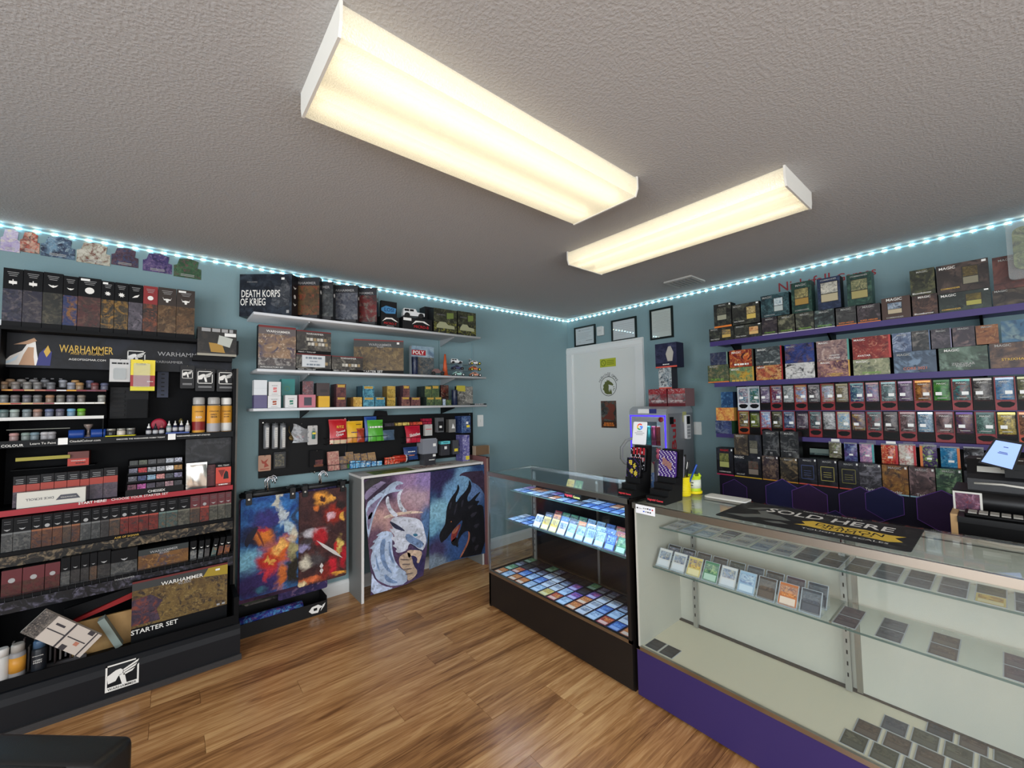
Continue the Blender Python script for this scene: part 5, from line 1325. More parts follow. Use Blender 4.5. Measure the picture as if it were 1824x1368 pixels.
o, w, h = abox('car_box', 717.5, 770, 567, -.275, A1, .1, CARB, CARB, 'long black car box with white car outline, under the white toy jeep')
poly(o, 'car_outline', [(w*.3, h*.45), (w*.42, h*.78), (w*.72, h*.8), (w*.92, h*.5), (w*.8, h*.56), (w*.66, h*.7), (w*.46, h*.66)], WHITE_INK)
text(o, 'MICRO-B', w*.62, h*.3, w*.5, -.001, RED_INK); patch(o, 'price_sticker', w*.02, w*.28, h*.72, h*.94, STICK)
JZ = A1+h+.0008
XJ = XA(737, -.24, JZ)
def wheelset(parent, xs, ys, r, wd, m, rim=None):
    for x in xs:
        for y in ys:
            wv = MB().lathe([(r*.55, -wd/2), (r, -wd/2), (r, wd/2), (r*.55, wd/2)], 12, axis=1).build('wheel', m, parent, (x, y, r))
            if rim: MB().lathe([(r*.52, -wd*.52), (r*.52, wd*.52)], 8, axis=1).build('rim', rim, wv)
M_TYRE = mat('tyre', (22, 22, 22), .7)
def jeep(loc, rz, L, body, lab):
    j = empty('toy_jeep', loc, rz, lab, 'toy car')
    W, r = L*.42, L*.115
    MB().prism([(-L*.46, r*.9), (L*.48, r*.9), (L*.48, L*.24), (L*.18, L*.27), (-L*.46, L*.27)], -W*.4, W*.4, 1).build('body', body, j)
    MB().prism([(-L*.45, L*.27), (L*.16, L*.27), (L*.08, L*.41), (-L*.43, L*.42)], -W*.36, W*.36, 1).build('cabin', body, j)
    for x0, x1 in ((-.4, -.2), (-.17, .0)):
        MB().box(L*x0, L*x1, -W*.37, W*.37, L*.3, L*.39).build('window', M_BLK2, j)
    wheelset(j, (-L*.3, L*.31), (-W*.42, W*.42), r, W*.2, M_TYRE)
    MB().box(L*.48, L*.5, -W*.34, W*.34, r*.9, L*.2).build('grille', M_BLK2, j)
    return j
jeep((XJ, -.225, JZ), math.radians(-12), .19, mat('jeep_white', (206, 208, 208), .35), 'white toy jeep standing on the long black car box')
CAMO = ((40, 42, 34), (60, 62, 46), (90, 92, 70), (28, 28, 26))
for i, (p0, p1, pt) in enumerate(((773, 814, 551), (816, 848, 556))):
    o, w, h = abox('truck_box', p0, p1, pt, -.28, A1, .12, [(0, .45, art((30, 30, 28), (50, 52, 44), (130, 130, 60), (20, 20, 20), 40)), (.45, 1, art(*CAMO, 22))], CARB, f'dark camouflage truck box, {["nearer the toy jeep", "at the very end of the top shelf"][i]}', 'box', 'truck boxes at the end of the top shelf')
    poly(o, 'badge', [(w*.55, h*.6), (w*.85, h*.65), (w*.85, h*.88), (w*.55, h*.85)], mat('ink_lime', (104, 120, 60), .5))
    poly(o, 'truck', [(w*.1, h*.2), (w*.9, h*.2), (w*.88, h*.33), (w*.6, h*.36), (w*.5, h*.46), (w*.25, h*.46), (w*.12, h*.32)], mat('ink_truck', (150, 152, 120), .5))
    text(o, '~', w*.3, h*.75, w*.35, -.001, mat('ink_dimgrey', (84, 84, 86), .5))
o, w, h = abox('car_box', 757, 772, 547, -.17, A1, .1, CARB, CARB, 'plain black box behind the toy jeep on the top shelf')
# ---- middle shelf
A2 = ZS[1]
ART_BR = ((110, 90, 74), (150, 122, 96), (70, 66, 84), (190, 170, 146))
RS = mat('stripe_red', (110, 36, 36), .4)
o, w, h = abox('boxed_game', 459.5, 526.5, 581, -.285, A2, .07, [(0, .09, mat('box_grey', (70, 68, 68), .4)), (.09, .26, art((66, 60, 62), (96, 88, 84), (150, 146, 140), (40, 38, 40), 26)), (.26, .8, art(*ART_BR, 13)), (.8, .95, mat('box_fade', (92, 84, 84), .4)), (.95, 1, RS)], DK_, 'tall boxed game with orange-grey battle scene, rack end of the middle shelf')
text(o, 'WARHAMMER', w*.52, h*.87, w*.64, -.001, WHITE_INK, bold=.006); text(o, '40,000', w*.52, h*.815, w*.2, -.001, GREY_INK); text(o, 'INTRODUCTORY SET', w*.36, h*.045, w*.6, -.001, WHITE_INK)
POTS = ((52, 50, 48), (80, 76, 70), (120, 116, 106), (34, 33, 33))
def paintset(px0, px1, pt, zb, lab, name='paint_set_box', rows=2, y=-.28, sign=False):
    o, w, h = abox(name, px0, px1, pt, y, zb, .07, [(0, .14, DK_), (.14, .8, art(*POTS, 14)), (.8, .95, mat('box_fade2', (60, 56, 54), .4)), (.95, 1, RS)], DK_, lab, 'box', 'paint set boxes on the middle shelf')
    text(o, 'WARHAMMER', w*.52, h*.87, w*.5, -.001, WHITE_INK)
    text(o, 'PAINTS + TOOLS SET', w*.3, h*.07, w*.5, -.001, WHITE_INK)
    for r_ in range(rows):
        for k in range(6):
            cx = w*(.36+.1*k-.04*r_); cz = h*(.42+.2*r_)
            patch(o, 'printed_pot', cx-.009, cx+.009, cz-.009, cz+.012, mat('ink_pot%d' % (k % 3), [(176, 172, 160), (200, 196, 186), (150, 130, 96)][k % 3], .5))
    return o, w, h
o3, w3, h3 = paintset(527.5, 589.5, 631, A2, 'paint set box with a handwritten paper sign on it, middle shelf', rows=1)
sg = patch(o3, 'paper_sign', w3*.16, w3*.82, h3*.22, h3*.92, mat('paper', (198, 202, 204), .6), -.001, .001)
for k, (s_, ww) in enumerate((('~', .46), ('~', .22), ('~', .4))): text(o3, s_, w3*.49, h3*(.76-.2*k), w3*ww, -.0024, mat('ink_pencil', (120, 130, 138), .6))
paintset(528, 589.5, 590, A2+h3+.001, 'paint set box with printed paint pots, stacked above the paper sign', rows=2)
o4, w4, h4 = paintset(591, 646.5, 635, A2, 'small paint set box between the paper sign and the starter box', rows=1)
# big starter box turned a little towards the door
a0 = (XA(630, -.15, A2), -.15); b0 = (XA(719, -.27, A2), -.27)
hs = ZA(719, 607, -.27)-A2
o, w = facebox('starter_box', a0, b0, .09, hs, [(0, .1, DK_), (.1, .78, art((84, 68, 46), (110, 92, 60), (54, 48, 46), (130, 110, 74), 15)), (.78, .96, mat('box_slate2', (52, 54, 54), .4)), (.96, 1, RS)], art((60, 50, 40), (84, 70, 50), (40, 36, 34), (30, 28, 28), 20), 'large brown battle starter box turned askew on the middle shelf', A2+.0004)
text(o, 'WARHAMMER', w*.52, hs*.85, w*.46, -.0012, GREY_INK, bold=.008); text(o, '40,000', w*.52, hs*.785, w*.14, -.0012, GREY_INK); text(o, 'STARTER SET', w*.36, hs*.06, w*.42, -.0012, WHITE_INK, bold=.01)
patch(o, 'price_sticker', w*.86, w*.91, hs*.88, hs*.94, STICK)
o, w, h = abox('board_game', 733.5, 773, 617, -.24, A2, .05, [(0, .62, art((60, 70, 76), (96, 100, 100), (120, 110, 96), (40, 46, 54), 22)), (.62, 1, art((110, 140, 160), (140, 160, 170), (90, 110, 130), (170, 180, 184), 9))], mat('game_side', (150, 160, 164), .5), 'board game box with red name banner beside the askew starter box')
patch(o, 'name_banner', 0, w*.62, h*.68, h*.86, mat('banner_red', (150, 30, 40), .4)); text(o, 'POLY', w*.3, h*.77, w*.5, -.0022, WHITE_INK, bold=.02)
def tumbler(px, y, z, hpx, lab, r=.027):
    h = ZA(px, hpx, y)-z
    t = empty('tumbler', (XA(px, y, z), y, z+.0005), 0, lab, 'tumbler')
    MB().lathe([(r*.85, 0), (r*.9, .003), (r, h*.92), (r*.96, h), (r*.9, h*.98)], 16).build('cup', art((20, 26, 46), (30, 38, 62), (46, 54, 80), (14, 18, 30), 30, .2), t)
    MB().lathe([(r*1.01, h*.93), (r*1.01, h)], 16).build('rim', mat('tumbler_rim', (60, 66, 84), .3, .5), t)
tumbler(739, -.275, A2, 636, 'dark blue tumbler before the board game on the middle shelf')
# toy cars on a clear tiered stand
tsx0, tsx1 = XA(786, -.25, A2), XA(858, -.25, A2)
ts = empty('tiered_stand', ((tsx0+tsx1)/2, -.2, A2+.0004), 0, 'clear three-tier stand of toy cars at the end of the middle shelf', 'stand')
tiers = [ZA(830, 671, -.25)-A2, .058, .112]
tiers[0] = .003
for k, z in enumerate(tiers): bx('tier', -.17, .17, -.06+.0*k, .06, z-.003, z, ACR, ts)
for x in (-.168, .0, .166): bx('divider', x, x+.002, -.05, .06, 0, .112, ACR, ts)
def buggy(px, tier, body, wheelc, lab, wing=False, L=.115):
    x = XA(px, -.22, A2+tiers[tier])
    b = empty('toy_car', (x, -.215, A2+tiers[tier]+.0008), math.radians(-14), lab, 'toy car', 'toy cars on the clear stand')
    r = L*.12
    MB().prism([(-L*.45, r*.8), (L*.48, r*.8), (L*.48, r*1.5), (L*.2, r*1.9), (L*.05, r*2.9), (-L*.2, r*3.0), (-L*.45, r*2.0)], -L*.16, L*.16, 1).build('body', body, b)
    MB().prism([(L*.03, r*2.75), (-L*.18, r*2.85), (-L*.22, r*2.2), (L*.12, r*2.1)], -L*.165, L*.165, 1).build('window', M_BLK2, b)
    wheelset(b, (-L*.32, L*.33), (-L*.22, L*.22), r, L*.11, M_TYRE, mat('rim_%d%d%d' % wheelc, wheelc, .4))
    if wing: MB().box(-L*.52, -L*.36, -L*.22, L*.22, r*3.6, r*3.8).build('wing', body, b); MB().box(-L*.46, -L*.43, -L*.03, L*.03, r*2, r*3.6).build('wing_post', M_BLK2, b)
mc = lambda n, c: mat('toy_'+n, c, .35)
def jeepS(px, tier, lab, body): jeep((XA(px, -.22, A2+tiers[tier]), -.215, A2+tiers[tier]+.0008), math.radians(-14), .11, body, lab)
jeepS(813, 2, 'small white toy jeep on the top tier of the clear stand', MATS['jeep_white'])
buggy(846, 2, mc('white', (206, 206, 204)), (200, 190, 60), 'white winged toy buggy on the top tier of the clear stand', True)
buggy(815, 1, mc('navy', (44, 52, 90)), (60, 60, 64), 'navy toy car on the middle tier of the clear stand')
buggy(846, 1, mc('orange', (190, 100, 50)), (220, 210, 50), 'orange toy buggy with yellow wheels on the middle tier of the clear stand')
buggy(817, 0, mc('mint', (150, 190, 180)), (200, 210, 210), 'mint toy car on the lowest tier of the clear stand')
buggy(847, 0, mc('coral', (206, 140, 110)), (214, 214, 214), 'white and coral toy buggy on the lowest tier of the clear stand')
# black toy truck and orange cone
tcx = XA(782, -.27, A2)
b = empty('toy_car', (XA(780, -.272, A2), -.272, A2+.0006), math.radians(-30), 'dark red-brown toy crawler beside the orange cone', 'toy car')
MB().prism([(-.05, .018), (.055, .018), (.055, .034), (.02, .038), (.005, .055), (-.03, .055), (-.05, .036)], -.02, .02, 1).build('body', mc('brown', (84, 46, 40)), b)
wheelset(b, (-.036, .038), (-.026, .026), .016, .014, M_TYRE)
cn = empty('traffic_cone', (XA(793.5, -.24, A2), -.235, A2+.0005), 0, 'small orange traffic cone on the middle shelf', 'cone')
hcone = ZA(793, 631, -.235)-A2
bx('base', -.03, .03, -.03, .03, 0, .006, mat('cone_orange', (190, 84, 46), .5), cn)
MB().lathe([(.024, .006), (.0075, hcone)], 14).build('cone_body', MATS['cone_orange'], cn)

# ---- bottom shelf: deck boxes
A3 = ZS[2]
def zp(x): return 400+.27412*x
def zq(y): return 650+.27412*y
YD = -.272
def deck(x0, x1, yt, zb, front, side, lab, d=.075, name='deck_box', y=YD, grp='deck boxes on the bottom white shelf', n=1, behind=None, gap=.004):
    """x0,x1,yt in the shelf close-up; n = how many stand one behind another"""
    a, b = XA(zp(x0), y, zb), XA(zp(x1), y, zb); h = ZA(zp((x0+x1)/2), zq(yt), y)-zb
    first = None
    for k in range(n):
        l = lab if k == 0 else f'{behind or lab}, {ORD[k]} from the front'
        o = carton(name, (a, y+k*(d+gap), zb+.0004), 0, b-a, d, h, front, side, l, 'deck box', grp)
        if k == 0: first = o
    return first, b-a, h
P_ = lambda n, c, r=.35: mat('deck_'+n, c, r)
def banner(o, w, h, c=GOLD_INK):
    poly(o, 'banner', [(w*.1, h*.74), (w*.9, h*.74), (w*.84, h*.84), (w*.92, h*.94), (w*.08, h*.94), (w*.16, h*.84)], c)
    text(o, 'DRAGON', w*.5, h*.84, w*.6, -.0014, BLACK_INK)
o, w, h = deck(190, 276, 197, A3, P_('violet', (78, 72, 110)), P_('violet', (78, 72, 110)), 'violet deck box under the white one, rack end of the bottom shelf'); h0 = h
bx('lid_seam', -.0004, w+.0004, -.0004, .02, h*.68, h*.69, P_('violet2', (60, 56, 90)), o)
o, w, h = deck(190, 275, 99, A3+h0+.001, P_('white', (200, 204, 206)), P_('white', (200, 204, 206)), 'white deck box stacked on the violet one')
bx('lid_seam', -.0004, w+.0004, -.0004, .02, h*.45, h*.46, P_('white2', (170, 174, 178)), o)
def tagbox(x0, x1, yt, zb, tagc, lab, boxc=(204, 204, 202)):
    o, w, h = deck(x0, x1, yt, zb, P_('pale%d%d%d' % boxc, boxc), P_('pale%d%d%d' % boxc, boxc), lab)
    text(o, '~', w*.5, h*.72, w*.5, -.001, GREY_INK); patch(o, 'colour_window', w*.36, w*.66, h*.26, h*.6, P_('tag%d%d%d' % tagc, tagc))
    poly(o, 'window_flash', [(w*.36, h*.4), (w*.66, h*.46), (w*.66, h*.42), (w*.36, h*.34)], WHITE_INK, -.0016)
    patch(o, 'print_line', w*.25, w*.75, h*.1, h*.13, GREY_INK)
    return h
h0 = tagbox(281, 365, 202, A3, (150, 66, 36), 'white deck box with rust brown window, lower of its pair')
tagbox(287, 365, 110, A3+h0+.001, (196, 110, 110), 'white deck box with pink window, upper of its pair')
TEAL = P_('teal', (28, 120, 116))
o, w, h = deck(371, 456, 200, A3, TEAL, TEAL, 'teal deck box standing behind the green-window box', y=-.18, d=.07);
o, w, h = deck(370, 456, 92, A3+h+.001, TEAL, TEAL, 'teal deck box with a gold ring print, stacked upper', y=-.18, d=.07)
disc_ring(o, 'ring_print', w*.42, h*.42, w*.16, w*.2, mat('ink_dullgold', (96, 140, 80), .5), 20)
tagbox(394, 471, 197, A3, (30, 110, 90), 'white deck box with green window in front of the teal boxes')
PINK = P_('pink', (178, 104, 116))
o, w, h = deck(483, 591, 194, A3, PINK, PINK, 'pink deck box with dark window on the bottom shelf')
patch(o, 'window', w*.3, w*.76, h*.16, h*.8, P_('window', (56, 54, 66)))
hp = h
deck(506, 577, 106, A3+hp+.001, art((96, 70, 76), (60, 54, 62), (120, 60, 60), (140, 120, 120), 30), DK_, 'dark art deck box standing on the pink one')
YEL = P_('yellow', (206, 160, 34))
o, w, h = deck(611, 683, 203, A3, YEL, YEL, 'plain yellow deck box on the bottom shelf'); bx('lid_seam', -.0004, w+.0004, -.0004, .02, h*.66, h*.67, P_('yellow2', (170, 130, 30)), o)
o, w, h = deck(598, 683, 118, A3+h+.001, P_('umber', (58, 46, 46)), P_('umber', (58, 46, 46)), 'dark brown clasped deck box stacked on the yellow one')
bx('clasp', w*.3, w*.8, -.003, 0, h*.3, h*.5, P_('umber2', (44, 36, 36)), o)
def dsbox(x0, x1, yt, zb, pal, lab, n=3, beh=None, d=.046, y=YD, banner_c=GOLD_INK):
    side = mat('ds_%d%d%d' % tuple(pal[3]), pal[3], .35)
    a, b = XA(zp(x0), y, zb), XA(zp(x1), y, zb); h = ZA(zp((x0+x1)/2), zq(yt), y)-zb
    for k in range(n):
        o = carton('sleeve_box', (a, y+k*(d+.002), zb+.0004), 0, b-a, d, h, [(0, 1, art(*pal, 34))], side, lab if k == 0 else f'{beh}, {ORD[k]} from the front', 'sleeve box', 'boxes of card sleeves on the bottom shelf')
        if k == 0: banner(o, b-a, h, banner_c)
    return h
MAR = ((84, 44, 48), (110, 66, 60), (60, 34, 40), (70, 36, 42)); GLD = ((170, 130, 50), (206, 170, 90), (120, 84, 40), (120, 84, 40)); TUR = ((60, 120, 140), (100, 160, 176), (40, 80, 100), (40, 66, 80)); OLV = ((150, 124, 50), (176, 150, 76), (110, 90, 40), (104, 84, 40)); PLM = ((96, 60, 60), (130, 90, 80), (60, 40, 46), (66, 42, 50)); GRN = ((70, 90, 60), (110, 120, 70), (40, 54, 44), (38, 46, 44))
h = dsbox(726, 789, 208, A3, MAR, 'maroon sleeve box at the front of the lower maroon row', 3, 'maroon sleeve box in the lower maroon row')
dsbox(726, 789, 124, A3+h+.001, MAR, 'maroon sleeve box at the front of the upper maroon row', 3, 'maroon sleeve box in the upper maroon row')
dsbox(836, 893, 210, A3, GLD, 'golden yellow sleeve box at the front of its row', 3, 'golden yellow sleeve box in its row')
h = dsbox(901, 974, 210, A3, TUR, 'wide turquoise sleeve box at the front of the lower row', 2, 'wide turquoise sleeve box in the lower row')
dsbox(898, 972, 136, A3+h+.001, TUR, 'turquoise sleeve box at the front of the upper row', 3, 'turquoise sleeve box in the upper row')
dsbox(979, 1043, 210, A3, TUR, 'narrow turquoise sleeve box beside the olive gold stack', 2, 'narrow turquoise sleeve box in its row')
h = dsbox(1056, 1110, 212, A3, OLV, 'olive gold sleeve box, lower front of its stack', 2, 'olive gold sleeve box in the lower row')
dsbox(1056, 1110, 138, A3+h+.001, OLV, 'olive gold sleeve box, upper front of its stack', 2, 'olive gold sleeve box in the upper row')
h = dsbox(1150, 1205, 208, A3, PLM, 'plum brown sleeve box, lower front of its stack', 2, 'plum brown sleeve box in the lower row')
dsbox(1160, 1203, 134, A3+h+.001, PLM, 'plum brown sleeve box, upper front of its stack', 3, 'plum brown sleeve box in the upper row')
dsbox(1212, 1272, 211, A3, PLM, 'plum brown sleeve box standing alone beside its stack', 2, 'plum brown lone sleeve box row')
h = dsbox(1312, 1364, 210, A3, GRN, 'dark green sleeve box, lower front, rack side', 3, 'dark green sleeve box lower row, rack side')
dsbox(1301, 1345, 138, A3+h+.001, GRN, 'dark green sleeve box, upper front, rack side', 3, 'dark green sleeve box upper row, rack side')
h = dsbox(1366, 1412, 209, A3, GRN, 'dark green sleeve box, lower front, corner side', 2, 'dark green sleeve box lower row, corner side')
dsbox(1347, 1395, 134, A3+h+.001, GRN, 'dark green sleeve box, upper front, corner side', 2, 'dark green sleeve box upper row, corner side')
o, w, h = deck(1418, 1436, 222, A3, art((150, 170, 190), (200, 210, 214), (80, 110, 150), (60, 70, 90), 60), DK_, 'slim pale blue pack on the bottom shelf', d=.02, y=-.27)
deck(1440, 1472, 226, A3, art((60, 90, 60), (110, 130, 80), (40, 50, 44), (120, 80, 50), 50), DK_, 'small green pack beside the slim pale blue one', d=.03, y=-.26)
deck(1406, 1456, 132, A3, art((60, 40, 40), (120, 50, 40), (150, 130, 110), (30, 28, 30), 40), DK_, 'tall dark red card pack at the back near the shelf end', d=.02, y=-.1)
tumbler(zp(1495), -.25, A3, zq(163), 'dark blue tumbler near the end of the bottom shelf')
o, w, h = deck(1516, 1614, 140, A3, art((96, 96, 92), (140, 138, 130), (60, 60, 60), (170, 166, 156), 18), DK_, 'grey dragon art box with yellow banner at the end of the bottom shelf', d=.05, y=-.22)
poly(o, 'banner', [(-w*.1, h*.74), (w*.5, h*.72), (w*.48, h*1.04), (-w*.08, h*1.04)], mat('ink_lemon', (170, 160, 60), .5))
o, w, h = deck(1606, 1702, 252, A3, DK_, DK_, 'flat black carton at the very end of the bottom shelf', d=.1, y=-.25)
text(o, '~', w*.5, h*.5, w*.6, -.001, GREY_INK)
# pegboard with snacks and accessories
PZ0, PZ1, PX0, PX1 = .955, 1.366, -3.212, -1.412
PY = -.022
peg = empty('pegboard', ((PX0+PX1)/2, PY, PZ0), 0, 'long black pegboard below the white shelves', 'pegboard')
def PG(o): o.location = (-(PX0+PX1)/2, -PY, -PZ0); return o
PG(bx('panel', PX0, -2.62, PY, -.001, PZ0, PZ1, mat('peg_black', (12, 13, 14), .6, spec=.2), peg))
PG(bx('panel', -2.612, PX1, PY, -.001, PZ0, PZ1, MATS['peg_black'], peg))
for x, z in ((-3.19, 1.34), (-2.63, 1.35), (-2.60, 1.33), (-2.6, 1.2), (-2.64, .985), (-2.4, .98), (-2.2, .985), (-1.9, .975), (-1.45, 1.35)):
    PG(MB().lathe([(.004, PY-.003), (.004, PY)], 8, (x, 0, z), axis=1).build('screw', M_ALU, peg))
for px, py in ((482, 846), (558, 841)):   # rods that carry the mat hangers
    p = on(1, -.1, px, py)
    PG(MB().tube([(p.x, PY, PZ0+.012), (p.x, -.135, PZ0+.012), (p.x, -.14, PZ0+.024)], .004, 6).build('peg_rod', M_ALUD, peg))
def snack_rack(nm, px0, px1, pyt, pyb, y):
    z1, z0 = ZA((px0+px1)/2, pyt, y), ZA((px0+px1)/2, pyb, y); x0, x1 = XA(px0, y, z0), XA(px1, y, z0)
    r = empty(nm, (x0, y, z0), 0, None)
    w, h = x1-x0, z1-z0; d = -PY+y; d = -(y-PY)
    mw = mat('wire_black', (16, 16, 17), .4)
    for zz in (0, h): MB().tube([(0, d, zz), (0, 0, zz), (w, 0, zz), (w, d, zz)], .0022, 5).build('wire_rail', mw, r)
    n = max(3, int(w/.045))
    for k in range(n+1):
        x = w*k/n; MB().tube([(x, d, 0), (x, 0, 0), (x, 0, h)], .0014, 4).build('wire', mw, r)
    return r, x0, x1, z0
r1, bx0, bx1, bz = snack_rack('wire_basket', 583, 690, 779, 789, -.115)
tag(r1, 'upper black wire basket of crisp bags on the pegboard', 'wire basket')
r2, cx0, cx1, cz = snack_rack('wire_basket', 584, 728, 822, 832, -.115)
tag(r2, 'lower black wire basket of boxed snacks on the pegboard', 'wire basket')
r3, dx0, dx1, dz = snack_rack('wire_basket', 722, 752, 779, 789, -.10)
tag(r3, 'small black wire basket holding the red sweet bag', 'wire basket')
r4, ex0, ex1, ez = snack_rack('wire_basket', 718, 746, 811, 820, -.10)
tag(r4, 'small black wire basket holding the dark blue snack bag', 'wire basket')
r5, fx0, fx1, fz = snack_rack('wire_basket', 678, 770, 752, 758, -.085)
tag(r5, 'narrow black wire basket of sweets along the pegboard top', 'wire basket')
def bag(px0, px1, py0, y, zb, m, lab, lean=.03, words=(), m2=None, split=.4, depth=.03, rot=0.0, name='snack_bag'):
    x0, x1 = XA(px0, y, zb), XA(px1, y, zb); w = x1-x0; h = ZA((px0+px1)/2, py0, y+lean)-zb
    r = empty(name, (x0, y, zb+.0015), 0, lab, 'snack bag', 'bags of snacks on the pegboard')
    def f(u, v):
        e = (math.sin(math.pi*min(1, max(0, (v-.03)/.94)))**.6 if .03 < v < .97 else 0)*(math.sin(math.pi*u)**.5 if 0 < u < 1 else 0)
        sw = 1-.06*math.sin(math.pi*v)
        return (w*.5+(u-.5)*w*sw, -depth*e*.5+lean*v+.0015*math.sin(14*u+9*v), v*h)
    def g(u, v):
        a = f(u, v); e = (math.sin(math.pi*u)**.5 if 0 < u < 1 else 0)*math.sin(math.pi*v)
        return (a[0], lean*v+depth*.45*e, a[2])
    b = MB().grid(f, 8, 12)
    mats = [m]
    if m2:
        mats.append(m2)
        for i, fc in enumerate(b.f):
            vz = sum(b.v[q][2] for q in fc)/4
            if vz < h*split: b.m[i] = 1
    b.grid(g, 6, 8, flip=True)
    b.build('pouch', mats, r)
    MB().box(.0, w, lean-.001, lean+.001, h, h+.008).build('seal', m, r)
    for t_, u, v, ww, mm, rt_ in words:
        text(r, t_, u*w, v*h, ww*w, -depth*.5+lean*v-.004, mm, bold=.02, rot=rt_)
    return r
G_ = lambda n, c, s=.3: mat('bagfoil_'+n, c, s, spec=.5, var=.25, vscale=18)
BZ1 = bz+.002
bag(587, 619, 749, -.105, BZ1, G_('red', (176, 24, 34)), 'red crisp bag with white print in the upper basket', .03, (('RITZ', .6, .72, .4, mat('ink_ritz', (220, 180, 60), .5), 0), ('Toasted', .6, .52, .5, WHITE_INK, -.2), ('Chips', .55, .38, .42, WHITE_INK, -.2)), G_('cream', (200, 180, 150)), .2)
bag(618, 648, 752, -.095, BZ1, G_('yellow', (214, 166, 30)), 'yellow crisp bag with purple band in the upper basket', .03, (('~', .7, .88, .3, BLACK_INK, -.3), ('~', .45, .5, .4, mat('ink_purple', (60, 40, 110), .5), -.2)), G_('amber', (200, 130, 40)), .25)
bag(636, 650, 765, -.108, BZ1, G_('rust', (150, 50, 30)), 'small rust red bag at the side of the yellow one', .02)
bag(650, 672, 744, -.08, BZ1, G_('blue', (30, 70, 140)), 'blue crisp bag behind the green one', .02, (('~', .5, .6, .5, mat('ink_sky', (150, 190, 220), .5), 0),))
bag(656, 684, 750, -.105, BZ1, G_('green', (76, 160, 46)), 'green crisp bag with white lettering in the upper basket', .03, (('~', .5, .7, .8, WHITE_INK, -.15),))
bag(681, 703, 768, -.1, BZ1, G_('steel', (70, 90, 110)), 'small steel blue bag drooping at the end of the upper basket', .01)
bag(724, 751, 760, -.095, dz+.002, G_('pink', (176, 24, 50)), 'red and pink sweet bag in the small basket', .035, (('Skittles', .55, .5, .7, WHITE_INK, -.15),))
bag(720, 745, 798, -.095, ez+.002, G_('navy', (36, 60, 110)), 'dark blue snack bag in the small lower basket', .02, (('~', .5, .7, .5, WHITE_INK, 0), ('~', .5, .4, .4, ORANGE_INK, 0)))
# sweets along the top basket
for j, (a, b_, c, w_) in enumerate(((686, 702, (60, 56, 66), None), (705, 716, (196, 170, 90), None), (717, 729, (206, 180, 96), None), (731, 741, (190, 70, 50), None), (742, 752, (206, 90, 60), None), (753, 769, (150, 30, 56), None))):
    o = carton('sweet_carton', (XA(a, -.08, fz+.001), -.08, fz+.002), 0, XA(b_, -.08, fz)-XA(a, -.08, fz), .045, .028 if j < 5 else .05, art(c, tuple(int(v*.7) for v in c), tuple(min(255, int(v*1.3)) for v in c), (60, 40, 40), 60), mat('sweet_%d' % j, c, .4), f'{["charcoal", "cream gold", "pale gold", "red", "orange red", "crimson"][j]} sweet carton in the narrow top basket', 'sweets', 'sweets in the narrow top basket')
kb = MB().prism([(-.05, 0), (.05, 0), (.042, .036), (-.036, .042)], -.03, .03, 1).build('black_cap', mat('cloth_black', (14, 14, 16), .9), None, (XA(679, -.07, PZ1), -.055, PZ1+.0005)); tag(kb, 'black folded cloth on the pegboard top edge', 'cloth')
# lower basket goods
CZ1 = cz+.003
def lbox(px0, px1, py0, y, d, front, side, lab, tilt=0, grp='boxed snacks in the lower basket', z=None, cat='snack box'):
    zz = CZ1 if z is None else z
    x0, x1 = XA(px0, y, zz), XA(px1, y, zz); h = ZA((px0+px1)/2, py0, y)-zz
    return carton('snack_box', (x0, y, zz), 0, x1-x0, d, h, front, side, lab, cat, grp, tilt=tilt), x1-x0, h
lbox(585, 605, 804, -.105, .02, art((150, 96, 90), (176, 130, 116), (190, 160, 140), (130, 70, 70), 24), mat('snack_pink', (150, 100, 92), .4), 'pink patterned card box in the lower basket', -.2)
lbox(606, 619, 812, -.1, .02, art((130, 104, 76), (90, 90, 104), (160, 130, 90), (60, 70, 90), 40), mat('snack_blue', (44, 74, 120), .4), 'small tan and blue snack box beside the pink one', -.35)
for j, (a, b_, t_) in enumerate(((619, 633, 803), (634, 645, 806), (646, 657, 806), (658, 672, 804))):
    lbox(a, b_, t_, -.085, .02, [(0, .25, mat('snack_green', (84, 140, 70), .4)), (.25, 1, art((150, 120, 84), (170, 140, 100), (60, 80, 110), (120, 90, 60), 40))], MATS['snack_blue'], f'tan and blue biscuit pack, {ORD[j]} of four leaning in the lower basket', -.45)
for j in range(6):
    lbox(624+j*9.6, 632.5+j*9.6, 821, -.112, .02, art((40, 110, 170), (90, 170, 210), (220, 226, 220), (30, 80, 140), 60), mat('snack_cyan', (40, 100, 160), .4), f'bright blue biscuit pack, {ORD[j]} along the front of the lower basket')
for j in range(3):
    lbox(686+j*9, 694+j*9, 815-j, -.11, .02, art((190, 50, 30), (220, 90, 50), (230, 200, 180), (150, 30, 26), 60), mat('snack_red', (170, 40, 30), .4), f'red sweets pack, {ORD[j]} along the front of the lower basket')
tb_ = empty('crisp_tube', (XA(700, -.08, CZ1), -.085, CZ1+.033), 0, 'red crisp tube lying on its side with white lid', 'crisp tube')
MB().lathe([(.03, 0), (.032, .004), (.032, .1), (.03, .103)], 16, axis=0).build('tube', mat('tube_red', (176, 44, 26), .4), tb_)
MB().lathe([(.033, .103), (.033, .11), (.03, .113)], 16, axis=0).build('lid', mat('lid_white', (214, 206, 200), .4), tb_)
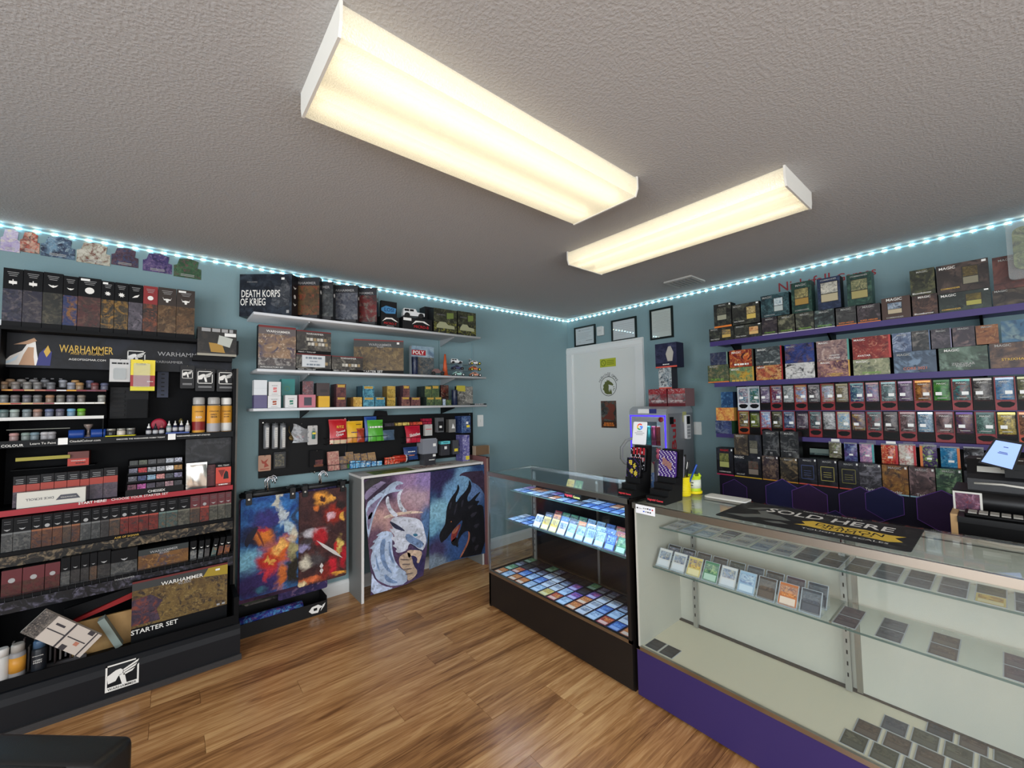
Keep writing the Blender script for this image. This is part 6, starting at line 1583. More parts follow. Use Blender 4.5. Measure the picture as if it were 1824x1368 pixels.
# hanging goods on the rack side of the pegboard
def hang(nm, px0, px1, py0, py1, y, m, lab, cat='hanging pack', d=.004, group=None, hookz=True):
    z0, z1 = ZA((px0+px1)/2, py1, y), ZA((px0+px1)/2, py0, y); x0, x1 = XA(px0, y, (z0+z1)/2), XA(px1, y, (z0+z1)/2)
    r = empty(nm, (x0, y, z0), 0, lab, cat, group)
    w, h = x1-x0, z1-z0
    if m is not None: MB().bevbox(0, w, 0, d, 0, h, min(.006, w*.2), axis=1).build('card', m, r)
    if hookz: MB().tube([(w/2, -y+PY, h*.95), (w/2, -.006, h*.95), (w/2, -.01, h*.95+.006)], .002, 5).build('hook', M_ALUD, r)
    return r, w, h
CLB = glassy('bag_clear', (.8, .82, .84), 1.6, haze=.28, hazecol=(.7, .72, .74))
for j, (a, b_) in enumerate(((469, 480.5), (484, 496), (498, 509.5))):
    r, w, h = hang('dice_tube', a, b_, 752, 799, -.06, None, f'clear hanging tube of dice with white label, {ORD[j]} on the pegboard', 'dice tube', group='dice tubes on the pegboard')
    MB().lathe([(w*.45, 0), (w*.5, .004), (w*.5, h*.86), (w*.42, h*.9)], 12, (w/2, 0, 0)).build('tube', mat('tube_grey', (104, 106, 108), .2, spec=.5), r)
    MB().lathe([(w*.46, h*.87), (w*.46, h*.96)], 12, (w/2, 0, 0)).build('cap', mat('tube_cap', (70, 72, 74), .3), r)
    patch(r, 'label_strip', w*.36, w*.78, h*.06, h*.8, mat('label_white', (186, 184, 178), .5), -w*.5)
    for k in range(8): patch(r, 'print_line', w*.42, w*.72, h*(.12+.08*k), h*(.14+.08*k), GREY_INK, -w*.5-.001)
r, w, h = hang('tool_bag', 521, 552, 754, 788, -.05, None, 'crumpled clear bag of parts hanging on the pegboard', 'parts bag')
MB().grid(lambda u, v: (w*u+.008*math.sin(9*v), -.014*math.sin(math.pi*u)+.006*math.sin(13*u+17*v), h*v*(.85+.15*math.cos(4*u))), 9, 9).build('bag', CLB, r)
for k in range(6): MB().lathe([(.008, -.006), (.008, .006)], 7, (w*(.2+.1*k), .004, h*(.2+.09*(k % 3))), axis=1).build('part', mat('part_%d' % (k % 3), [(150, 150, 152), (150, 60, 60), (110, 100, 80)][k % 3], .5), r)
r, w, h = hang('glue_pack', 548, 565.5, 758, 792, -.055, mat('card_pale', (178, 176, 172), .5), 'white card with green and yellow glue bottle on the pegboard', 'glue pack')
MB().lathe([(.011, h*.3), (.011, h*.66), (.005, h*.72), (.004, h*.86)], 10, (w*.55, -.011, 0), mis=[0, 0, 1]).build('bottle', [mat('glue_teal', (60, 110, 104), .4), mat('glue_cap', (150, 154, 150), .4)], r)
patch(r, 'label_band', w*.4, w*.75, h*.55, h*.64, YELLOW_INK, -.0225)
gz = empty('charm_cord', (XA(516, -.04, 1.3), -.045, ZA(516, 780, -.04)), 0, 'bronze charm on a cord hanging beside the clear bag', 'charm')
MB().tube([(0, .02, .085), (-.006, .0, .05), (.01, 0, .02)], .0022, 5).build('cord', mat('cord_tan', (110, 92, 50), .6), gz)
MB().lathe([(.0, -.004), (.018, -.003), (.02, 0), (.018, .003), (.0, .004)], 9, (.012, 0, .0), axis=1).build('charm', mat('bronze', (96, 78, 46), .4, .6), gz)
r, w, h = hang('coaster', 460, 482.5, 811, 839, -.06, mat('wood_pale', (164, 126, 104), .5), 'pale wooden coaster with red dragon print on the pegboard', 'coaster', .008)
poly(r, 'dragon_print', [(w*.2, h*.75), (w*.45, h*.6), (w*.8, h*.78), (w*.62, h*.52), (w*.85, h*.3), (w*.45, h*.22), (w*.5, h*.45), (w*.3, h*.5)], mat('ink_brick', (140, 60, 46), .5), -.001)
patch(r, 'print_line', w*.15, w*.85, h*.1, h*.15, mat('ink_brick', (140, 60, 46), .5))
r, w, h = hang('framed_token', 487.5, 509, 805, 834, -.05, mat('frame_ebony', (14, 14, 16), .35), 'black framed token sheet on the pegboard', 'framed token', .012)
patch(r, 'token_print', w*.12, w*.88, h*.12, h*.86, art((46, 48, 46), (90, 88, 80), (120, 110, 80), (30, 30, 30), 60), 0)
r, w, h = hang('cloth_bag', 552, 576, 802, 832, -.06, mat('cloth_black', (14, 14, 16), .9), 'black drawstring bag with red print on the pegboard', 'drawstring bag', .02)
patch(r, 'red_print', w*.4, w*.95, h*.14, h*.42, art((90, 40, 40), (50, 28, 30), (120, 70, 60), (30, 20, 22), 50), 0)
for k in range(2): patch(r, 'print_line', w*.3, w*.98, h*(.03+.07*k), h*(.06+.07*k), mat('ink_copper', (140, 84, 60), .5))
# corner side: card sleeves and cases, several deep on each hook
def row(nm, px0, px1, py0, py1, y, n, gap, m, side, lab, labn, extra=None, th=.006):
    for k in range(n):
        yy = y+k*gap
        z0, z1 = ZA((px0+px1)/2, py1, y), ZA((px0+px1)/2, py0, y); x0, x1 = XA(px0, y, (z0+z1)/2), XA(px1, y, (z0+z1)/2)
        o = carton(nm, (x0, yy, z0), 0, x1-x0, th, z1-z0, m, side, lab if k == 0 else f'{labn}, {ORD[k]} back on the hook', 'card sleeves', 'packs of sleeves on the corner side of the pegboard')
        if k == 0:
            w, h = x1-x0, z1-z0
            MB().tube([(w/2, -y+PY, h*.94), (w/2, -.012, h*.94), (w/2, -.015, h*.94+.006)], .0018, 5).build('hook', M_ALUD, o)
            if extra: extra(o, w, h)
BLUEP = art((44, 62, 104), (70, 96, 140), (110, 130, 160), (28, 38, 70), 30, .25)
def ex_blue(o, w, h): patch(o, 'price_sticker', w*.5, w*.75, h*.52, h*.66, STICK); patch(o, 'yellow_mark', w*.55, w*.9, h*.32, h*.46, YELLOW_INK)
row('sleeve_pack', 822, 838, 741, 771, -.14, 6, .02, BLUEP, mat('pack_navy', (34, 48, 92), .25), 'front dark blue sleeve pack on the upper corner-side hook', 'dark blue sleeve pack on the upper corner-side hook', ex_blue, .014)
row('sleeve_pack', 824, 836.5, 775, 824, -.15, 6, .02, art((104, 100, 150), (140, 134, 180), (60, 64, 130), (200, 200, 214), 22, .25), mat('pack_lilac', (84, 82, 136), .25), 'front lilac sleeve pack on the lower corner-side hook', 'lilac sleeve pack on the lower corner-side hook', lambda o, w, h: patch(o, 'yellow_mark', w*.45, w*.95, h*.1, h*.24, YELLOW_INK), .014)
row('sleeve_pack', 780, 790.5, 744, 770, -.10, 4, .016, mat('pack_grey', (84, 86, 88), .3), mat('pack_grey2', (120, 122, 124), .3), 'front grey sleeve pack with black label on the pegboard', 'grey sleeve pack on the pegboard', lambda o, w, h: (patch(o, 'black_label', w*.05, w*.95, h*.1, h*.75, BLACK_INK), patch(o, 'price_sticker', w*.25, w*.65, h*.3, h*.45, STICK, -.0014)), .01)
row('sleeve_pack', 799.5, 811.5, 747, 770, -.10, 4, .016, mat('pack_clear', (120, 120, 116), .3), mat('pack_dark', (44, 42, 40), .3), 'front clear sleeve pack with white tag on the pegboard', 'clear sleeve pack on the pegboard', lambda o, w, h: poly(o, 'white_tag', [(w*.4, h*.3), (w*.6, h*.7), (w*.9, h*.3)], STICK), .01)
row('sleeve_pack', 757, 770, 756, 776, -.10, 2, .02, mat('pack_white', (178, 178, 174), .3), mat('pack_white2', (150, 150, 146), .3), 'front white sleeve pack under the crimson sweets', 'white sleeve pack under the crimson sweets', lambda o, w, h: patch(o, 'print_line', w*.1, w*.9, h*.55, h*.6, RED_INK), .012)
row('sleeve_pack', 806, 817, 784, 809, -.11, 3, .018, mat('pack_mesh', (70, 72, 76), .3), mat('pack_mesh2', (40, 40, 44), .3), 'front dark mesh pack with yellow mark on the pegboard', 'dark mesh pack on the pegboard', lambda o, w, h: patch(o, 'yellow_mark', w*.3, w*.85, h*.2, h*.4, YELLOW_INK), .012)
row('card_case', 786.5, 801, 791, 811, -.11, 3, .02, mat('case_dark', (58, 58, 62), .25), mat('case_dark2', (84, 84, 88), .25), 'front dark card case under the aqua header', 'dark card case under the aqua header', lambda o, w, h: (patch(o, 'price_sticker', w*.35, w*.65, h*.55, h*.8, STICK), MB().box(-.004, w+.004, -.002, .05, h, h+.026).build('aqua_header', mat('header_aqua', (96, 190, 196), .4), o), text(o, '~', w*.5, h+.013, w*.6, -.0035, mat('ink_deepteal', (30, 90, 100), .5))), .014)
# clear storage case stack standing on the table
TTOP = .9225
zz = TTOP+.0008
xa, xb = XA(756, -.13, zz), XA(776, -.13, zz); h0 = ZA(766, 808, -.13)-zz
o = carton('card_case', (xa, -.13, zz), 0, xb-xa, .09, h0, mat('case_smoke', (54, 54, 58), .25), mat('case_smoke2', (70, 70, 74), .25), 'dark clear-sided case standing on the poster table', 'card case')
patch(o, 'price_sticker', (xb-xa)*.75, (xb-xa)*1.0, h0*.72, h0*.92, STICK); text(o, '~', (xb-xa)*.65, h0*.45, (xb-xa)*.5, -.001, WHITE_INK)
xa, xb = XA(753, -.14, zz+h0), XA(779, -.14, zz+h0); h1 = ZA(766, 783, -.14)-zz-h0
o = carton('card_case', (xa, -.14, zz+h0+.0006), 0, xb-xa, .11, h1, mat('case_frost', (122, 126, 134), .2), mat('case_frost2', (140, 144, 152), .2), 'large frosted case stacked on the dark one', 'card case')
MB().box(.006, xb-xa-.006, .006, .104, h1, h1+.008).build('lid', mat('case_frost2', (140, 144, 152), .2), o); patch(o, 'price_sticker', (xb-xa)*.7, (xb-xa)*.9, h1*.5, h1*.7, STICK)

# poster table
TX0, TX1, TYF = -2.592, -1.486, -.285
tb = empty('poster_table', ((TX0+TX1)/2, -.142, 0), 0, 'white side-panelled table with two dragon banners', 'table')
def TB(o): o.location = (-(TX0+TX1)/2, .142, 0); return o
M_TG = mat('table_grey', (118, 120, 118), .5); M_TW = mat('table_white', (206, 204, 200), .5)
TB(MB().box(TX0, TX0+.019, TYF+.002, -.004, 0, .905).build('side_panel', M_TG, tb)); TB(bx('edge_band', TX0, TX0+.019, TYF, TYF+.002, 0, .905, M_TW, tb))
TB(MB().box(TX1-.019, TX1, TYF+.002, -.004, 0, .905).build('side_panel', M_TG, tb)); TB(bx('edge_band', TX1-.019, TX1, TYF, TYF+.002, 0, .905, M_TW, tb))
TB(bx('table_top', TX0-.002, TX1+.002, TYF-.001, -.004, .905, TTOP, M_TW, tb))
# papers on the table top
def sheet(nm, x0, x1, y0, y1, m, lab, cat, dz=.0005):
    o = bx(nm, x0, x1, y0, y1, TTOP+dz, TTOP+dz+.0012, m); return tag(o, lab, cat)
sheet('magazine', TX0+.10, TX0+.44, -.28, -.10, art((90, 110, 40), (130, 150, 56), (60, 76, 40), (150, 160, 90), 10), 'green magazine lying on the poster table', 'magazine')
sg = sheet('sign_sheet', TX0+.45, TX0+.86, -.28, -.09, mat('sheet_white', (202, 200, 192), .6), 'white sign sheet with dark red lettering on the poster table', 'sign')
me, asp = text_mesh('Nightfall Games', mat('ink_darkred2', (120, 50, 44), .6), .012)
link('lettering', me, sg, (TX0+.655, -.19, TTOP+.0024), (-math.pi/2, 0, 0), (.36, 1, .36*2.2))
sheet('paper_sheet', TX0+.865, TX1-.02, -.27, -.06, MATS['sheet_white'], 'plain white paper lying at the corner end of the poster table', 'paper')
# banners traced from their outlines
def pz(q, y=-.2905):
    out = []
    for a, b_ in q:
        p = on(1, y, 620+.19369*a, 815+.19369*b_); out.append((p.x, p.z))
    return out
def wb(L):
    out = []
    for a, b_, ra, rb, c in L:
        q0 = on(1, -.2905, 620+.19369*a, 815+.19369*b_); q1 = on(1, -.2905, 620+.19369*(a+ra), 815+.19369*(b_+rb))
        out.append((q0.x, q0.z, abs(q1.x-q0.x), abs(q1.z-q0.z), c))
    return out
def banner_cloth(nm, outline, bg, lab):
    r = empty(nm, (0, 0, 0), 0, lab, 'banner', 'dragon banners hung on the poster table')
    P = pz(outline)
    MB().prism(P, -.2905, -.289, 1).build('cloth', bg, r)
    return r
def smooth_(P, n=2):
    for _ in range(n):
        Q = []
        for i in range(len(P)):
            a, b = P[i], P[(i+1) % len(P)]
            Q += [(a[0]*.75+b[0]*.25, a[1]*.75+b[1]*.25), (a[0]*.25+b[0]*.75, a[1]*.25+b[1]*.75)]
        P = Q
    return P
def bp(r, nm, q, m, k): return poly(r, nm, smooth_(pz(q), 1), m, -.2908-.0003*k)
D1 = banner_cloth('dragon_banner', [(145, 205), (450, 160), (758, 133), (752, 560), (720, 880), (692, 1085), (540, 1165), (400, 1210), (205, 1268), (215, 1120), (182, 760), (150, 330)],
    paint(((66, 50, 78), (92, 70, 98)), wb([(250, 300, 180, 120, (56, 44, 62)), (620, 300, 180, 170, (150, 122, 156)), (700, 200, 90, 120, (140, 120, 168)), (600, 400, 150, 90, (176, 150, 160)), (420, 560, 240, 120, (150, 116, 124)), (300, 600, 90, 120, (176, 140, 134)), (720, 620, 60, 160, (80, 110, 150)), (640, 960, 80, 130, (50, 46, 82)), (260, 800, 120, 160, (96, 70, 90))]), .05, 9), 'purple banner of a white horned dragon hanging on the table front')
T_ = lambda c, f: tuple(min(255, int(v*f)) for v in c)
inkc = lambda n, c: art(c, T_(c, .86), T_(c, 1.12), T_(c, .68), 12, .6)
PW1 = inkc('ice', (168, 184, 208)); PW2 = inkc('pearl', (196, 200, 212)); PW3 = inkc('steelblue', (112, 136, 172)); PB1 = inkc('sand', (190, 166, 142)); PD1 = inkc('indigo', (44, 46, 70)); PM1 = inkc('mauve', (150, 122, 156)); PV = inkc('violetgrey', (124, 112, 140))
bp(D1, 'dark_corner', [(147, 206), (330, 180), (300, 215), (220, 260), (152, 320)], inkc('charcoal', (52, 50, 52)), 0)
bp(D1, 'wing', [(150, 330), (220, 262), (290, 228), (300, 215), (325, 222), (355, 230), (318, 252), (305, 268), (240, 320), (200, 360), (156, 400)], PV, 1)
bp(D1, 'wing', [(158, 430), (250, 350), (340, 290), (385, 245), (440, 215), (490, 222), (515, 242), (470, 248), (440, 262), (432, 292), (470, 296), (510, 290), (470, 312), (400, 320), (345, 345), (300, 400), (260, 470), (225, 580), (200, 690), (185, 760), (170, 620)], PW1, 1)
for q in ([(165, 480), (250, 400), (330, 340), (260, 440), (190, 600)], [(172, 560), (230, 480), (210, 580), (186, 690)]): bp(D1, 'wing_fold', q, PV, 2)
bp(D1, 'halo', [(320, 545), (420, 510), (560, 490), (680, 495), (690, 510), (560, 515), (420, 540), (340, 565)], inkc('halo', (214, 190, 170)), 2)
bp(D1, 'horn', [(343, 380), (372, 345), (380, 420), (410, 480), (465, 528), (430, 552), (385, 510), (352, 450)], PW2, 3)
bp(D1, 'horn', [(446, 350), (470, 310), (512, 286), (478, 345), (484, 410), (508, 455), (550, 496), (500, 505), (462, 460)], PW2, 3)
bp(D1, 'mane', [(330, 670), (250, 720), (290, 722), (215, 780), (255, 782), (190, 840), (232, 838), (205, 920), (215, 1000), (240, 1060), (260, 1120), (330, 1160), (400, 1185), (540, 1160), (545, 1060), (470, 1010), (420, 930), (400, 800), (420, 690)], PW1, 3)
for q in ([(300, 760), (350, 740), (330, 860), (350, 980), (420, 1080), (330, 1020), (290, 900)], [(380, 740), (390, 860), (430, 980), (400, 960), (370, 860)], [(330, 1060), (400, 1120), (470, 1150), (400, 1160), (340, 1130)], [(250, 860), (270, 960), (300, 1060), (260, 1010)]): bp(D1, 'mane_shade', q, PW3, 4)
bp(D1, 'chest', [(480, 900), (560, 860), (590, 930), (600, 990), (645, 1050), (600, 1110), (545, 1140), (545, 1060), (475, 1000), (465, 940)], PB1, 4)
for k in range(4): bp(D1, 'chest_band', [(480+k*16, 930+k*46), (560+k*14, 935+k*40), (556+k*14, 945+k*40), (480+k*16, 944+k*46)], inkc('umber', (104, 90, 88)), 5)
bp(D1, 'beard', [(540, 850), (650, 850), (685, 870), (665, 930), (650, 975), (628, 965), (640, 930), (615, 905), (580, 900), (560, 930), (545, 890)], PB1, 4)
bp(D1, 'head', [(385, 600), (400, 560), (460, 540), (560, 548), (640, 560), (685, 600), (702, 680), (718, 740), (720, 780), (692, 850), (662, 858), (620, 830), (575, 790), (555, 800), (545, 850), (470, 880), (430, 862), (455, 838), (400, 810), (440, 792), (385, 730), (440, 728), (370, 650), (420, 660)], PW2, 5)
bp(D1, 'ear', [(372, 578), (430, 605), (500, 650), (530, 680), (470, 668), (415, 645)], PD1, 6)
bp(D1, 'cheek', [(540, 690), (620, 740), (680, 770), (700, 800), (660, 840), (600, 800), (556, 780), (520, 740)], PW3, 6)
bp(D1, 'eye', [(590, 705), (625, 695), (645, 715), (612, 730)], inkc('eye', (60, 120, 150)), 7)
bp(D1, 'mouth_line', [(556, 786), (600, 800), (650, 842), (690, 850), (660, 858), (600, 818)], PD1, 7)
bp(D1, 'nostril', [(682, 790), (696, 786), (692, 810)], PD1, 7)
bp(D1, 'pale_corner', [(215, 1050), (250, 1130), (330, 1185), (430, 1195), (330, 1232), (207, 1264), (216, 1120)], inkc('pale', (176, 188, 212)), 6)
D2 = banner_cloth('dragon_banner', [(758, 133), (1000, 95), (1256, 62), (1262, 880), (1100, 915), (905, 965), (745, 1030), (748, 560)],
    paint(((40, 60, 98), (56, 86, 124)), wb([(850, 200, 150, 130, (48, 42, 78)), (1060, 230, 90, 150, (120, 160, 190)), (960, 330, 90, 110, (110, 150, 184)), (850, 520, 130, 110, (130, 176, 196)), (800, 640, 70, 60, (110, 160, 184)), (1000, 740, 160, 130, (54, 78, 120)), (820, 860, 100, 90, (60, 54, 86)), (800, 980, 120, 50, (110, 124, 138)), (1180, 300, 70, 120, (96, 120, 160))]), .05, 9), 'blue banner of a black horned dragon hanging on the table front')
PK = inkc('jet', (24, 23, 27)); PK2 = inkc('slateblack', (50, 48, 56)); PT = inkc('ember', (160, 96, 70)); PR = inkc('blood', (130, 50, 46)); PC = inkc('cloud', (120, 170, 190)); PN = inkc('night', (44, 38, 72))
bp(D2, 'wing', [(1018, 172), (1040, 145), (1090, 130), (1180, 124), (1256, 120), (1260, 360), (1240, 310), (1200, 260), (1160, 235), (1140, 232), (1118, 190), (1060, 165)], inkc('plumdark', (60, 46, 62)), 1)
bp(D2, 'body', [(1250, 460), (1220, 430), (1180, 440), (1215, 395), (1160, 400), (1195, 350), (1225, 305), (1170, 345), (1120, 400), (1100, 405), (1095, 365), (1130, 300), (1136, 250), (1112, 195), (1108, 262), (1070, 320), (1030, 360), (990, 420), (990, 370), (1015, 320), (1026, 275), (1008, 238), (1000, 300), (960, 350), (925, 410), (905, 470), (898, 560), (890, 620), (860, 665), (842, 700), (838, 730), (850, 775), (862, 786), (880, 765), (905, 750), (940, 700), (1020, 600), (1055, 570), (1040, 640), (1005, 720), (1010, 790), (985, 812), (1015, 830), (1010, 770), (1050, 700), (1100, 668), (1122, 700), (1105, 780), (1070, 850), (1022, 925), (1100, 912), (1262, 878)], PK, 2)
bp(D2, 'jaw', [(1005, 720), (945, 770), (950, 795), (985, 815), (1008, 800)], PK, 3)
bp(D2, 'mouth', [(1030, 605), (1035, 625), (1000, 715), (975, 770), (948, 778), (945, 720), (960, 670)], PR, 3)
bp(D2, 'tongue_glow', [(1025, 612), (1015, 650), (985, 700), (950, 700), (970, 660)], PT, 4)
bp(D2, 'belly', [(1102, 672), (1124, 700), (1110, 780), (1072, 860), (1034, 922), (1022, 924), (1066, 840), (1098, 770), (1108, 710)], PT, 3)
bp(D2, 'eye', [(940, 590), (955, 582), (950, 597)], inkc('amber', (200, 120, 60)), 3)
for q in ([(930, 420), (960, 400), (930, 500)], [(985, 440), (1010, 410), (990, 500), (970, 540)], [(1040, 400), (1070, 380), (1040, 480)], [(1100, 450), (1160, 430), (1110, 480)], [(1120, 520), (1200, 490), (1140, 560)], [(1150, 620), (1220, 600), (1170, 660)], [(1130, 740), (1180, 720), (1150, 790)], [(1160, 820), (1210, 790), (1170, 870)]): bp(D2, 'scale_glint', q, PK2, 4)
# flattened cartons beside the table
for j, (x, wd, h_, c) in enumerate(((-1.478, .018, .965, (120, 80, 80)), (-1.456, .016, .95, (150, 120, 110)), (-1.437, .014, .96, (84, 60, 60)))):
    o = tag(bx('flat_carton', x, x+wd, -.30, -.03, 0, h_, mat('flatcarton_%d' % j, c, .6)), f'{["dusty red", "tan", "maroon"][j]} flattened carton standing beside the poster table', 'carton', 'flattened cartons beside the table')
cb = carton('cardboard_box', (XA(848, -.16, TTOP+.02), -.16, .9665), 0, XA(871, -.16, .97)-XA(848, -.16, .97), .06, .085, mat('kraft', (112, 88, 64), .7), mat('kraft_edge', (170, 150, 130), .7), 'small brown cardboard box standing on the flattened cartons', 'box')
bx('kraft_edge', XA(871, -.16, .97)-XA(848, -.16, .97), XA(871, -.16, .97)-XA(848, -.16, .97)+.006, 0, .06, 0, .08, MATS['kraft_edge'], cb)

# hanging game mats
def hanger(xc, y, zrod, lab, grp, w=.36):
    h = empty('clip_hanger', (xc, y, zrod), 0, lab, 'hanger', grp)
    # hook loops over the rod at local z 0
    pts = [(0, 0, -.085), (0, 0, -.05)]+[(.02+.024*math.cos(math.radians(a)), 0, -.022+.026*math.sin(math.radians(a))) for a in (200, 160, 120, 80, 40, 0, -30)]
    pts = [(p[0]-.02, p[1], p[2]+.0) for p in pts]
    MB().tube(pts, .0032, 6).build('hook', mat('chrome', (200, 202, 208), .12, 1.0), h)
    MB().bevbox(-w/2, w/2, -.006, .006, -.105, -.083, .004, axis=0).build('bar', mat('hanger_black', (14, 14, 16), .4), h)
    for s in (-1, 1):
        c = MB().bevbox(s*w*.36-.017, s*w*.36+.017, -.016, .012, -.155, -.078, .006, axis=1).build('clip', MATS['hanger_black'], h)
        MB().lathe([(.0065, -.0185), (.0065, -.016)], 10, (s*w*.36, 0, -.118), axis=1).build('clip_stud', M_ALU, c)
    return h
def playmat(x0, x1, z0, z1, y, m, lab, grp=None, back=None):
    r = empty('game_mat', (x0, y, z0), 0, lab, 'game mat', grp)
    w, h = x1-x0, z1-z0
    MB().bevbox(0, w, 0, .0025, 0, h, .014, axis=1, seg=4).build('mat_sheet', m, r)
    return r, w, h
def fr_blobs(w, h, L): return [(u*w, v*h, a*w, b*h, c) for u, v, a, b, c in L]
w, h = .343, .645
M1 = paint(((30, 62, 122), (54, 112, 170)), fr_blobs(w, h, [(.12, .36, .2, .12, (130, 190, 214)), (.3, .62, .36, .12, (32, 30, 50)), (.46, .76, .3, .1, (50, 46, 104)), (.3, .12, .5, .16, (54, 42, 92)), (.62, .95, .06, .09, (178, 176, 164)), (.7, .8, .06, .1, (176, 184, 188)), (.8, .64, .07, .1, (160, 180, 190)), (.88, .54, .08, .08, (186, 180, 160)), (.38, .6, .15, .08, (200, 112, 44)), (.36, .66, .12, .03, (170, 40, 60)), (.64, .42, .3, .13, (186, 86, 38)), (.66, .46, .16, .06, (226, 170, 90)), (.47, .3, .16, .13, (178, 46, 38)), (.42, .2, .08, .06, (190, 50, 60)), (.72, .14, .12, .15, (180, 96, 46)), (.38, .05, .12, .04, (54, 100, 120)), (.93, .2, .13, .2, (38, 34, 26)), (.91, .41, .09, .09, (150, 142, 100)), (.97, .75, .06, .2, (40, 60, 90)), (.5, .33, .05, .05, (206, 150, 70))]), .075, 12)
r1_, w, h = playmat(-3.328, -2.985, .205, .85, -.152, M1, 'blue game mat with fiery winged creature, nearest the rack')
X = lambda q: [(u*w, v*h) for u, v in q]
poly(r1_, 'wing_rib', smooth_(X([(.25, .66), (.36, .52), (.4, .47), (.38, .54), (.3, .65)])), mat('ink_wingrib', (110, 50, 30), .6), -.0006)
poly(r1_, 'shadow_wing', smooth_(X([(.05, .58), (.2, .68), (.3, .72), (.24, .62), (.16, .56), (.1, .5)])), mat('ink_shadowwing', (26, 26, 44), .6), -.0006)
w, h = .33, .655
M2 = paint(((52, 34, 36), (76, 46, 44)), fr_blobs(w, h, [(.45, .9, .15, .07, (222, 150, 60)), (.46, .9, .07, .03, (64, 36, 36)), (.66, .88, .08, .03, (226, 160, 70)), (.36, .8, .06, .03, (200, 110, 50)), (.74, .72, .24, .1, (146, 44, 32)), (.64, .7, .08, .045, (208, 170, 180)), (.86, .8, .08, .06, (44, 34, 34)), (.94, .66, .05, .05, (216, 160, 70)), (.3, .55, .24, .04, (182, 178, 184)), (.42, .5, .16, .09, (164, 34, 42)), (.2, .46, .14, .05, (60, 52, 54)), (.1, .4, .12, .04, (140, 134, 170)), (.84, .36, .08, .09, (206, 178, 96)), (.78, .34, .05, .06, (186, 40, 44)), (.7, .13, .14, .1, (186, 34, 48)), (.96, .22, .08, .12, (166, 30, 42)), (.16, .25, .14, .07, (200, 192, 172)), (.36, .25, .14, .07, (72, 66, 68)), (.25, .05, .32, .04, (196, 100, 60)), (.06, .02, .08, .04, (216, 196, 150)), (.55, .1, .1, .08, (120, 40, 34)), (.84, .05, .14, .02, (216, 150, 60))]), .055, 13)
r2_, w, h = playmat(-2.985, -2.655, .185, .84, -.144, M2, 'dark brown and red game mat with flame shapes')
poly(r2_, 'white_streak', X([(.36, .46), (.52, .4), (.76, .3), (.92, .2), (.72, .27), (.5, .37)]), mat('ink_streak', (196, 190, 186), .6), -.0006)
for z_ in (.12, .17): poly(r2_, 'diamond', X([(.43, z_), (.47, z_+.035), (.51, z_), (.47, z_-.035)]), mat('ink_streak', (196, 190, 186), .6), -.0006)
ZR = PZ0+.012
hanger(-3.155, -.148, ZR-.004, 'front black clip hanger with chrome hook holding the blue game mat', 'clip hangers under the pegboard')
hanger(-2.815, -.14, ZR-.004, 'front black clip hanger with chrome hook holding the brown game mat', 'clip hangers under the pegboard')
bk = [((60, 34, 60), (90, 50, 80)), ((30, 34, 30), (60, 66, 50)), ((50, 50, 54), (140, 130, 120)), ((28, 26, 50), (60, 50, 90))]
for k in range(4):
    y = -.118+.021*k
    c1_, c2_ = bk[k]
    hanger(-3.165+.012*k, y+.003, ZR-.004+.004*(k % 2), f'black clip hanger {ORD[k]} behind the blue game mat', 'clip hangers under the pegboard', .34)
    playmat(-3.335+.022*k, -2.995+.022*k, .17-.02*(k % 3), .846, y, art(c1_, c2_, tuple(int(v*.6) for v in c1_), tuple(int(v*.8) for v in c2_), 8, .6), f'{["plum", "dark green", "grey and white", "indigo"][k]} game mat {ORD[k]} behind the blue one', 'game mats hung behind the blue one')
for k in range(3):
    y = -.112+.021*k
    hanger(-2.82+.01*k, y+.003, ZR-.004+.004*(k % 2), f'black clip hanger {ORD[k]} behind the brown game mat', 'clip hangers under the pegboard', .34)
    if k < 2: playmat((-3.10 if k == 0 else -2.98), (-2.78 if k == 0 else -2.66), (.12 if k == 0 else .22), .846, y, art((40, 34, 70), (64, 50, 96), (30, 28, 50), (110, 84, 110), 12, .6), f'{["galaxy violet", "dim violet"][k]} game mat {ORD[k]} behind the brown one', 'game mats hung behind the brown one')

# low box on the floor with a rolled mat
fb = empty('floor_box', (-3.06, -.16, 0), 0, 'black open box with white skull mark on the floor under the mats', 'box')
FBX0, FBX1, FBY0, FBY1 = -3.345+3.06, -2.815+3.06, -.075, .12
M_FB = mat('floorbox_black', (15, 15, 16), .5)
bx('floor_panel', FBX0, FBX1, FBY0, FBY1, 0, .006, M_FB, fb); bx('front_panel', FBX0, FBX1, FBY0, FBY0+.005, .006, .085, M_FB, fb); bx('back_panel', FBX0, FBX1, FBY1-.005, FBY1, .006, .13, M_FB, fb)
bx('end_panel', FBX1-.005, FBX1, FBY0+.005, FBY1-.005, .006, .11, M_FB, fb); bx('end_panel', FBX0, FBX0+.005, FBY0+.005, FBY1-.005, .006, .11, M_FB, fb)
poly(fb, 'skull_mark', [(FBX1-.1, .02), (FBX1-.06, .016), (FBX1-.05, .04), (FBX1-.03, .05), (FBX1-.06, .07), (FBX1-.1, .064), (FBX1-.12, .04)], WHITE_INK, FBY0-.001); poly(fb, 'skull_mark', [(FBX1-.045, .02), (FBX1-.02, .05), (FBX1-.012, .07), (FBX1-.03, .06)], WHITE_INK, FBY0-.001)
poly(fb, 'skull_eye', [(FBX1-.088, .034), (FBX1-.066, .034), (FBX1-.066, .052), (FBX1-.09, .052)], M_FB, FBY0-.0015)
rm = MB().lathe([(.0, 0), (.05, 0), (.05, .37), (.0, .37)], 20, axis=0).build('rolled_mat', art((34, 40, 110), (50, 66, 156), (90, 160, 210), (150, 90, 140), 22, .4), None, (-3.335, -.178, .0565), (math.radians(0), 0, 0))
tag(rm, 'rolled blue and violet game mat lying in the black floor box', 'game mat')
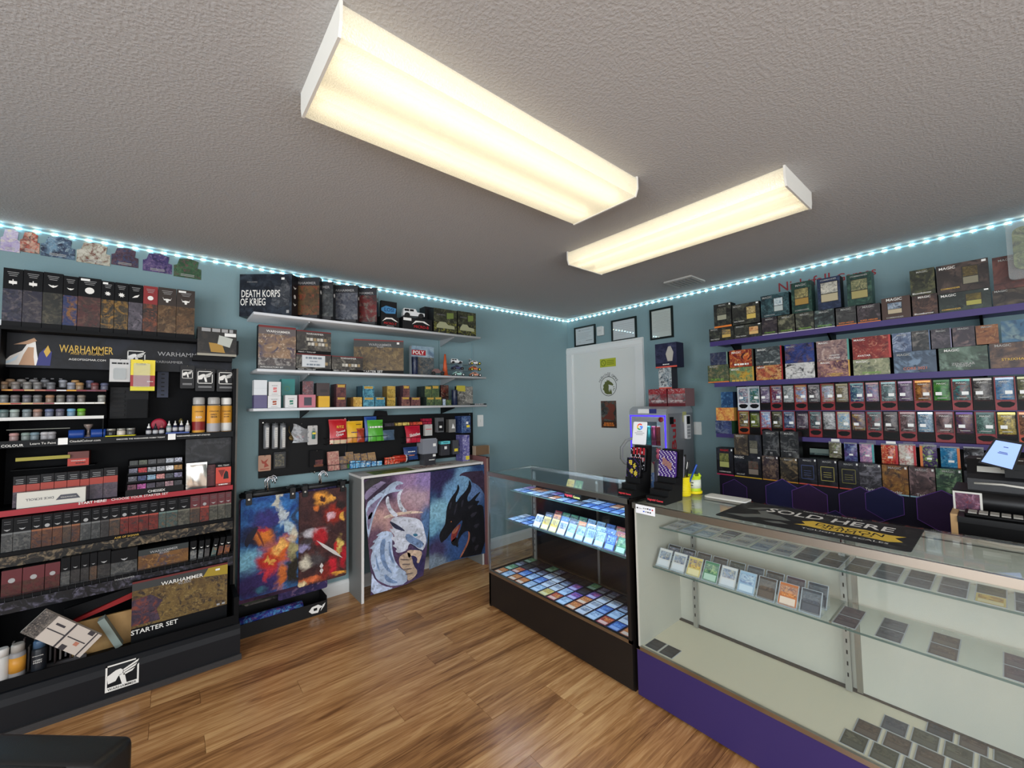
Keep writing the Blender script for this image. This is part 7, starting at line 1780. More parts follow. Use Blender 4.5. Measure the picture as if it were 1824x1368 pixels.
# purple shelves on the door wall
M_PSH = mat('shelf_purple', (62, 50, 104), .45)
BXF = -.29
YE = -4.35
SB = {'b1': (1.885, 1.922, -1.84), 'b2': (1.552, 1.588, -1.862), 'b3': (1.149, 1.179, -1.86)}
for nm, (z0, z1, ya) in SB.items():
    s = empty('purple_shelf', (-.15, (ya+YE)/2, z0), 0, f'{ {"b1": "highest", "b2": "second highest", "b3": "lowest"}[nm] } purple wall shelf on the door wall', 'shelf', 'purple wall shelves')
    o = bx('board', BXF-.005, -.001, YE, ya, z1-.02, z1, M_PSH, s); o.location = (.15, -(ya+YE)/2, -z0)
    o = bx('fascia', BXF-.012, BXF-.005, YE, ya, z0, z1, M_PSH, s); o.location = (.15, -(ya+YE)/2, -z0)
    for y in (ya-.12, -2.6, -3.3):
        o = MB().prism([(-.001, z1-.02), (-.2, z1-.02), (-.001, z1-.14)], y-.006, y+.006, 1).build('bracket', M_BLK2, s); o.location = (.15, -(ya+YE)/2, -z0)
Zb1, Zb2, Zb3 = 1.9225, 1.5885, 1.1795
Zb4 = .852
def Lx(x): return 1240+.175439*x
def Rx(x): return 1504+.175439*x
def Uy(y): return 440+.175439*y
def Vy(y): return 660+.175439*y
MAGIC = 'MAGIC'
def bbox(px0, px1, pytop, zb, front, lab, d=.1, side=None, name='card_game_box', grp=None, x=BXF, words=(), card_=None, hh=None, extra=None, stick=False, cat='box'):
    y0, y1 = YB(px0, x, zb), YB(px1, x, zb); w = y0-y1-.0012
    h = (ZB((px0+px1)/2, pytop, x)-zb) if hh is None else hh
    o = carton(name, (x, y0-.0006, zb+.0004), RB, w, d, h, front, side or DK_, lab, cat, grp)
    for t_, u, v, ww, mm in words: text(o, t_, u*w, v*h, ww*w, -.0012, mm, bold=.01)
    if card_:
        u0, u1, v0, v1, a, t = card_
        patch(o, 'card_window', u0*w, u1*w, v0*h, v1*h, mat('cardframe', (40, 38, 34), .4))
        patch(o, 'card_art', (u0+.02)*w, (u1-.02)*w, (v0+(v1-v0)*.44)*h, (v1-.02)*h, art(*a, 40), -.0012)
        patch(o, 'card_text', (u0+.02)*w, (u1-.02)*w, (v0+.02)*h, (v0+(v1-v0)*.4)*h, mat('cardtext_%d%d%d' % t, t, .4), -.0012)
    if stick: patch(o, 'round_sticker', w*.88, w*.96, h*.9, h*.97, STICK)
    return o, w, h
TONE = lambda a, b, c, d, s=20: art(a, b, c, d, s)
DRK = TONE((34, 34, 34), (50, 52, 48), (74, 76, 66), (26, 26, 28))
G1 = 'boxed card sets on the highest purple shelf'
DIM = mat('ink_silver', (160, 160, 156), .5)
CA = ((110, 100, 70), (170, 140, 80), (80, 60, 60), (60, 90, 110))
# ---- highest shelf, lower layer
row1 = []
for i, (a, b_, t, fr, words, cd, lab) in enumerate((
    (Lx(135), Lx(385), Uy(818), DRK, [(MAGIC, .22, .9, .3, DIM), ('FINAL FANTASY', .25, .16, .38, WHITE_INK)], (.52, .9, .2, .82, CA, (190, 160, 90)), 'black card box with blue and tan card window'),
    (Lx(390), Lx(668), Uy(785), DRK, [(MAGIC, .22, .9, .3, DIM), ('FINAL FANTASY', .26, .16, .38, WHITE_INK)], (.54, .9, .2, .8, ((190, 130, 70), (220, 180, 130), (150, 70, 50), (90, 60, 50)), (206, 170, 110)), 'black card box with orange card window'),
    (Lx(672), Lx(828), Uy(712), [(0, .04, WHITE_INK), (.04, 1, TONE((38, 34, 40), (54, 48, 54), (80, 72, 72), (28, 28, 30)))], [(MAGIC, .5, .88, .5, DIM), ('STRIXHAVEN', .5, .13, .7, GREEN_INK)], None, 'charcoal deck box with green title, first of four'),
    (Lx(835), Lx(1005), Uy(690), [(0, .04, WHITE_INK), (.04, 1, TONE((44, 46, 40), (70, 70, 58), (120, 118, 96), (30, 32, 30)))], [(MAGIC, .5, .88, .5, DIM), ('STRIXHAVEN', .5, .13, .7, GREEN_INK)], None, 'olive deck box with green title, second of four'),
    (Lx(1015), Lx(1200), Uy(662), [(0, .04, WHITE_INK), (.04, 1, TONE((40, 42, 40), (58, 60, 54), (96, 98, 84), (30, 30, 30)))], [(MAGIC, .5, .88, .5, DIM), ('STRIXHAVEN', .5, .13, .7, GREEN_INK)], None, 'grey-green deck box with green title, third of four'),
    (Lx(1205), Lx(1410), Uy(636), [(0, .04, WHITE_INK), (.04, 1, TONE((34, 40, 42), (48, 56, 58), (96, 112, 110), (28, 30, 32)))], [(MAGIC, .5, .88, .5, DIM), ('STRIXHAVEN', .5, .13, .7, GREEN_INK)], None, 'slate deck box with green title, fourth of four'),
    (Lx(1425), Lx(1630), Uy(610), [(0, .05, ORANGE_INK), (.05, 1, TONE((46, 46, 48), (62, 62, 62), (84, 84, 82), (34, 34, 36)))], [(MAGIC, .5, .88, .5, DIM), ('SUPER HEROES', .5, .14, .75, ORANGE_INK)], None, 'grey deck box with orange title, nearer the door'),
    (Lx(1640), Rx(372), Uy(582), [(0, .05, ORANGE_INK), (.05, 1, TONE((46, 42, 44), (66, 58, 62), (90, 80, 84), (34, 32, 34)))], [(MAGIC, .5, .88, .5, DIM), ('SUPER HEROES', .5, .14, .75, ORANGE_INK)], None, 'mauve-grey deck box with orange title'),
    (Rx(385), Rx(680), Uy(505), mat('box_cocoa', (66, 48, 42), .4), [(MAGIC, .45, .9, .55, WHITE_INK), ('COMMANDER', .45, .08, .6, DIM)], (.2, .72, .24, .76, ((110, 130, 150), (150, 160, 170), (50, 50, 60), (90, 110, 130)), (170, 156, 130)), 'cocoa brown deck box with blue card window'),
    (Rx(695), Rx(955), Uy(484), TONE((48, 38, 36), (66, 50, 46), (90, 66, 56), (36, 30, 30)), [(MAGIC, .5, .9, .5, WHITE_INK), ('Bloomburrow', .45, .1, .75, WHITE_INK)], None, 'dark brown deck box with white title'),
    (Rx(965), Rx(1500), Uy(446), TONE((36, 42, 40), (44, 52, 48), (62, 72, 64), (30, 34, 34), 10), [(MAGIC, .2, .88, .3, WHITE_INK), ('COMMANDER', .24, .14, .38, GOLD_INK)], (.52, .84, .22, .84, ((70, 62, 30), (110, 96, 44), (50, 50, 40), (90, 80, 40)), (150, 146, 70)), 'wide dark green card box with golden card window'),
    (Rx(1510), 1850, Uy(415), TONE((44, 40, 38), (54, 48, 44), (84, 74, 62), (34, 32, 32), 10), [(MAGIC, .2, .92, .3, DIM)], None, 'dark figure card box at the end of the highest shelf'))):
    o, w, h = bbox(a, b_, t, Zb1, fr, lab+', lower layer', words=words, card_=cd, grp=G1, stick=(i in (1, 10)))
    row1.append((a, b_, Zb1+h))
def top_at(rows, px0, px1):
    return max([z for a, b_, z in rows if b_ > px0+2 and a < px1-2])+.0012
GRN_ = TONE((26, 50, 46), (34, 66, 58), (60, 90, 76), (22, 34, 34))
for i, (a, b_, t, fr, words, cd, lab) in enumerate((
    (Lx(185), Lx(362), Uy(572), [(0, .07, ORANGE_INK), (.07, 1, DRK)], [(MAGIC, .5, .93, .4, DIM)], (.18, .74, .3, .84, ((60, 62, 56), (90, 90, 80), (44, 44, 42), (110, 106, 90)), (150, 150, 130)), 'narrow black deck box with grey card window'),
    (Lx(370), Lx(650), Uy(568), DRK, [(MAGIC, .2, .9, .3, DIM), ('FINAL FANTASY', .25, .16, .38, WHITE_INK)], (.52, .88, .2, .82, ((150, 130, 80), (190, 170, 120), (110, 90, 60), (80, 80, 70)), (196, 170, 90)), 'black deck box with yellow card window'),
    (Lx(662), Lx(950), Uy(476), TONE((28, 46, 52), (40, 66, 72), (70, 100, 104), (24, 34, 40)), [(MAGIC, .24, .9, .35, DIM), ('COMMANDER', .3, .08, .4, DIM)], (.46, .8, .2, .82, ((150, 170, 176), (190, 200, 200), (110, 130, 140), (210, 214, 210)), (170, 180, 176)), 'teal deck box with pale foil card window'),
    (Lx(975), Lx(1180), Uy(352), GRN_, [(MAGIC, .5, .9, .55, DIM), ('COMMANDER', .5, .08, .7, DIM)], (.16, .86, .24, .8, ((110, 104, 70), (150, 140, 96), (80, 80, 60), (180, 170, 110)), (150, 120, 60)), 'tall green deck box with gold card window'),
    (Lx(1240), Lx(1475), Uy(305), TONE((26, 36, 58), (34, 48, 76), (50, 64, 90), (22, 28, 44)), [('COMMANDER', .5, .93, .7, DIM)], (.14, .9, .22, .86, ((150, 150, 140), (200, 196, 180), (110, 110, 104), (220, 214, 200)), (170, 160, 130)), 'tall navy deck box with silver card window'),
    (Lx(1540), Rx(290), Uy(262), GRN_, [('COMMANDER', .5, .92, .7, DIM)], (.16, .84, .2, .82, ((90, 96, 70), (130, 130, 96), (70, 76, 60), (160, 150, 110)), (150, 140, 90)), 'tall green deck box with olive card window'),
    (Rx(675), Rx(930), Uy(222), TONE((40, 42, 34), (54, 58, 42), (84, 84, 56), (30, 32, 28)), [(MAGIC, .5, .9, .45, DIM), ('Bloomburrow', .45, .08, .75, WHITE_INK)], None, 'olive-black deck box with white title'),
    (Rx(945), Rx(1480), Uy(150), TONE((46, 40, 38), (56, 48, 44), (80, 66, 60), (34, 32, 32), 10), [(MAGIC, .22, .88, .32, WHITE_INK), ('COMMANDER', .26, .16, .38, GOLD_INK)], (.5, .82, .22, .84, ((66, 56, 34), (90, 76, 40), (50, 46, 40), (110, 96, 60)), (120, 116, 96)), 'wide brown-black card box with card window'),
    (Rx(1520), 1840, Uy(75), TONE((84, 50, 46), (60, 42, 40), (104, 66, 58), (44, 34, 34), 10), [(MAGIC, .36, .88, .4, DIM)], None, 'red-brown card box behind the clear bag'))):
    zb = top_at(row1, a, b_)
    bbox(a, b_, t, zb, fr, lab+', upper layer', words=words, card_=cd, grp=G1, stick=(i in (0, 1, 7)), d=.09, side=GRN_ if i in (3, 5) else None)
# ---- second shelf, lower layer
G2 = 'card booster boxes on the second purple shelf'
row2 = []
for i, (a, b_, t, fr, words, lab, sd) in enumerate((
    (Lx(122), Lx(337), Uy(1198), [(0, .06, ORANGE_INK), (.06, 1, TONE((50, 70, 60), (84, 90, 60), (120, 110, 80), (36, 46, 44)))], [(MAGIC, .3, .92, .4, DIM), ('TURTLES', .45, .16, .6, GREEN_INK)], 'green and tan booster box at the door end', None),
    (Lx(342), Lx(590), Uy(1220), TONE((70, 110, 84), (180, 140, 50), (110, 140, 90), (90, 70, 40)), [(MAGIC, .25, .86, .35, WHITE_INK), ('~', .4, .06, .6, GOLD_INK)], 'green and amber booster box', (190, 150, 60)),
    (Lx(612), Lx(885), Uy(1200), TONE((150, 50, 44), (180, 130, 80), (96, 34, 36), (200, 170, 120)), [(MAGIC, .2, .88, .3, WHITE_INK), ('SUPER HEROES', .5, .1, .6, GOLD_INK)], 'red and gold booster box', (150, 34, 40)),
    (Lx(910), Lx(1210), Uy(1175), TONE((200, 198, 194), (180, 180, 178), (60, 60, 62), (150, 150, 150)), [(MAGIC, .22, .9, .32, BLACK_INK), ('FINAL FANTASY', .35, .1, .5, DIM)], 'white booster box with black ink figures', None),
    (Lx(1235), Lx(1568), Uy(1155), TONE((110, 70, 80), (160, 120, 110), (70, 44, 60), (200, 160, 110)), [(MAGIC, .26, .9, .3, WHITE_INK), ('DOMINARIA', .55, .18, .5, GOLD_INK), ('UNITED', .55, .08, .3, GOLD_INK)], 'mauve booster box with gold title', (190, 150, 70)),
    (Lx(1600), Rx(470), Uy(1135), TONE((110, 116, 90), (150, 150, 120), (70, 76, 66), (180, 176, 150)), [(MAGIC, .25, .86, .33, WHITE_INK), ('STRIXHAVEN', .5, .14, .5, GREEN_INK)], 'pale olive booster box with green title', None),
    (Rx(507), Rx(945), Uy(1055), TONE((54, 66, 82), (70, 84, 100), (110, 130, 150), (44, 54, 66), 12), [(MAGIC, .25, .86, .33, DIM), ('CORE 2021', .5, .2, .55, mat('ink_coral', (190, 110, 84), .5))], 'blue-grey bundle box with coral title', None),
    (Rx(968), Rx(1470), Uy(1012), TONE((50, 62, 52), (66, 84, 70), (110, 130, 116), (40, 48, 42), 12), [(MAGIC, .28, .88, .32, WHITE_INK), ('ZENDIKAR', .5, .28, .48, DIM), ('RISING', .5, .19, .3, DIM)], 'dark green bundle box with silver title', None),
    (Rx(1485), 1850, Uy(965), TONE((60, 48, 46), (74, 58, 52), (110, 84, 66), (44, 38, 38), 12), [(MAGIC, .3, .9, .36, DIM), ('STRIXHAVEN', .6, .34, .7, GOLD_INK)], 'brown bundle box with gold title', None))):
    o, w, h = bbox(a, b_, t, Zb2, fr, lab+', second shelf lower layer', words=words, grp=G2, d=.12, side=None)
    if sd: patch(o, 'spine_band', w*.955, w, 0, h, mat('spine_%d%d%d' % sd, sd, .4))
    row2.append((a, b_, Zb2+h))
for i, (a, b_, t, fr, words, lab, sd) in enumerate((
    (Lx(145), Lx(322), Uy(1070), TONE((40, 46, 70), (60, 66, 90), (90, 90, 100), (30, 34, 50)), [], 'small navy tin-edged box', (120, 150, 130)),
    (Lx(342), Lx(585), Uy(1042), TONE((110, 30, 30), (180, 80, 40), (60, 30, 34), (210, 150, 80)), [(MAGIC, .3, .86, .4, WHITE_INK), ('~', .5, .16, .6, WHITE_INK)], 'red and flame booster box', (60, 60, 50)),
    (Lx(607), Lx(875), Uy(1012), TONE((50, 56, 58), (80, 88, 90), (120, 126, 124), (34, 36, 40)), [(MAGIC, .25, .86, .35, WHITE_INK), ('SPIDER-MAN', .5, .16, .4, WHITE_INK)], 'grey booster box with red edge', (150, 30, 40)),
    (Lx(905), Lx(1205), Uy(980), TONE((30, 38, 84), (44, 60, 120), (90, 70, 80), (24, 28, 56)), [(MAGIC, .2, .88, .3, DIM)], 'deep blue booster box', None),
    (Lx(1228), Lx(1560), Uy(945), TONE((120, 96, 96), (150, 124, 116), (84, 66, 76), (180, 160, 150)), [(MAGIC, .22, .9, .3, WHITE_INK), ('LORWYN', .55, .26, .3, WHITE_INK), ('ECLIPSED', .55, .14, .34, WHITE_INK)], 'dusty pink booster box with teal edge', (80, 140, 130)),
    (Lx(1592), Rx(480), Uy(905), TONE((110, 34, 34), (140, 54, 46), (84, 28, 30), (170, 110, 90)), [(MAGIC, .2, .88, .3, WHITE_INK), ('AVATAR', .3, .16, .35, WHITE_INK)], 'crimson booster box', (170, 60, 56)),
    (Rx(492), Rx(688), Uy(872), TONE((70, 84, 110), (100, 116, 140), (150, 160, 176), (54, 60, 80)), [(MAGIC, .5, .88, .5, DIM)], 'small steel blue booster box', None),
    (Rx(692), Rx(878), Uy(848), TONE((44, 46, 48), (60, 62, 62), (104, 100, 96), (34, 34, 36)), [(MAGIC, .5, .88, .5, DIM)], 'small charcoal booster box with blue edge', (90, 110, 140)),
    (Rx(888), Rx(1095), Uy(828), TONE((50, 48, 54), (66, 62, 70), (104, 96, 100), (38, 36, 42)), [(MAGIC, .5, .88, .5, DIM)], 'small grey-violet booster box with lilac edge', (120, 116, 140)),
    (Rx(1105), Rx(1335), Uy(808), TONE((56, 50, 56), (74, 66, 72), (110, 92, 90), (42, 38, 44)), [(MAGIC, .5, .9, .5, DIM)], 'small plum booster box', None),
    (Rx(1342), Rx(1575), Uy(790), TONE((110, 64, 40), (130, 84, 50), (80, 46, 34), (150, 110, 70)), [(MAGIC, .5, .9, .5, DIM)], 'small copper orange booster box', None),
    (Rx(1600), 1850, Uy(735), TONE((50, 84, 110), (66, 104, 130), (110, 130, 130), (40, 60, 84), 10), [], 'blue boxed set with pale edge', (150, 170, 160)))):
    zb = top_at(row2, a, b_)
    zt_ = ZB((a+b_)/2, t, BXF)
    if zt_ > 1.875: zt_ = 1.875
    o, w, h = bbox(a, b_, t, zb, fr, lab+', second shelf upper layer', words=words, grp=G2, d=.1, hh=zt_-zb)
    if sd: patch(o, 'spine_band', w*.945, w, 0, h, mat('spine_%d%d%d' % sd, sd, .4))
# ---- third shelf: boxes at the door end
zb = Zb3
o, w, h = bbox(Lx(198), Lx(365), Vy(510), zb, TONE((36, 46, 80), (60, 70, 110), (110, 120, 140), (28, 34, 56)), 'navy card box at the door end of the lowest purple shelf', grp=None, d=.12, side=mat('side_green', (40, 70, 44), .4)); z2 = zb+h+.001
o, w, h = bbox(Lx(205), Lx(388), Vy(378), z2, TONE((190, 110, 60), (210, 160, 80), (170, 70, 50), (226, 190, 110)), 'orange and yellow card box stacked on the navy one', d=.12, side=mat('side_amber', (150, 110, 50), .4)); z3 = z2+h+.001
bbox(Lx(255), Lx(378), Vy(218), z3, TONE((30, 60, 96), (50, 90, 130), (90, 130, 160), (22, 40, 66)), 'blue card box topmost at the door end of the lowest purple shelf', d=.08, side=mat('side_navy', (24, 34, 54), .4))
# booster pack dispensers, two tiers
R1E = [1314.6, 1334.2, 1354, 1373.3, 1394.4, 1416, 1439.1, 1462.8, 1488.2, 1513.6, 1541.7, 1568.9, 1599.6, 1629.4, 1662.8, 1697, 1733.8, 1773.3, 1812.8, 1852]
R2E = [1315.8, 1335.6, 1355, 1375, 1395.3, 1418, 1441.8, 1465.5, 1490.9, 1517.2, 1544.4, 1574, 1603, 1634.7, 1667, 1703, 1739, 1777.7, 1816, 1856]
C1_ = 'wwkrkrkrkrkrkrkrkrk'; C2_ = 'okrkrkrkrkrkrkrkrko'
HC = {'w': mat('holder_white', (196, 200, 204), .4), 'k': mat('holder_black', (20, 13, 14), .45, spec=.15), 'r': mat('holder_red', (128, 30, 36), .4), 'o': mat('holder_orange', (164, 66, 34), .4)}
HN = {'w': 'white', 'k': 'black', 'r': 'red', 'o': 'orange'}
PK1 = [((60, 110, 130), (150, 90, 100), (190, 190, 190), 'teal'), ((60, 110, 120), (60, 90, 60), (180, 180, 180), 'teal green'), ((70, 60, 90), (110, 96, 120), (160, 150, 160), 'violet grey'), ((40, 50, 100), (120, 60, 70), (160, 150, 150), 'navy'), ((140, 146, 150), (90, 100, 96), (176, 176, 170), 'silver'), ((120, 150, 190), (150, 90, 60), (190, 150, 100), 'sky blue'), ((50, 48, 54), (100, 96, 96), (150, 140, 140), 'charcoal'), ((150, 160, 176), (160, 90, 70), (120, 110, 80), 'pale blue'), ((120, 110, 90), (90, 80, 60), (160, 150, 120), 'khaki'), ((40, 80, 100), (60, 40, 90), (120, 150, 150), 'deep teal'), ((120, 90, 120), (90, 110, 140), (160, 130, 130), 'mauve'), ((90, 110, 110), (70, 70, 76), (130, 150, 150), 'slate green'), ((90, 70, 96), (60, 56, 70), (130, 110, 130), 'plum'), ((120, 70, 30), (60, 40, 30), (170, 120, 60), 'copper'), ((50, 110, 50), (90, 140, 60), (40, 70, 40), 'green'), ((40, 80, 90), (110, 60, 50), (70, 120, 110), 'jade'), ((44, 40, 44), (84, 80, 76), (120, 116, 110), 'black'), ((60, 100, 140), (90, 130, 160), (120, 130, 140), 'blue'), ((90, 90, 70), (60, 60, 50), (120, 120, 90), 'olive')]
PK2_ = [((120, 110, 60), (60, 50, 60), (160, 140, 90), 'gold'), ((80, 90, 40), (120, 130, 50), (40, 44, 40), 'lime green'), ((110, 150, 190), (160, 70, 60), (180, 190, 200), 'sky blue'), ((40, 40, 44), (90, 84, 50), (120, 116, 90), 'black'), ((36, 40, 60), (70, 90, 130), (120, 130, 150), 'navy'), ((70, 60, 70), (110, 96, 104), (50, 44, 60), 'plum'), ((60, 80, 84), (90, 60, 60), (110, 130, 130), 'slate'), ((190, 190, 190), (70, 70, 72), (150, 150, 150), 'white'), ((110, 150, 180), (150, 160, 150), (190, 180, 150), 'pale blue'), ((70, 60, 76), (150, 120, 60), (110, 90, 110), 'violet'), ((60, 74, 76), (110, 50, 50), (90, 110, 110), 'grey-green'), ((50, 46, 50), (120, 110, 104), (84, 80, 80), 'charcoal'), ((56, 46, 50), (96, 80, 80), (130, 110, 110), 'mulberry'), ((110, 140, 160), (50, 70, 90), (180, 190, 196), 'silver blue'), ((60, 50, 54), (130, 100, 96), (90, 70, 76), 'wine grey'), ((84, 60, 70), (120, 90, 80), (60, 40, 90), 'purple'), ((60, 84, 78), (100, 130, 120), (44, 60, 60), 'sea green'), ((160, 140, 70), (60, 60, 50), (190, 170, 90), 'yellow gold'), ((110, 80, 60), (70, 50, 44), (150, 110, 80), 'brown')]
HZB = Zb3
zr1 = {}
def dispenser(px0, px1, zb, h, m, packc, lab, labp, stick):
    x = -.26
    y0, y1 = YB(px0, x, zb), YB(px1, x, zb); w = y0-y1-.002
    r = empty('pack_dispenser', (x, y0-.001, zb+.0004), RB, lab, 'dispenser', 'booster pack dispensers')
    MB().box(0, w, .004, .09, 0, h*.3).build('tray', m, r)
    MB().box(0, w, .012, .09, h*.3, h).build('back', m, r)
    MB().prism([(0, 0), (w, 0), (w, h*.26), (w*.86, h*.13), (w*.66, h*.08), (w*.34, h*.08), (w*.14, h*.13), (0, h*.26)], 0, .004, 1).build('scoop_lip', m, r)
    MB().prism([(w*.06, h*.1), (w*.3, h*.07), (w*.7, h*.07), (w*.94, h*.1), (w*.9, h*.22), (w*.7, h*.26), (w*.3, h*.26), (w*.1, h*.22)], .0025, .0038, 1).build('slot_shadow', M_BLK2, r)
    for s in (0, w-.003): MB().box(s, s+.003, .0, .09, h*.26, h).build('side_rail', m, r)
    for k_ in (0,): text(r, 'Nightfall Games', w/2, h*.29, w*.62, .0028, RED_INK if m is HC['w'] else mat('ink_darkwine', (84, 16, 22), .5), h*.03)
    a, b, c, nm = packc
    p = empty('booster_pack', (x+.0045, y0-.001-w*.07, zb+h*.315), RB, labp, 'booster pack', 'booster packs in the dispensers')
    pw, ph = w*.86, h*.64
    MB().grid(lambda u, v: (u*pw, .0055-.0055*math.sin(math.pi*u)*math.sin(math.pi*min(1, max(0, v)))**.5, v*ph), 5, 7, smooth=True).grid(lambda u, v: (u*pw, .0065, v*ph), 1, 1, flip=True).build('wrapper', art(a, b, c, tuple(int(v*.5) for v in a), 46, .25), p)
    MB().box(0, pw, .004, .0062, ph*.93, ph*1.03).build('crimp', mat('crimp_%d%d%d' % tuple(c), c, .25, .4), p)
    text(p, MAGIC, pw/2, ph*.84, pw*.6, -.0012, WHITE_INK)
    patch(p, 'print_line', pw*.2, pw*.8, ph*.1, ph*.14, DIM)
    if stick: patch(p, 'price_sticker', pw*stick, pw*(stick+.4), ph*.26, ph*.42, STICK, -.001)
for i in range(19):
    c = C2_[i]; pk = PK2_[i]
    h = ZB(R2E[i]+8, 732-(R2E[i]-1315)*.0, -.26)-HZB if i == 0 else None
    hrow = .178
    dispenser(R2E[i], R2E[i+1], HZB, hrow, HC[c], pk, f'{HN[c]} pack dispenser, {ORD[i]} from the door end, lower tier', f'{pk[3]} foil booster pack, {ORD[i]} from the door end, lower tier', 0 if i in (2, 5, 7) else (.12 if i % 2 else .5))
# ledge between tiers
lg = tag(bx('dispenser_ledge', -.27, -.15, YB(1852, -.26, 1.4), YB(1314, -.26, 1.4), HZB+.1795, HZB+.1845, M_PSH), 'thin purple ledge between the two tiers of pack dispensers', 'shelf')
for i in range(19):
    c = C1_[i]; pk = PK1[i]
    dispenser(R1E[i], R1E[i+1], HZB+.1848, .181, HC[c], pk, f'{HN[c]} pack dispenser, {ORD[i]} from the door end, upper tier', f'{pk[3]} foil booster pack, {ORD[i]} from the door end, upper tier', .5 if i % 2 else .1)
for k, px in enumerate((1488, 1552, 1587, 1618, 1655)):
    y = YB(px, BXF-.012, 1.16)
    t_ = MB().box(BXF-.0135, BXF-.0125, y-.022, y+.022, 1.15, 1.176).build('shelf_tag', STICK if k in (0, 2) else mat('tag_grey', (90, 86, 110), .4)); tag(t_, f'small price tag on the lowest purple shelf, {ORD[k]} from the door end', 'price tag', 'price tags on the lowest purple shelf')

# ---- bottom table under a hexagon cloth
BXT = -.405
Zb4 = .868
BT = empty('cloth_table', (-.15, -3.05, 0), 0, 'low display table under a dark hexagon-patterned cloth', 'table')
def BTl(o): o.location = (.15, 3.05, 0); return o
YB0 = YB(1282, BXT, .86)
BTl(bx('table_top', BXT, -.03, YE, YB0, .842, .866, mat('cloth_navy', (20, 20, 34), .8), BT))
for y in (YB0-.03, -3.0, YE+.03): BTl(bx('leg', BXT+.02, BXT+.05, y-.02, y+.02, 0, .842, M_BLK2, BT))
def cl(u, v):
    y = YB0+(YE-YB0)*u; z = .867-.80*v
    return (BXT-.004-.006*math.sin(u*46)*v, y, z)
BTl(MB().grid(cl, 60, 6, flip=True).build('cloth_skirt', mat('cloth_skirt_navy', (24, 22, 40), .8, var=.35, vscale=3), BT))
HX = mat('hex_line', (96, 60, 140), .7); HXF = [mat('hex_fill_a', (34, 26, 60), .8, var=.5, vscale=5), mat('hex_fill_b', (28, 30, 70), .8, var=.5, vscale=5), mat('hex_fill_c', (44, 26, 62), .8, var=.5, vscale=5)]
bk_ = tag(bx('backing_board', -.02, -.002, YE, YB0-.06, .875, 1.146, mat('peg_black', (12, 13, 14), .6, spec=.2)), 'black backing board behind the deck boxes on the cloth table', 'board')
def hexa(px, py, r, k):
    p = on(0, BXT-.012-.0016*k, px, py)
    e = empty('hexagon_print', (p.x+.15, p.y+3.05, p.z), RB); e.parent = BT
    pts = [(r*math.cos(math.radians(90+60*q)), r*math.sin(math.radians(90+60*q))) for q in range(6)]
    poly(e, 'hex_fill', pts, HXF[k % 3], 0)
    for q in range(6):
        a, b_ = pts[q], pts[(q+1) % 6]
        poly(e, 'hex_line', [a, b_, (b_[0]*.965, b_[1]*.965), (a[0]*.965, a[1]*.965)], HX, -.001)
for k, (px, py, r) in enumerate(((1309, 877, .1), (1395, 885, .125), (1442, 893, .115), (1534, 903, .125), (1575, 897, .1), (1680, 912, .12), (1360, 925, .1), (1490, 940, .11))): hexa(px, py, r, k)
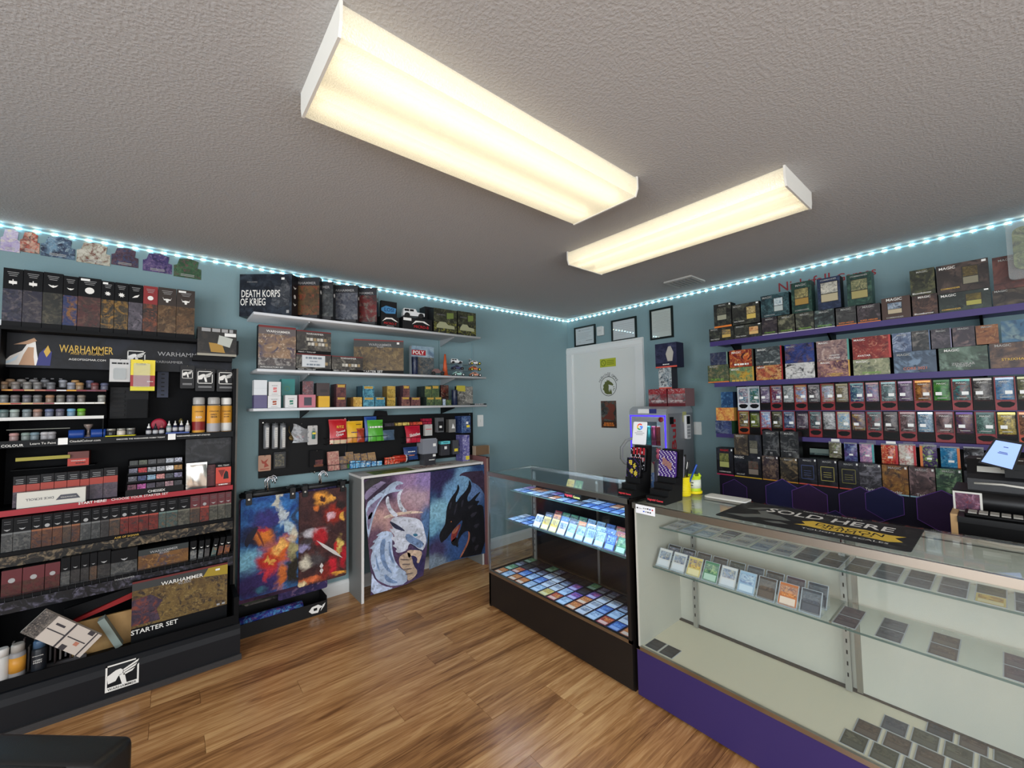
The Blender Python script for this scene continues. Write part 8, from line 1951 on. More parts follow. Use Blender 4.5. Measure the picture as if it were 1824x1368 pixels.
# bottom rows of boxes
G4 = 'deck boxes on the cloth-covered table'
NV = TONE((24, 24, 28), (34, 34, 40), (48, 48, 56), (18, 18, 20), 16)
rowb = []
STR = {'p': mat('stripe_pink', (190, 50, 90), .4), 'y': mat('stripe_yellow', (206, 170, 60), .4), 'o': mat('stripe_orange', (200, 140, 50), .4), 'r': mat('stripe_coral', (200, 84, 70), .4), 'c': mat('stripe_cyan', (150, 190, 206), .4), 'g': mat('stripe_lime', (160, 170, 60), .4)}
for i, (a, b_, t, s, fr, words, cd, lab, frame) in enumerate((
    (Lx(212), Lx(385), Vy(788), 'p', NV, [(MAGIC, .5, .92, .5, RED_INK), ('COMMANDER', .5, .13, .7, WHITE_INK)], (.18, .76, .28, .82, ((90, 100, 50), (130, 130, 70), (60, 60, 50), (150, 150, 90)), (176, 180, 110)), 'black deck box with pink stripe and green card', None),
    (Lx(392), Lx(670), Vy(864), 'y', NV, [(MAGIC, .2, .9, .36, WHITE_INK), ('FALLOUT', .24, .14, .3, WHITE_INK)], (.52, .9, .16, .78, ((60, 56, 50), (96, 80, 70), (110, 60, 50), (80, 90, 90)), (130, 120, 110)), 'black deck box with yellow stripe and pale figure', None),
    (Lx(678), Lx(845), Vy(868), 'o', TONE((44, 34, 40), (60, 50, 54), (120, 100, 84), (26, 24, 28)), [(MAGIC, .5, .92, .5, DIM)], None, 'dark warrior deck box with orange stripe, first', None),
    (Lx(860), Lx(1040), Vy(888), 'o', TONE((40, 36, 34), (66, 60, 50), (130, 110, 80), (26, 26, 26)), [(MAGIC, .5, .92, .5, DIM)], None, 'dark warrior deck box with orange stripe, second', None),
    (Lx(1045), Lx(1235), Vy(893), 'r', NV, [(MAGIC, .5, .92, .45, DIM)], None, 'black deck box with blue line frame', (70, 84, 130)),
    (Lx(1240), Lx(1445), Vy(908), 'r', NV, [(MAGIC, .5, .92, .45, DIM)], None, 'black deck box with yellow line frame', (170, 160, 84)),
    (Lx(1455), Lx(1665), Vy(932), 'r', NV, [(MAGIC, .5, .92, .45, DIM)], None, 'black deck box with olive line frame', (130, 126, 70)),
    (Rx(160), Rx(388), Vy(948), 'c', TONE((34, 32, 36), (54, 52, 58), (110, 108, 116), (22, 22, 26)), [(MAGIC, .5, .92, .5, DIM), ('Tarkir', .5, .1, .5, WHITE_INK)], None, 'black and grey creature deck box with cyan stripe', None),
    (Rx(395), Rx(662), Vy(968), 'c', TONE((110, 70, 34), (140, 96, 44), (60, 44, 34), (160, 120, 60)), [(MAGIC, .5, .92, .5, DIM), ('Tarkir', .5, .1, .5, WHITE_INK)], None, 'amber creature deck box with cyan stripe', None),
    (Rx(670), Rx(938), Vy(988), 'c', TONE((54, 40, 42), (84, 64, 64), (130, 104, 104), (34, 28, 32)), [(MAGIC, .5, .92, .5, DIM), ('Tarkir', .5, .1, .5, WHITE_INK)], None, 'brown lightning deck box with cyan stripe', None),
    (Rx(945), Rx(1215), Vy(1002), 'g', TONE((26, 44, 36), (50, 84, 60), (120, 150, 110), (20, 28, 28)), [(MAGIC, .5, .92, .5, DIM)], None, 'black and green creature deck box with lime stripe', None),
    (Rx(1235), Rx(1540), Vy(1030), 'c', NV, [(MAGIC, .5, .92, .5, WHITE_INK)], None, 'plain black deck box behind the till', None))):
    o, w, h = bbox(a, b_, t, Zb4, [(0, .045, STR[s]), (.045, 1, fr)], lab+' on the cloth table', x=BXT+.008, words=words, card_=cd, grp=G4, d=.09, side=mat('side_black', (14, 14, 16), .4), stick=True)
    if frame:
        fm = mat('frame_%d%d%d' % frame, frame, .5)
        for q in ((.16, .84, .72, .74), (.16, .84, .22, .24), (.16, .185, .22, .74), (.815, .84, .22, .74)): patch(o, 'frame_line', q[0]*w, q[1]*w, q[2]*h, q[3]*h, fm)
        for k in range(3): patch(o, 'print_line', w*.3, w*.7, h*(.36+.08*k), h*(.375+.08*k), fm)
    rowb.append((a, b_, Zb4+h))
for i, (a, b_, t, fr, words, lab, cd) in enumerate((
    (Lx(390), Lx(533), Vy(650), TONE((50, 44, 38), (84, 70, 54), (130, 110, 84), (30, 28, 28)), [(MAGIC, .45, .92, .6, DIM)], 'dagger print deck box stacked on the yellow-striped one', None),
    (Lx(537), Lx(668), Vy(655), NV, [], 'black deck box with brown card stacked on the yellow-striped one', (.06, .7, .1, .74, ((70, 70, 60), (100, 96, 80), (60, 54, 46), (120, 110, 96)), (120, 116, 100))),
    (Lx(682), Lx(850), Vy(618), TONE((26, 26, 28), (36, 36, 38), (84, 84, 84), (20, 20, 22)), [(MAGIC, .5, .92, .55, DIM), ('MODERN HORIZONS', .5, .24, .66, DIM), ('III', .5, .12, .12, DIM)], 'black winged print deck box, first of the upper pair', None),
    (Lx(862), Lx(1050), Vy(622), TONE((28, 28, 29), (40, 40, 42), (90, 90, 88), (20, 20, 22)), [(MAGIC, .5, .92, .55, DIM), ('MODERN HORIZONS', .5, .24, .66, DIM), ('III', .5, .12, .12, DIM)], 'black winged print deck box, second of the upper pair', None))):
    zb = top_at(rowb, a, b_)
    if i > 1: zb = min(zb, 9)
    bbox(a, b_, t, zb, fr, lab, x=BXT+.006, words=words, card_=cd, grp=G4, d=.08, side=MATS['side_black'])
# hanging booster blisters under the lowest purple shelf
for i, (a, b_, t, bt_, c, lab) in enumerate((
    (Lx(1352), Lx(1478), Vy(735), Vy(888), ((96, 90, 76), (60, 60, 50), (150, 146, 130), (110, 130, 60)), 'grey and lime'),
    (Lx(1508), Lx(1640), Vy(745), Vy(922), ((50, 56, 100), (90, 70, 120), (110, 130, 170), (30, 34, 60)), 'indigo'),
    (Rx(160), Rx(308), Vy(750), Vy(935), ((150, 110, 150), (190, 150, 170), (110, 80, 130), (60, 120, 130)), 'pink-violet'),
    (Rx(382), Rx(550), Vy(758), Vy(960), ((170, 40, 44), (210, 120, 80), (120, 24, 30), (220, 180, 130)), 'red and gold'),
    (Rx(560), Rx(735), Vy(760), Vy(962), ((190, 186, 176), (170, 60, 56), (220, 214, 200), (150, 34, 50)), 'cream and crimson'),
    (Rx(775), Rx(950), Vy(768), Vy(975), ((60, 46, 84), (84, 66, 104), (150, 180, 90), (40, 30, 60)), 'purple'),
    (Rx(985), Rx(1185), Vy(788), Vy(1008), ((40, 110, 150), (70, 140, 176), (30, 70, 110), (110, 160, 180)), 'bright blue'),
    (Rx(1222), Rx(1430), Vy(792), Vy(990), ((30, 30, 32), (54, 54, 58), (130, 130, 134), (20, 20, 22)), 'black and silver'))):
    x = BXF-.03
    z0, z1 = ZB((a+b_)/2, bt_, x), ZB((a+b_)/2, t, x); y0, y1 = YB(a, x, z0), YB(b_, x, z0); w, h = y0-y1, z1-z0
    r = empty('hanging_pack', (x, y0, z0), RB, f'{lab} booster pack hanging under the lowest purple shelf', 'booster pack', 'packs hanging under the lowest purple shelf')
    MB().grid(lambda u, v: (u*w, .004-.009*math.sin(math.pi*u)*math.sin(math.pi*v)**.5, v*h), 6, 8).grid(lambda u, v: (u*w, .006, v*h), 1, 1, flip=True).build('wrapper', art(*c, 34, .22), r)
    MB().box(0, w, .003, .007, h, h+.008).build('hang_tab', mat('tab_clear', (120, 120, 124), .3), r)
    MB().tube([(w/2, .2, h+.004), (w/2, .0, h+.004)], .002, 5).build('hook', M_ALUD, r)
    if i in (2, 3, 4, 5, 6): patch(r, 'side_stripe', w*(.86 if i != 5 else 0), w*(1 if i != 5 else .16), 0, h, [None, None, mat('ps_teal', (70, 150, 150), .4), mat('ps_crim', (170, 30, 40), .4), mat('ps_crim', (170, 30, 40), .4), mat('ps_orange', (200, 110, 50), .4), mat('ps_orange', (200, 110, 50), .4)][i], -.001)
    patch(r, 'price_sticker', w*.4, w*.7, h*.34, h*.44, STICK, -.005)
o, w, h = bbox(Lx(1155), Lx(1350), Vy(795), top_at(rowb, Lx(1155), Lx(1350)), [(0, .3, TONE((60, 80, 80), (84, 104, 100), (40, 54, 56), (110, 130, 124))), (.3, 1, mat('mint_grey', (120, 136, 128), .4))], 'mint grey box at the back behind the hanging packs', x=-.16, d=.08)
# clear clam-shell bag at the very edge
cb_ = empty('clear_bag', (-.335, YB(1796, -.335, 2.1), ZB(1800, 500, -.335)), RB, 'clear plastic bagged green toy hanging at the end of the purple shelves', 'bagged toy')
MB().bevbox(0, .16, -.02, .012, 0, .3, .02, axis=1).build('bag', glassy('clam_clear', (.85, .88, .88), 1.6, haze=.12), cb_)
MB().bevbox(.02, .15, -.008, .006, .05, .27, .03, axis=1).build('insert', TONE((70, 84, 50), (110, 120, 70), (40, 46, 36), (150, 150, 110), 16), cb_)
MB().tube([(.08, .325, .292), (.08, -.01, .292)], .003, 5).build('hook', M_ALUD, cb_)
# drinks fridge in the corner
FX, FY0, FY1, FZ = -.5, -1.185, -1.545, 1.4
fr_ = empty('drinks_fridge', (FX, FY0, 0), RB, 'silver drinks fridge with blue-lit glass door behind the counter', 'fridge')
FW, FD = FY0-FY1, .45
M_SIL = mat('fridge_silver', (176, 178, 182), .35, .5); M_SILD = mat('fridge_grey', (138, 140, 144), .4, .4)
MB().box(0, .02, .03, FD, .0, FZ-.06).build('side_wall', M_SILD, fr_); MB().box(FW-.02, FW, .03, FD, .0, FZ-.06).build('side_wall', M_SILD, fr_)
MB().box(.02, FW-.02, FD-.02, FD, 0, FZ-.06).build('rear_wall', M_SILD, fr_); bx('bottom', .02, FW-.02, .03, FD-.02, 0, .1, M_SILD, fr_)
MB().prism([(0, FZ-.06), (FD, FZ-.06), (FD, FZ-.03), (FD-.04, FZ), (.06, FZ), (.012, FZ-.02), (0, FZ-.045)], 0, FW, 0).build('domed_top', M_SIL, fr_)
# door: frame of four rails, glass, blue light line
dr = empty('door', (0, 0, 0)); dr.parent = fr_
for a in ((0, .06, .0, .03, .1, FZ-.06), (FW-.06, FW, 0, .03, .1, FZ-.06), (.06, FW-.06, 0, .03, FZ-.13, FZ-.06), (.06, FW-.06, 0, .03, .1, .2)): bx('door_rail', *a, M_SIL, dr)
bx('door_glass', .06, FW-.06, .01, .014, .2, FZ-.13, glassy('fridge_glass', (.9, .94, .96), .9), dr)
M_BL = mat('blue_light', (60, 40, 255), .4, emit=1.8)
for a in ((.008, .018, -.003, 0, .62, FZ-.075), (FW-.018, FW-.008, -.003, 0, .62, FZ-.075), (.008, FW-.008, -.003, 0, FZ-.085, FZ-.075)): bx('light_line', *a, M_BL, dr)
MB().tube([(.03, 0, 1.12), (.0, -.06, 1.1), (-.03, -.09, 1.04), (-.035, -.09, .94), (-.02, -.06, .9), (.02, 0, .88)], .014, 8).build('door_handle', mat('handle_grey', (140, 142, 140), .4), dr)
# inside: shelves, lamp, cans
bx('liner', .02, FW-.02, FD-.035, FD-.02, .1, FZ-.07, mat('liner_white', (206, 214, 216), .4), fr_)
for z in (.42, .75, 1.06): bx('fridge_shelf', .03, FW-.03, .05, FD-.04, z-.008, z, mat('shelf_pale', (190, 200, 204), .4), fr_)
bx('fridge_lamp', .05, FW-.05, .05, .07, FZ-.075, FZ-.065, mat('fridge_light', (226, 240, 255), .4, emit=22), fr_)
cc = [((110, 160, 160), 'mint'), ((60, 150, 150), 'teal'), ((150, 60, 96), 'berry'), ((176, 40, 60), 'red'), ((196, 50, 84), 'pink')]
cols = [(.085, 0), (.135, 1), (.185, 2), (.235, 3), (.285, 4)]
for z, n in ((1.06, 0), (.75, 1), (.42, 2)):
    for x, ci in cols:
        if n == 1 and ci == 1: continue
        c, nm = cc[(ci+n*2) % 5]
        r = empty('drink_can', (FX+.095, FY0-x, z+.0006), RB, f'{nm} drink can on the {["upper", "middle", "lower"][n]} fridge shelf, {ORD[ci]} along', 'can', 'drink cans in the fridge')
        MB().lathe([(.022, 0), (.0265, .006), (.0265, .155), (.022, .166)], 14).build('can_body', mat('can_%s' % nm, c, .25, .5), r)
        MB().lathe([(.022, .166), (.021, .169)], 14).build('can_lid', M_ALU, r)
# fridge side: red lettering, terminal, note
sd_ = empty('side_print', (FW, 0, 0), math.pi/2); sd_.parent = fr_
text(sd_, 'Red Bull', FD*.24, .98, .62, -.002, mat('ink_bullred', (150, 36, 44), .5), .075, .02, rot=-math.pi/2)
bx('hinge_cover', FW, FW+.003, .05, .11, FZ-.15, FZ-.09, M_BLK2, fr_)
nt_ = bx('sticky_note', FW, FW+.0015, FD*.6, FD*.74, FZ-.14, FZ-.05, mat('note_yellow', (170, 170, 110), .6), fr_)
cs = MB().box(.09, .2, -.001, .0005, FZ-.058, FZ-.02).build('price_card', STICK, fr_); cs2 = MB().box(.2, .27, -.001, .0005, FZ-.058, FZ-.02).build('blue_card', mat('card_blue', (50, 54, 110), .4), fr_)
MB().lathe([(.0, -.006), (.022, -.004), (.022, 0)], 12, (FW-.05, -.002, FZ-.11), axis=1).build('bow', mat('bow_red', (130, 30, 44), .5), fr_)
tp = empty('pin_pad', (FX+FD*.62, FY1-.001, ZB(1227, 783, -.25)), 0, 'white payment keypad mounted on the fridge side', 'keypad')
MB().bevbox(0, .075, -.026, 0, 0, .21, .01, axis=1).build('housing', mat('pad_white', (206, 206, 206), .4), tp)
bx('screen', .01, .065, -.028, -.026, .13, .2, M_BLK2, tp)
for r in range(4):
    for c in range(3): bx('key', .012+.018*c, .025+.018*c, -.029, -.026, .015+.027*r, .034+.027*r, mat('key_grey', (140, 142, 146), .5), tp)
# boxes on the fridge
ZF = FZ+.0004
def fbox(px0, px1, pyt, zb, x, d, fr, lab, side, words=()):
    y0, y1 = YB(px0, x, zb), YB(px1, x, zb); w = y0-y1; h = ZB((px0+px1)/2, pyt, x)-zb
    o = carton('boxed_figure', (x, y0, zb+.0004), RB, w, d, h, fr, side, lab, 'box', 'boxes stacked on the fridge')
    for t_, u, v, ww, mm in words: text(o, t_, u*w, v*h, ww*w, -.0012, mm, bold=.01)
    return o, w, h
REDB = [(0, .18, mat('box_claret', (90, 30, 36), .4)), (.18, .7, art((120, 40, 46), (150, 140, 140), (90, 90, 92), (70, 50, 54), 22)), (.7, 1, art((130, 30, 40), (150, 60, 60), (110, 26, 34), (170, 150, 150), 22))]
o, w, h1_ = fbox(1156, 1188, 693, ZF, -.42, .16, REDB, 'red and grey boxed set on the fridge, nearer the door', mat('box_claret', (90, 30, 36), .4), [('GIFT EDITION', .5, .3, .7, WHITE_INK)])
o, w, h2_ = fbox(1190, 1221, 692, ZF, -.42, .16, REDB, 'red and grey boxed set on the fridge, nearer the purple shelves', mat('box_greyred', (110, 84, 86), .4), [('GIFT EDITION', .5, .3, .7, WHITE_INK)])
zb = ZF+max(h1_, h2_)+.001
o, w, h3_ = fbox(1174, 1197, 655, zb, -.40, .1, [(0, .06, mat('stripe_coral', (200, 84, 70), .4)), (.06, 1, art((180, 184, 184), (90, 110, 120), (50, 60, 70), (210, 206, 196), 22))], 'white comic-print box above the red sets', mat('box_darkside', (40, 40, 46), .4))
o, w, h4_ = fbox(1168, 1206, 611, zb+h3_+.001, -.40, .12, [(0, .06, MATS['stripe_coral']), (.06, .2, mat('box_navy', (28, 28, 48), .4)), (.2, 1, art((34, 36, 60), (46, 48, 72), (60, 62, 86), (26, 26, 44), 14))], 'navy window box topmost on the fridge pile', mat('box_navy', (28, 28, 48), .4), [('~', .5, .13, .3, WHITE_INK)])
poly(o, 'pale_shape', [(w*.58, h4_*.25), (w*.8, h4_*.25), (w*.86, h4_*.6), (w*.74, h4_*.86), (w*.62, h4_*.84), (w*.5, h4_*.55)], mat('ink_bone', (170, 166, 156), .5))

# things on the counters
ZC1, ZC2 = C1T+.0006, C2T+.0006
M_STEP = mat('stand_black', (12, 12, 13), .45)
def stepstand(x, y0, z, w, lab):
    s = empty('stepped_stand', (x, y0, z), RB, lab, 'stand', 'stepped stands on the counters')
    for k in range(4):
        bx('step', 0, w, .036*k, .036*(k+1)+(.0 if k < 3 else .0), 0, .035+.027*k, M_STEP, s)
    MB().prism([(.144, 0), (.165, 0), (.195, .25), (.165, .25), (.144, .12)], 0, w, 0).build('back_plate', M_STEP, s)
    text(s, 'Nightfall Games', w*.5, .016, w*.82, -.001, mat('ink_hotred', (236, 70, 80), .5), bold=.012)
    return s
p1 = on(2, ZC1, 1098, 882); p2 = on(2, ZC2, 1136, 891)
stepstand(-1.893, -2.052, ZC1, .088, 'black stepped stand on the lit counter end with lettered front')
stepstand(-1.872, -2.205, ZC2, .1, 'black stepped stand on the purple counter with lettered front')
def beadpouch(loc, w, h, base, dots, pat, lab, tilt):
    r = empty('beaded_pouch', loc, RB, lab, 'pouch', 'beaded pouches on the stepped stands')
    r.rotation_euler = (tilt, 0, RB)
    MB().bevbox(0, w, 0, .016, 0, h, .01, axis=1).build('pouch', base, r)
    dm = MB().box(-.0022, .0022, -.0018, 0, -.0022, .0022)
    nx, nz = int(w/.0062), int(h/.0062)
    md = [m for m in dots]
    ms = [dm.mesh('bead', m) for m in md]
    for i in range(nx):
        for j in range(nz):
            k = pat(i/(nx-1), j/(nz-1))
            link('bead', ms[k], r, (w*(i+.5)/nx, 0, h*(j+.5)/nz))
    return r
PURP = mat('bead_purple', (66, 40, 110), .4); BLKB = mat('bead_black', (14, 14, 18), .4); WHB = mat('bead_white', (206, 204, 210), .4); YLB = mat('bead_yellow', (222, 200, 70), .4); RDB = mat('bead_red', (190, 40, 50), .4); GLDB = mat('bead_gold', (176, 130, 90), .4)
def pat_a(u, v):
    for cx, cy in ((.28, .78), (.6, .6), (.4, .3), (.75, .2)):
        if (u-cx)**2+(v-cy)**2 < .02: return 1
    return 2 if (int(u*13)+int(v*13)) % 5 == 0 else 0
def pat_b(u, v):
    if abs(u-.5) < .28 and abs(v-.5+.4*(u-.5)) < .14: return 1
    return 2 if (int(u*13)+int(v*15)) % 3 == 0 else 0
def pat_c(u, v):
    if v > .72 and (int(u*11) % 3): return 1
    if .45 < v < .62: return 1 if int(u*11) % 2 else 2
    return 2 if (int(u*13)+int(v*13)) % 4 == 0 else 0
beadpouch((-1.893+.073, -2.056, ZC1+.0905), .08, .1, BLKB, [BLKB, YLB, PURP], pat_a, 'small beaded pouch with yellow flowers on the lit counter stand', math.radians(-8))
beadpouch((-1.893+.11, -2.056, ZC1+.1175), .085, .125, BLKB, [BLKB, RDB, WHB], pat_c, 'black beaded pouch with red words at the back of the lit counter stand', math.radians(-8))
beadpouch((-1.872+.11, -2.21, ZC2+.1175), .09, .13, PURP, [PURP, GLDB, WHB], pat_b, 'purple beaded pouch on the purple counter stand', math.radians(-8))
# review card on top of the first stand
rc = empty('review_sign', (-1.893+.19, YB(1126, -1.70, 1.26), ZC1+.2505), RB, 'white review card with coloured letter mark above the lit counter stand', 'sign')
rc.rotation_euler = (math.radians(-10), 0, RB)
rw, rh = .085, .125
MB().bevbox(0, rw, 0, .004, 0, rh, .006, axis=1).build('card', mat('review_white', (222, 224, 226), .4), rc)
def arc(parent, nm, cx, cz, r0, r1, a0, a1, m, n=8):
    P = [(cx+r1*math.cos(math.radians(a0+(a1-a0)*k/n)), cz+r1*math.sin(math.radians(a0+(a1-a0)*k/n))) for k in range(n+1)]+[(cx+r0*math.cos(math.radians(a1-(a1-a0)*k/n)), cz+r0*math.sin(math.radians(a1-(a1-a0)*k/n))) for k in range(n+1)]
    poly(parent, nm, P, m, -.0012)
gx, gz_, g0, g1 = rw/2, rh*.78, .011, .018
for a0, a1, c in ((-10, -75, (66, 133, 244)), (-75, -150, (52, 168, 83)), (-150, -205, (251, 188, 5)), (155, 40, (234, 67, 53))): arc(rc, 'letter_arc', gx, gz_, g0, g1, a0, a1, mat('ink_g%d' % a0, c, .5))
poly(rc, 'letter_bar', [(gx, gz_-.0035), (gx+g1, gz_-.0035), (gx+g1, gz_+.0035), (gx, gz_+.0035)], mat('ink_g-10', (66, 133, 244), .5), -.0013)
for k, (a, b_) in enumerate(((.3, .7), (.15, .85), (.25, .75))): patch(rc, 'print_line', rw*a, rw*b_, rh*(.56-.07*k), rh*(.585-.07*k), GREY_INK)
# small pink figurine and clear bottle between the stands
fg = empty('pink_figurine', (-1.70, YB(1175, -1.70, 1.0), ZC2), RB, 'small pink and brown figurine behind the purple counter stand', 'figurine')
MB().lathe([(.022, 0), (.026, .03), (.024, .17), (.012, .19)], 10, mis=[0, 0, 0]).build('pedestal', mat('ped_clear', (60, 60, 70), .3), fg)
MB().lathe([(.004, .19), (.012, .196), (.014, .212), (.007, .222), (.012, .228), (.013, .238), (.005, .248)], 12).build('torso', mat('fig_pink', (150, 70, 92), .4), fg)
for s in (-1, 1): MB().lathe([(.0, -.006), (.007, 0), (.0, .006)], 8, (s*.009, 0, .248)).build('ear', mat('fig_brown', (96, 56, 50), .5), fg)
cbt = empty('clear_bottle', (-1.66, YB(1155, -1.66, 1.0), ZC2), RB, 'clear pump bottle with blue label between the stepped stands', 'bottle')
MB().lathe([(.03, 0), (.032, .01), (.032, .15), (.012, .18), (.012, .2)], 14).build('bottle', mat('bottle_milk', (170, 172, 160), .2), cbt)
MB().lathe([(.0325, .03), (.0325, .11)], 14).build('label_wrap', art((90, 130, 190), (180, 190, 200), (60, 90, 150), (200, 206, 210), 40), cbt)
MB().lathe([(.008, .2), (.008, .24)], 8).build('pump', mat('pump_white', (196, 196, 190), .4), cbt)
# low black box with plastic wrap, pen cups
y_ = YB(1188, -1.70, ZC2)
lq = on(2, ZC2, 1187, 879)
lb = MB().box(0, .075, 0, .09, 0, .05).build('low_black_box', M_STEP, None, (lq.x, lq.y, ZC2), (0, 0, RB)); tag(lb, 'low black box beside the yellow pen cup', 'box')
wr_ = MB().grid(lambda u, v: (.002+.05*u+.006*math.sin(8*v), .03+.012*math.sin(7*u+5*v), .051+.09*v*(1-.3*u)), 6, 8).build('clear_wrap', CLB, None, (lq.x, lq.y, ZC2), (0, 0, RB)); tag(wr_, 'crumpled clear wrapper standing on the low black box', 'wrapper')
def cup(px, py, r, h, m, lab, name='pen_cup'):
    p = on(2, ZC2, px, py)
    c = empty(name, (p.x+r, p.y, ZC2), RB, lab, 'pen cup')
    MB().lathe([(r*.96, 0), (r, .004), (r, h), (r*.93, h), (r*.93, .006), (.0, .006)], 20).build('cup', m, c)
    return c, p
YEL_ = mat('cup_yellow', (226, 206, 20), .4)
c1_, p = cup(1208.5, 884, .042, .098, YEL_, 'bright yellow ridged pen cup on the purple counter')
for k in range(10): MB().lathe([(.0424, .008+.009*k), (.0432, .011+.009*k), (.0424, .014+.009*k)], 20).build('ridge', YEL_, c1_)
pc = [((18, 18, 20), .2, 'black'), ((20, 20, 24), .22, 'black clipped'), ((200, 200, 196), .18, 'white-tipped'), ((24, 26, 30), .19, 'slim black'), ((16, 16, 18), .21, 'thick black'), ((120, 120, 126), .2, 'grey'), ((30, 70, 150), .17, 'blue'), ((26, 26, 28), .17, 'short black')]
for k, (c, L, nm) in enumerate(pc):
    a = k*2*math.pi/8
    b0_ = Vector((c1_.location.x+.012*math.cos(a), c1_.location.y+.012*math.sin(a), ZC2+.008)); d_ = Vector((.16*math.cos(a), .16*math.sin(a), 1)).normalized()
    if nm == 'blue': d_ = Vector((.05, -.42, 1)).normalized()
    r = empty('pen', b0_, 0, f'{nm} pen standing in the yellow pen cup', 'pen', 'pens in the yellow cup')
    r.rotation_euler = d_.to_track_quat('Z', 'Y').to_euler()
    MB().lathe([(.002, 0), (.0045, .012), (.0045, L*.7), (.0055, L*.72), (.0055, L), (.003, L+.004)], 8).build('barrel', mat('pen_%d%d%d' % c, c, .3), r)
    bx('clip', -.001, .001, .0052, .0075, L*.76, L*.98, M_ALU if k % 2 else M_BLK2, r)
LIME = mat('cup_lime', (176, 200, 40), .4)
c2_, p = cup(1230.5, 879.5, .036, .095, LIME, 'lime green cup with round white label on the purple counter')
MB().lathe([(.04, 0), (.042, .002), (.042, .012), (.038, .014)], 20).build('base_ring', YEL_, c2_)
for k in range(6):
    a = k*math.pi/3; MB().lathe([(.0, -.004), (.01, 0), (.0, .012)], 8, (.034*math.cos(a), .034*math.sin(a), .094)).build('lobe', LIME, c2_)
me_ = MB().lathe([(.0366, .03), (.0366, .075)], 20).build('label_wrap', mat('label_round', (200, 206, 190), .5), c2_)
text(c2_, '~', 0, .06, .035, -.038, BLACK_INK); text(c2_, '~', 0, .046, .032, -.038, BLACK_INK)
# pale tray on the rear edge
q = [on(2, ZC2+.004, *pp) for pp in ((1252, 876), (1270, 867), (1330, 884), (1320, 889))]
wtray = empty('paper_tray', (-1.565, -2.345, ZC2), RB, 'shallow white ribbed tray at the rear edge of the purple counter', 'tray')
MB().bevbox(0, .2, 0, .085, 0, .008, .014).build('tray', mat('tray_white', (206, 206, 200), .5), wtray)
for k in range(5): bx('rib', .015, .185, .012+.014*k, .016+.014*k, .008, .0095, mat('tray_rib', (180, 180, 176), .5), wtray)

# till corner behind the counter
TX = -1.16
TZ_ = .80
tk = empty('till_stand', (TX, YB(1697, TX, .8), 0), RB, 'dark till stand with pale wood edge behind the purple counter', 'stand')
zt1 = ZB(1700, 915, TX)
MB().box(.02, .9, 0, .42, 0, zt1-.03).build('cabinet', M_BLK2, tk)
MB().box(0, .02, -.004, .42, 0, zt1).build('wood_edge', mat('pine', (186, 150, 104), .5), tk)
MB().box(.02, .9, -.01, .42, zt1-.03, zt1-.006).build('counter_board', mat('till_board', (16, 16, 17), .4), tk)
KZ = zt1-.0055
kb_ = empty('keyboard', (TX+.005, tk.location.y-.04, KZ), RB, 'black keypad with pale keys on the till stand', 'keyboard')
MB().bevbox(0, .3, 0, .1, 0, .014, .006).build('case', M_BLK2, kb_)
for r in range(2):
    for c in range(6): bx('key', .01+.03*c, .034+.03*c, .01+.034*r, .036+.034*r, .014, .019, mat('key_pale', (150, 146, 138), .5), kb_)
bx('scanner_pad', .2, .27, .02, .085, .014, .022, mat('pad_grey', (70, 72, 74), .4), kb_)
cbx = empty('till_box', (TX+.12, YB(1699, TX+.12, .95), KZ+.0005), RB, 'black storage box with a bordered photo on its front', 'box')
zt2 = ZB(1760, 878, TX+.12)
MB().bevbox(0, .42, 0, .25, 0, zt2-KZ, .008).build('box', mat('till_black', (14, 14, 15), .4), cbx)
hB = zt2-KZ
ph = MB().box(0, .085, -.003, -.0005, hB-.105, hB-.005).build('photo', mat('photo_white', (200, 198, 190), .5), cbx)
patch(cbx, 'photo_print', .007, .078, hB-.085, hB-.012, art((84, 44, 66), (60, 34, 60), (140, 100, 120), (110, 36, 46), 40), -.0035)
prn = empty('receipt_printer', (TX+.16, YB(1724, TX+.16, zt2), zt2+.0006), RB, 'black receipt printer with white paper beside the tablet', 'printer')
MB().prism([(0, 0), (.2, 0), (.2, .13), (.06, .13), (.01, .07), (0, .05)], 0, .3, 0).build('body', mat('printer_black', (20, 20, 22), .4), prn)
MB().prism([(.02, .075), (.075, .125), (.07, .132), (.015, .082)], .03, .16, 0).build('paper', mat('receipt_paper', (206, 204, 196), .6), prn)
MB().tube([(.02, -.004, .03), (.1, -.012, .035), (.2, -.004, .025)], .005, 6).build('paper_slot', mat('slot_pale', (190, 186, 176), .5), prn)
# tablet on a tilted stand
tq = [on(0, TX+.06, *pp) for pp in ((1774, 784), (1820, 792), (1803, 836), (1748, 822))]
tbt = empty('tablet', (TX+.06, tq[3].y, tq[3].z), RB, 'lit tablet screen on a tilted stand above the till', 'tablet')
loc_ = lambda p: (-(p.y-tq[3].y), p.z-tq[3].z)
P4 = [loc_(p) for p in tq]
cxm = sum(p[0] for p in P4)/4; czm = sum(p[1] for p in P4)/4
MB().prism([(cxm+(p[0]-cxm)*1.16, czm+(p[1]-czm)*1.16) for p in P4], 0, .014, 1).build('casing', M_BLK2, tbt)
MB().prism(P4, -.002, 0, 1).build('screen', mat('screen_lit', (132, 160, 228), .3, emit=.42), tbt)
for k, (u, w_) in enumerate(((.2, .18), (.42, .3), (.47, .36))):
    a = Vector(P4[0])*(1-u)+Vector(P4[3])*u; b = Vector(P4[1])*(1-u)+Vector(P4[2])*u
    m0 = a.lerp(b, .5-w_/2); m1 = a.lerp(b, .5+w_/2)
    poly(tbt, 'screen_line', [(m0.x, m0.y), (m1.x, m1.y), (m1.x-.001, m1.y-.003), (m0.x-.001, m0.y-.003)], mat('ink_screen', (60, 80, 140), .5), -.0024)
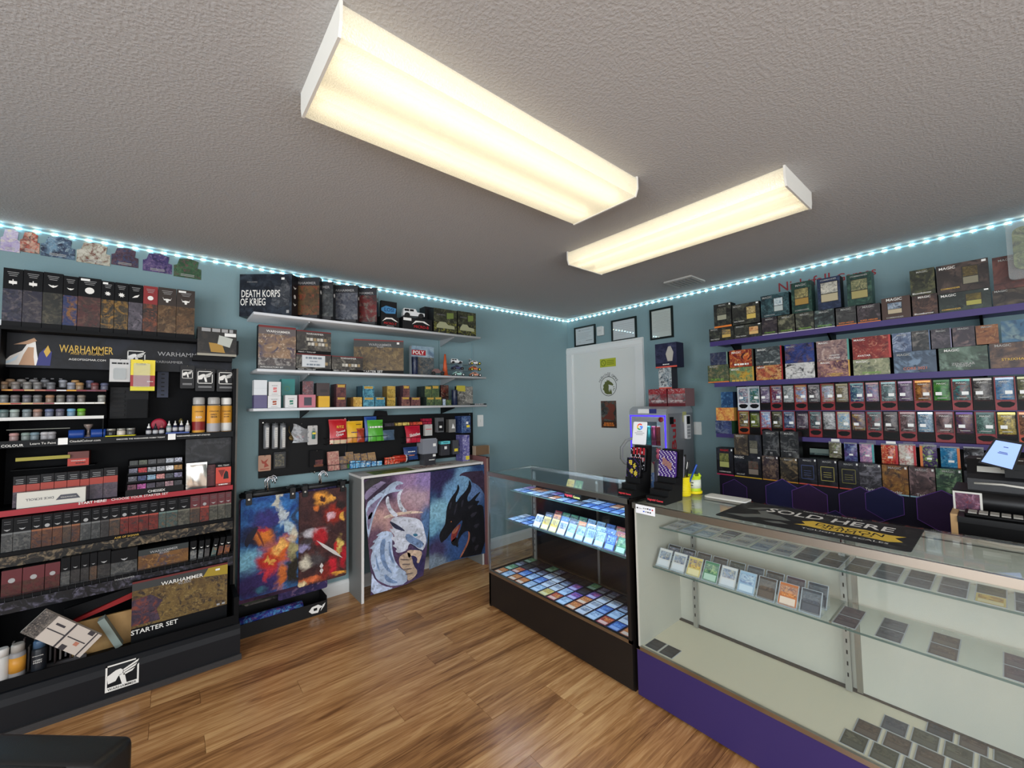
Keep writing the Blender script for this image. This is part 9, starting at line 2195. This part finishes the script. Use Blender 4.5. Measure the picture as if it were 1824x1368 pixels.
MB().prism([(.02, .0), (.14, 0), (.14, .03), (.02, .03)], 0, .1, 1).build('stand_arm', M_BLK2, tbt, (.04, .014, -.06))
MB().box(.02, .2, .02, .2, -(tq[3].z-zt2-.131), -.03).build('stand_base', M_BLK2, tbt, (.03, 0, 0))

# printed cards pinned under the ceiling line
PC = [((0, 35, 448), ((170, 160, 190), (196, 190, 206), (130, 110, 160), (210, 206, 180)), 'lilac and white'), ((35, 70, 450), ((150, 60, 50), (200, 180, 160), (60, 60, 60), (190, 90, 70)), 'red car'), ((72, 133, 459), ((60, 74, 96), (110, 140, 160), (40, 44, 60), (150, 170, 180)), 'blue-grey bikes'), ((136, 196, 470), ((170, 166, 150), (196, 192, 178), (110, 70, 60), (140, 140, 120)), 'cream and brown'), ((198, 246, 474), ((70, 54, 66), (100, 76, 84), (60, 70, 100), (44, 38, 50)), 'dark maroon'), ((254, 306, 485), ((60, 50, 96), (96, 80, 120), (44, 40, 76), (140, 120, 140)), 'purple'), ((309, 358, 495), ((44, 76, 52), (70, 100, 70), (96, 70, 70), (34, 56, 44)), 'green')]
for i, ((a, b_, yb_), c, nm) in enumerate(PC):
    z0 = ZA((a+b_)/2, yb_, -.004); x0, x1 = XA(a, -.004, z0), XA(b_, -.004, z0)
    if x0 < -4.6: x0 = -4.5
    r = empty('wall_card', (x0, -.004, z0), 0, f'{nm} printed card pinned on the wall under the led strip', 'wall card', 'printed cards under the led strip')
    w = x1-x0; h = 2.425-z0
    MB().prism([(0, 0), (w, 0), (w, h*.52), (w*.86, h*.56), (w*.9, h*.9), (w*.6, h), (w*.2, h*.94), (w*.12, h*.62), (0, h*.56)], 0, .003, 1).build('card', art(*c, 30), r)
    for k in range(2): patch(r, 'print_line', w*.25, w*.75, h*(.08+.07*k), h*(.11+.07*k), DIM)

# black padded chair at the camera's feet
CZT = .90
ca, cb2 = on(2, CZT, 243, 1304), on(2, CZT, 0, 1299)
dv = Vector((cb2.x-ca.x, cb2.y-ca.y, 0)).normalized()         # along the backrest, away from its visible corner
nv_ = Vector((dv.y, -dv.x, 0));
if nv_.dot(CAM-ca) < 0: nv_ = -nv_
ch = empty('padded_chair', (0, 0, 0), 0, 'black padded leather chair at the lower corner by the rack', 'chair')
Wc = .46
org = Vector((ca.x, ca.y, 0))+dv*Wc+nv_*.07
# local x runs towards the visible corner, local -y towards the camera
ch.location = org; ch.rotation_euler = (0, 0, math.atan2(-dv.y, -dv.x))
LEA = mat('black_leather', (14, 13, 13), .38, spec=.5, bump=.05, bscale=500)
def pad(nm, x0, x1, y0, y1, z0, z1, r):
    o = MB().box(x0, x1, y0, y1, z0, z1).build(nm, LEA, ch)
    b = o.modifiers.new('soft', 'BEVEL'); b.width = r; b.segments = 4
    for p in o.data.polygons: p.use_smooth = True
    return o
bk_o = pad('backrest', 0, Wc, 0, .07, .5, CZT, .014)
MB().tube([(Wc-.02, -.002, .55), (Wc-.018, -.003, CZT-.05), (Wc-.022, .002, CZT-.016), (Wc-.05, .004, CZT-.006), (.03, .004, CZT-.006)], .004, 6).build('piping', LEA, bk_o)
pad('seat', 0, Wc, -.44, .03, .4, .49, .025)
for x in (.03, Wc-.03):
    for y in (-.4, .03): MB().box(x-.018, x+.018, y-.018, y+.018, 0, .42).build('leg', M_BLK2, ch)
kp = on(1, -2.0, 0, 1285)
MB().lathe([(.0, -.014), (.01, -.01), (.014, 0), (.01, .01), (.0, .014)], 12).build('wooden_knob', mat('knob_wood', (150, 96, 46), .4), ch, (Wc-.275, .055, CZT+.008))
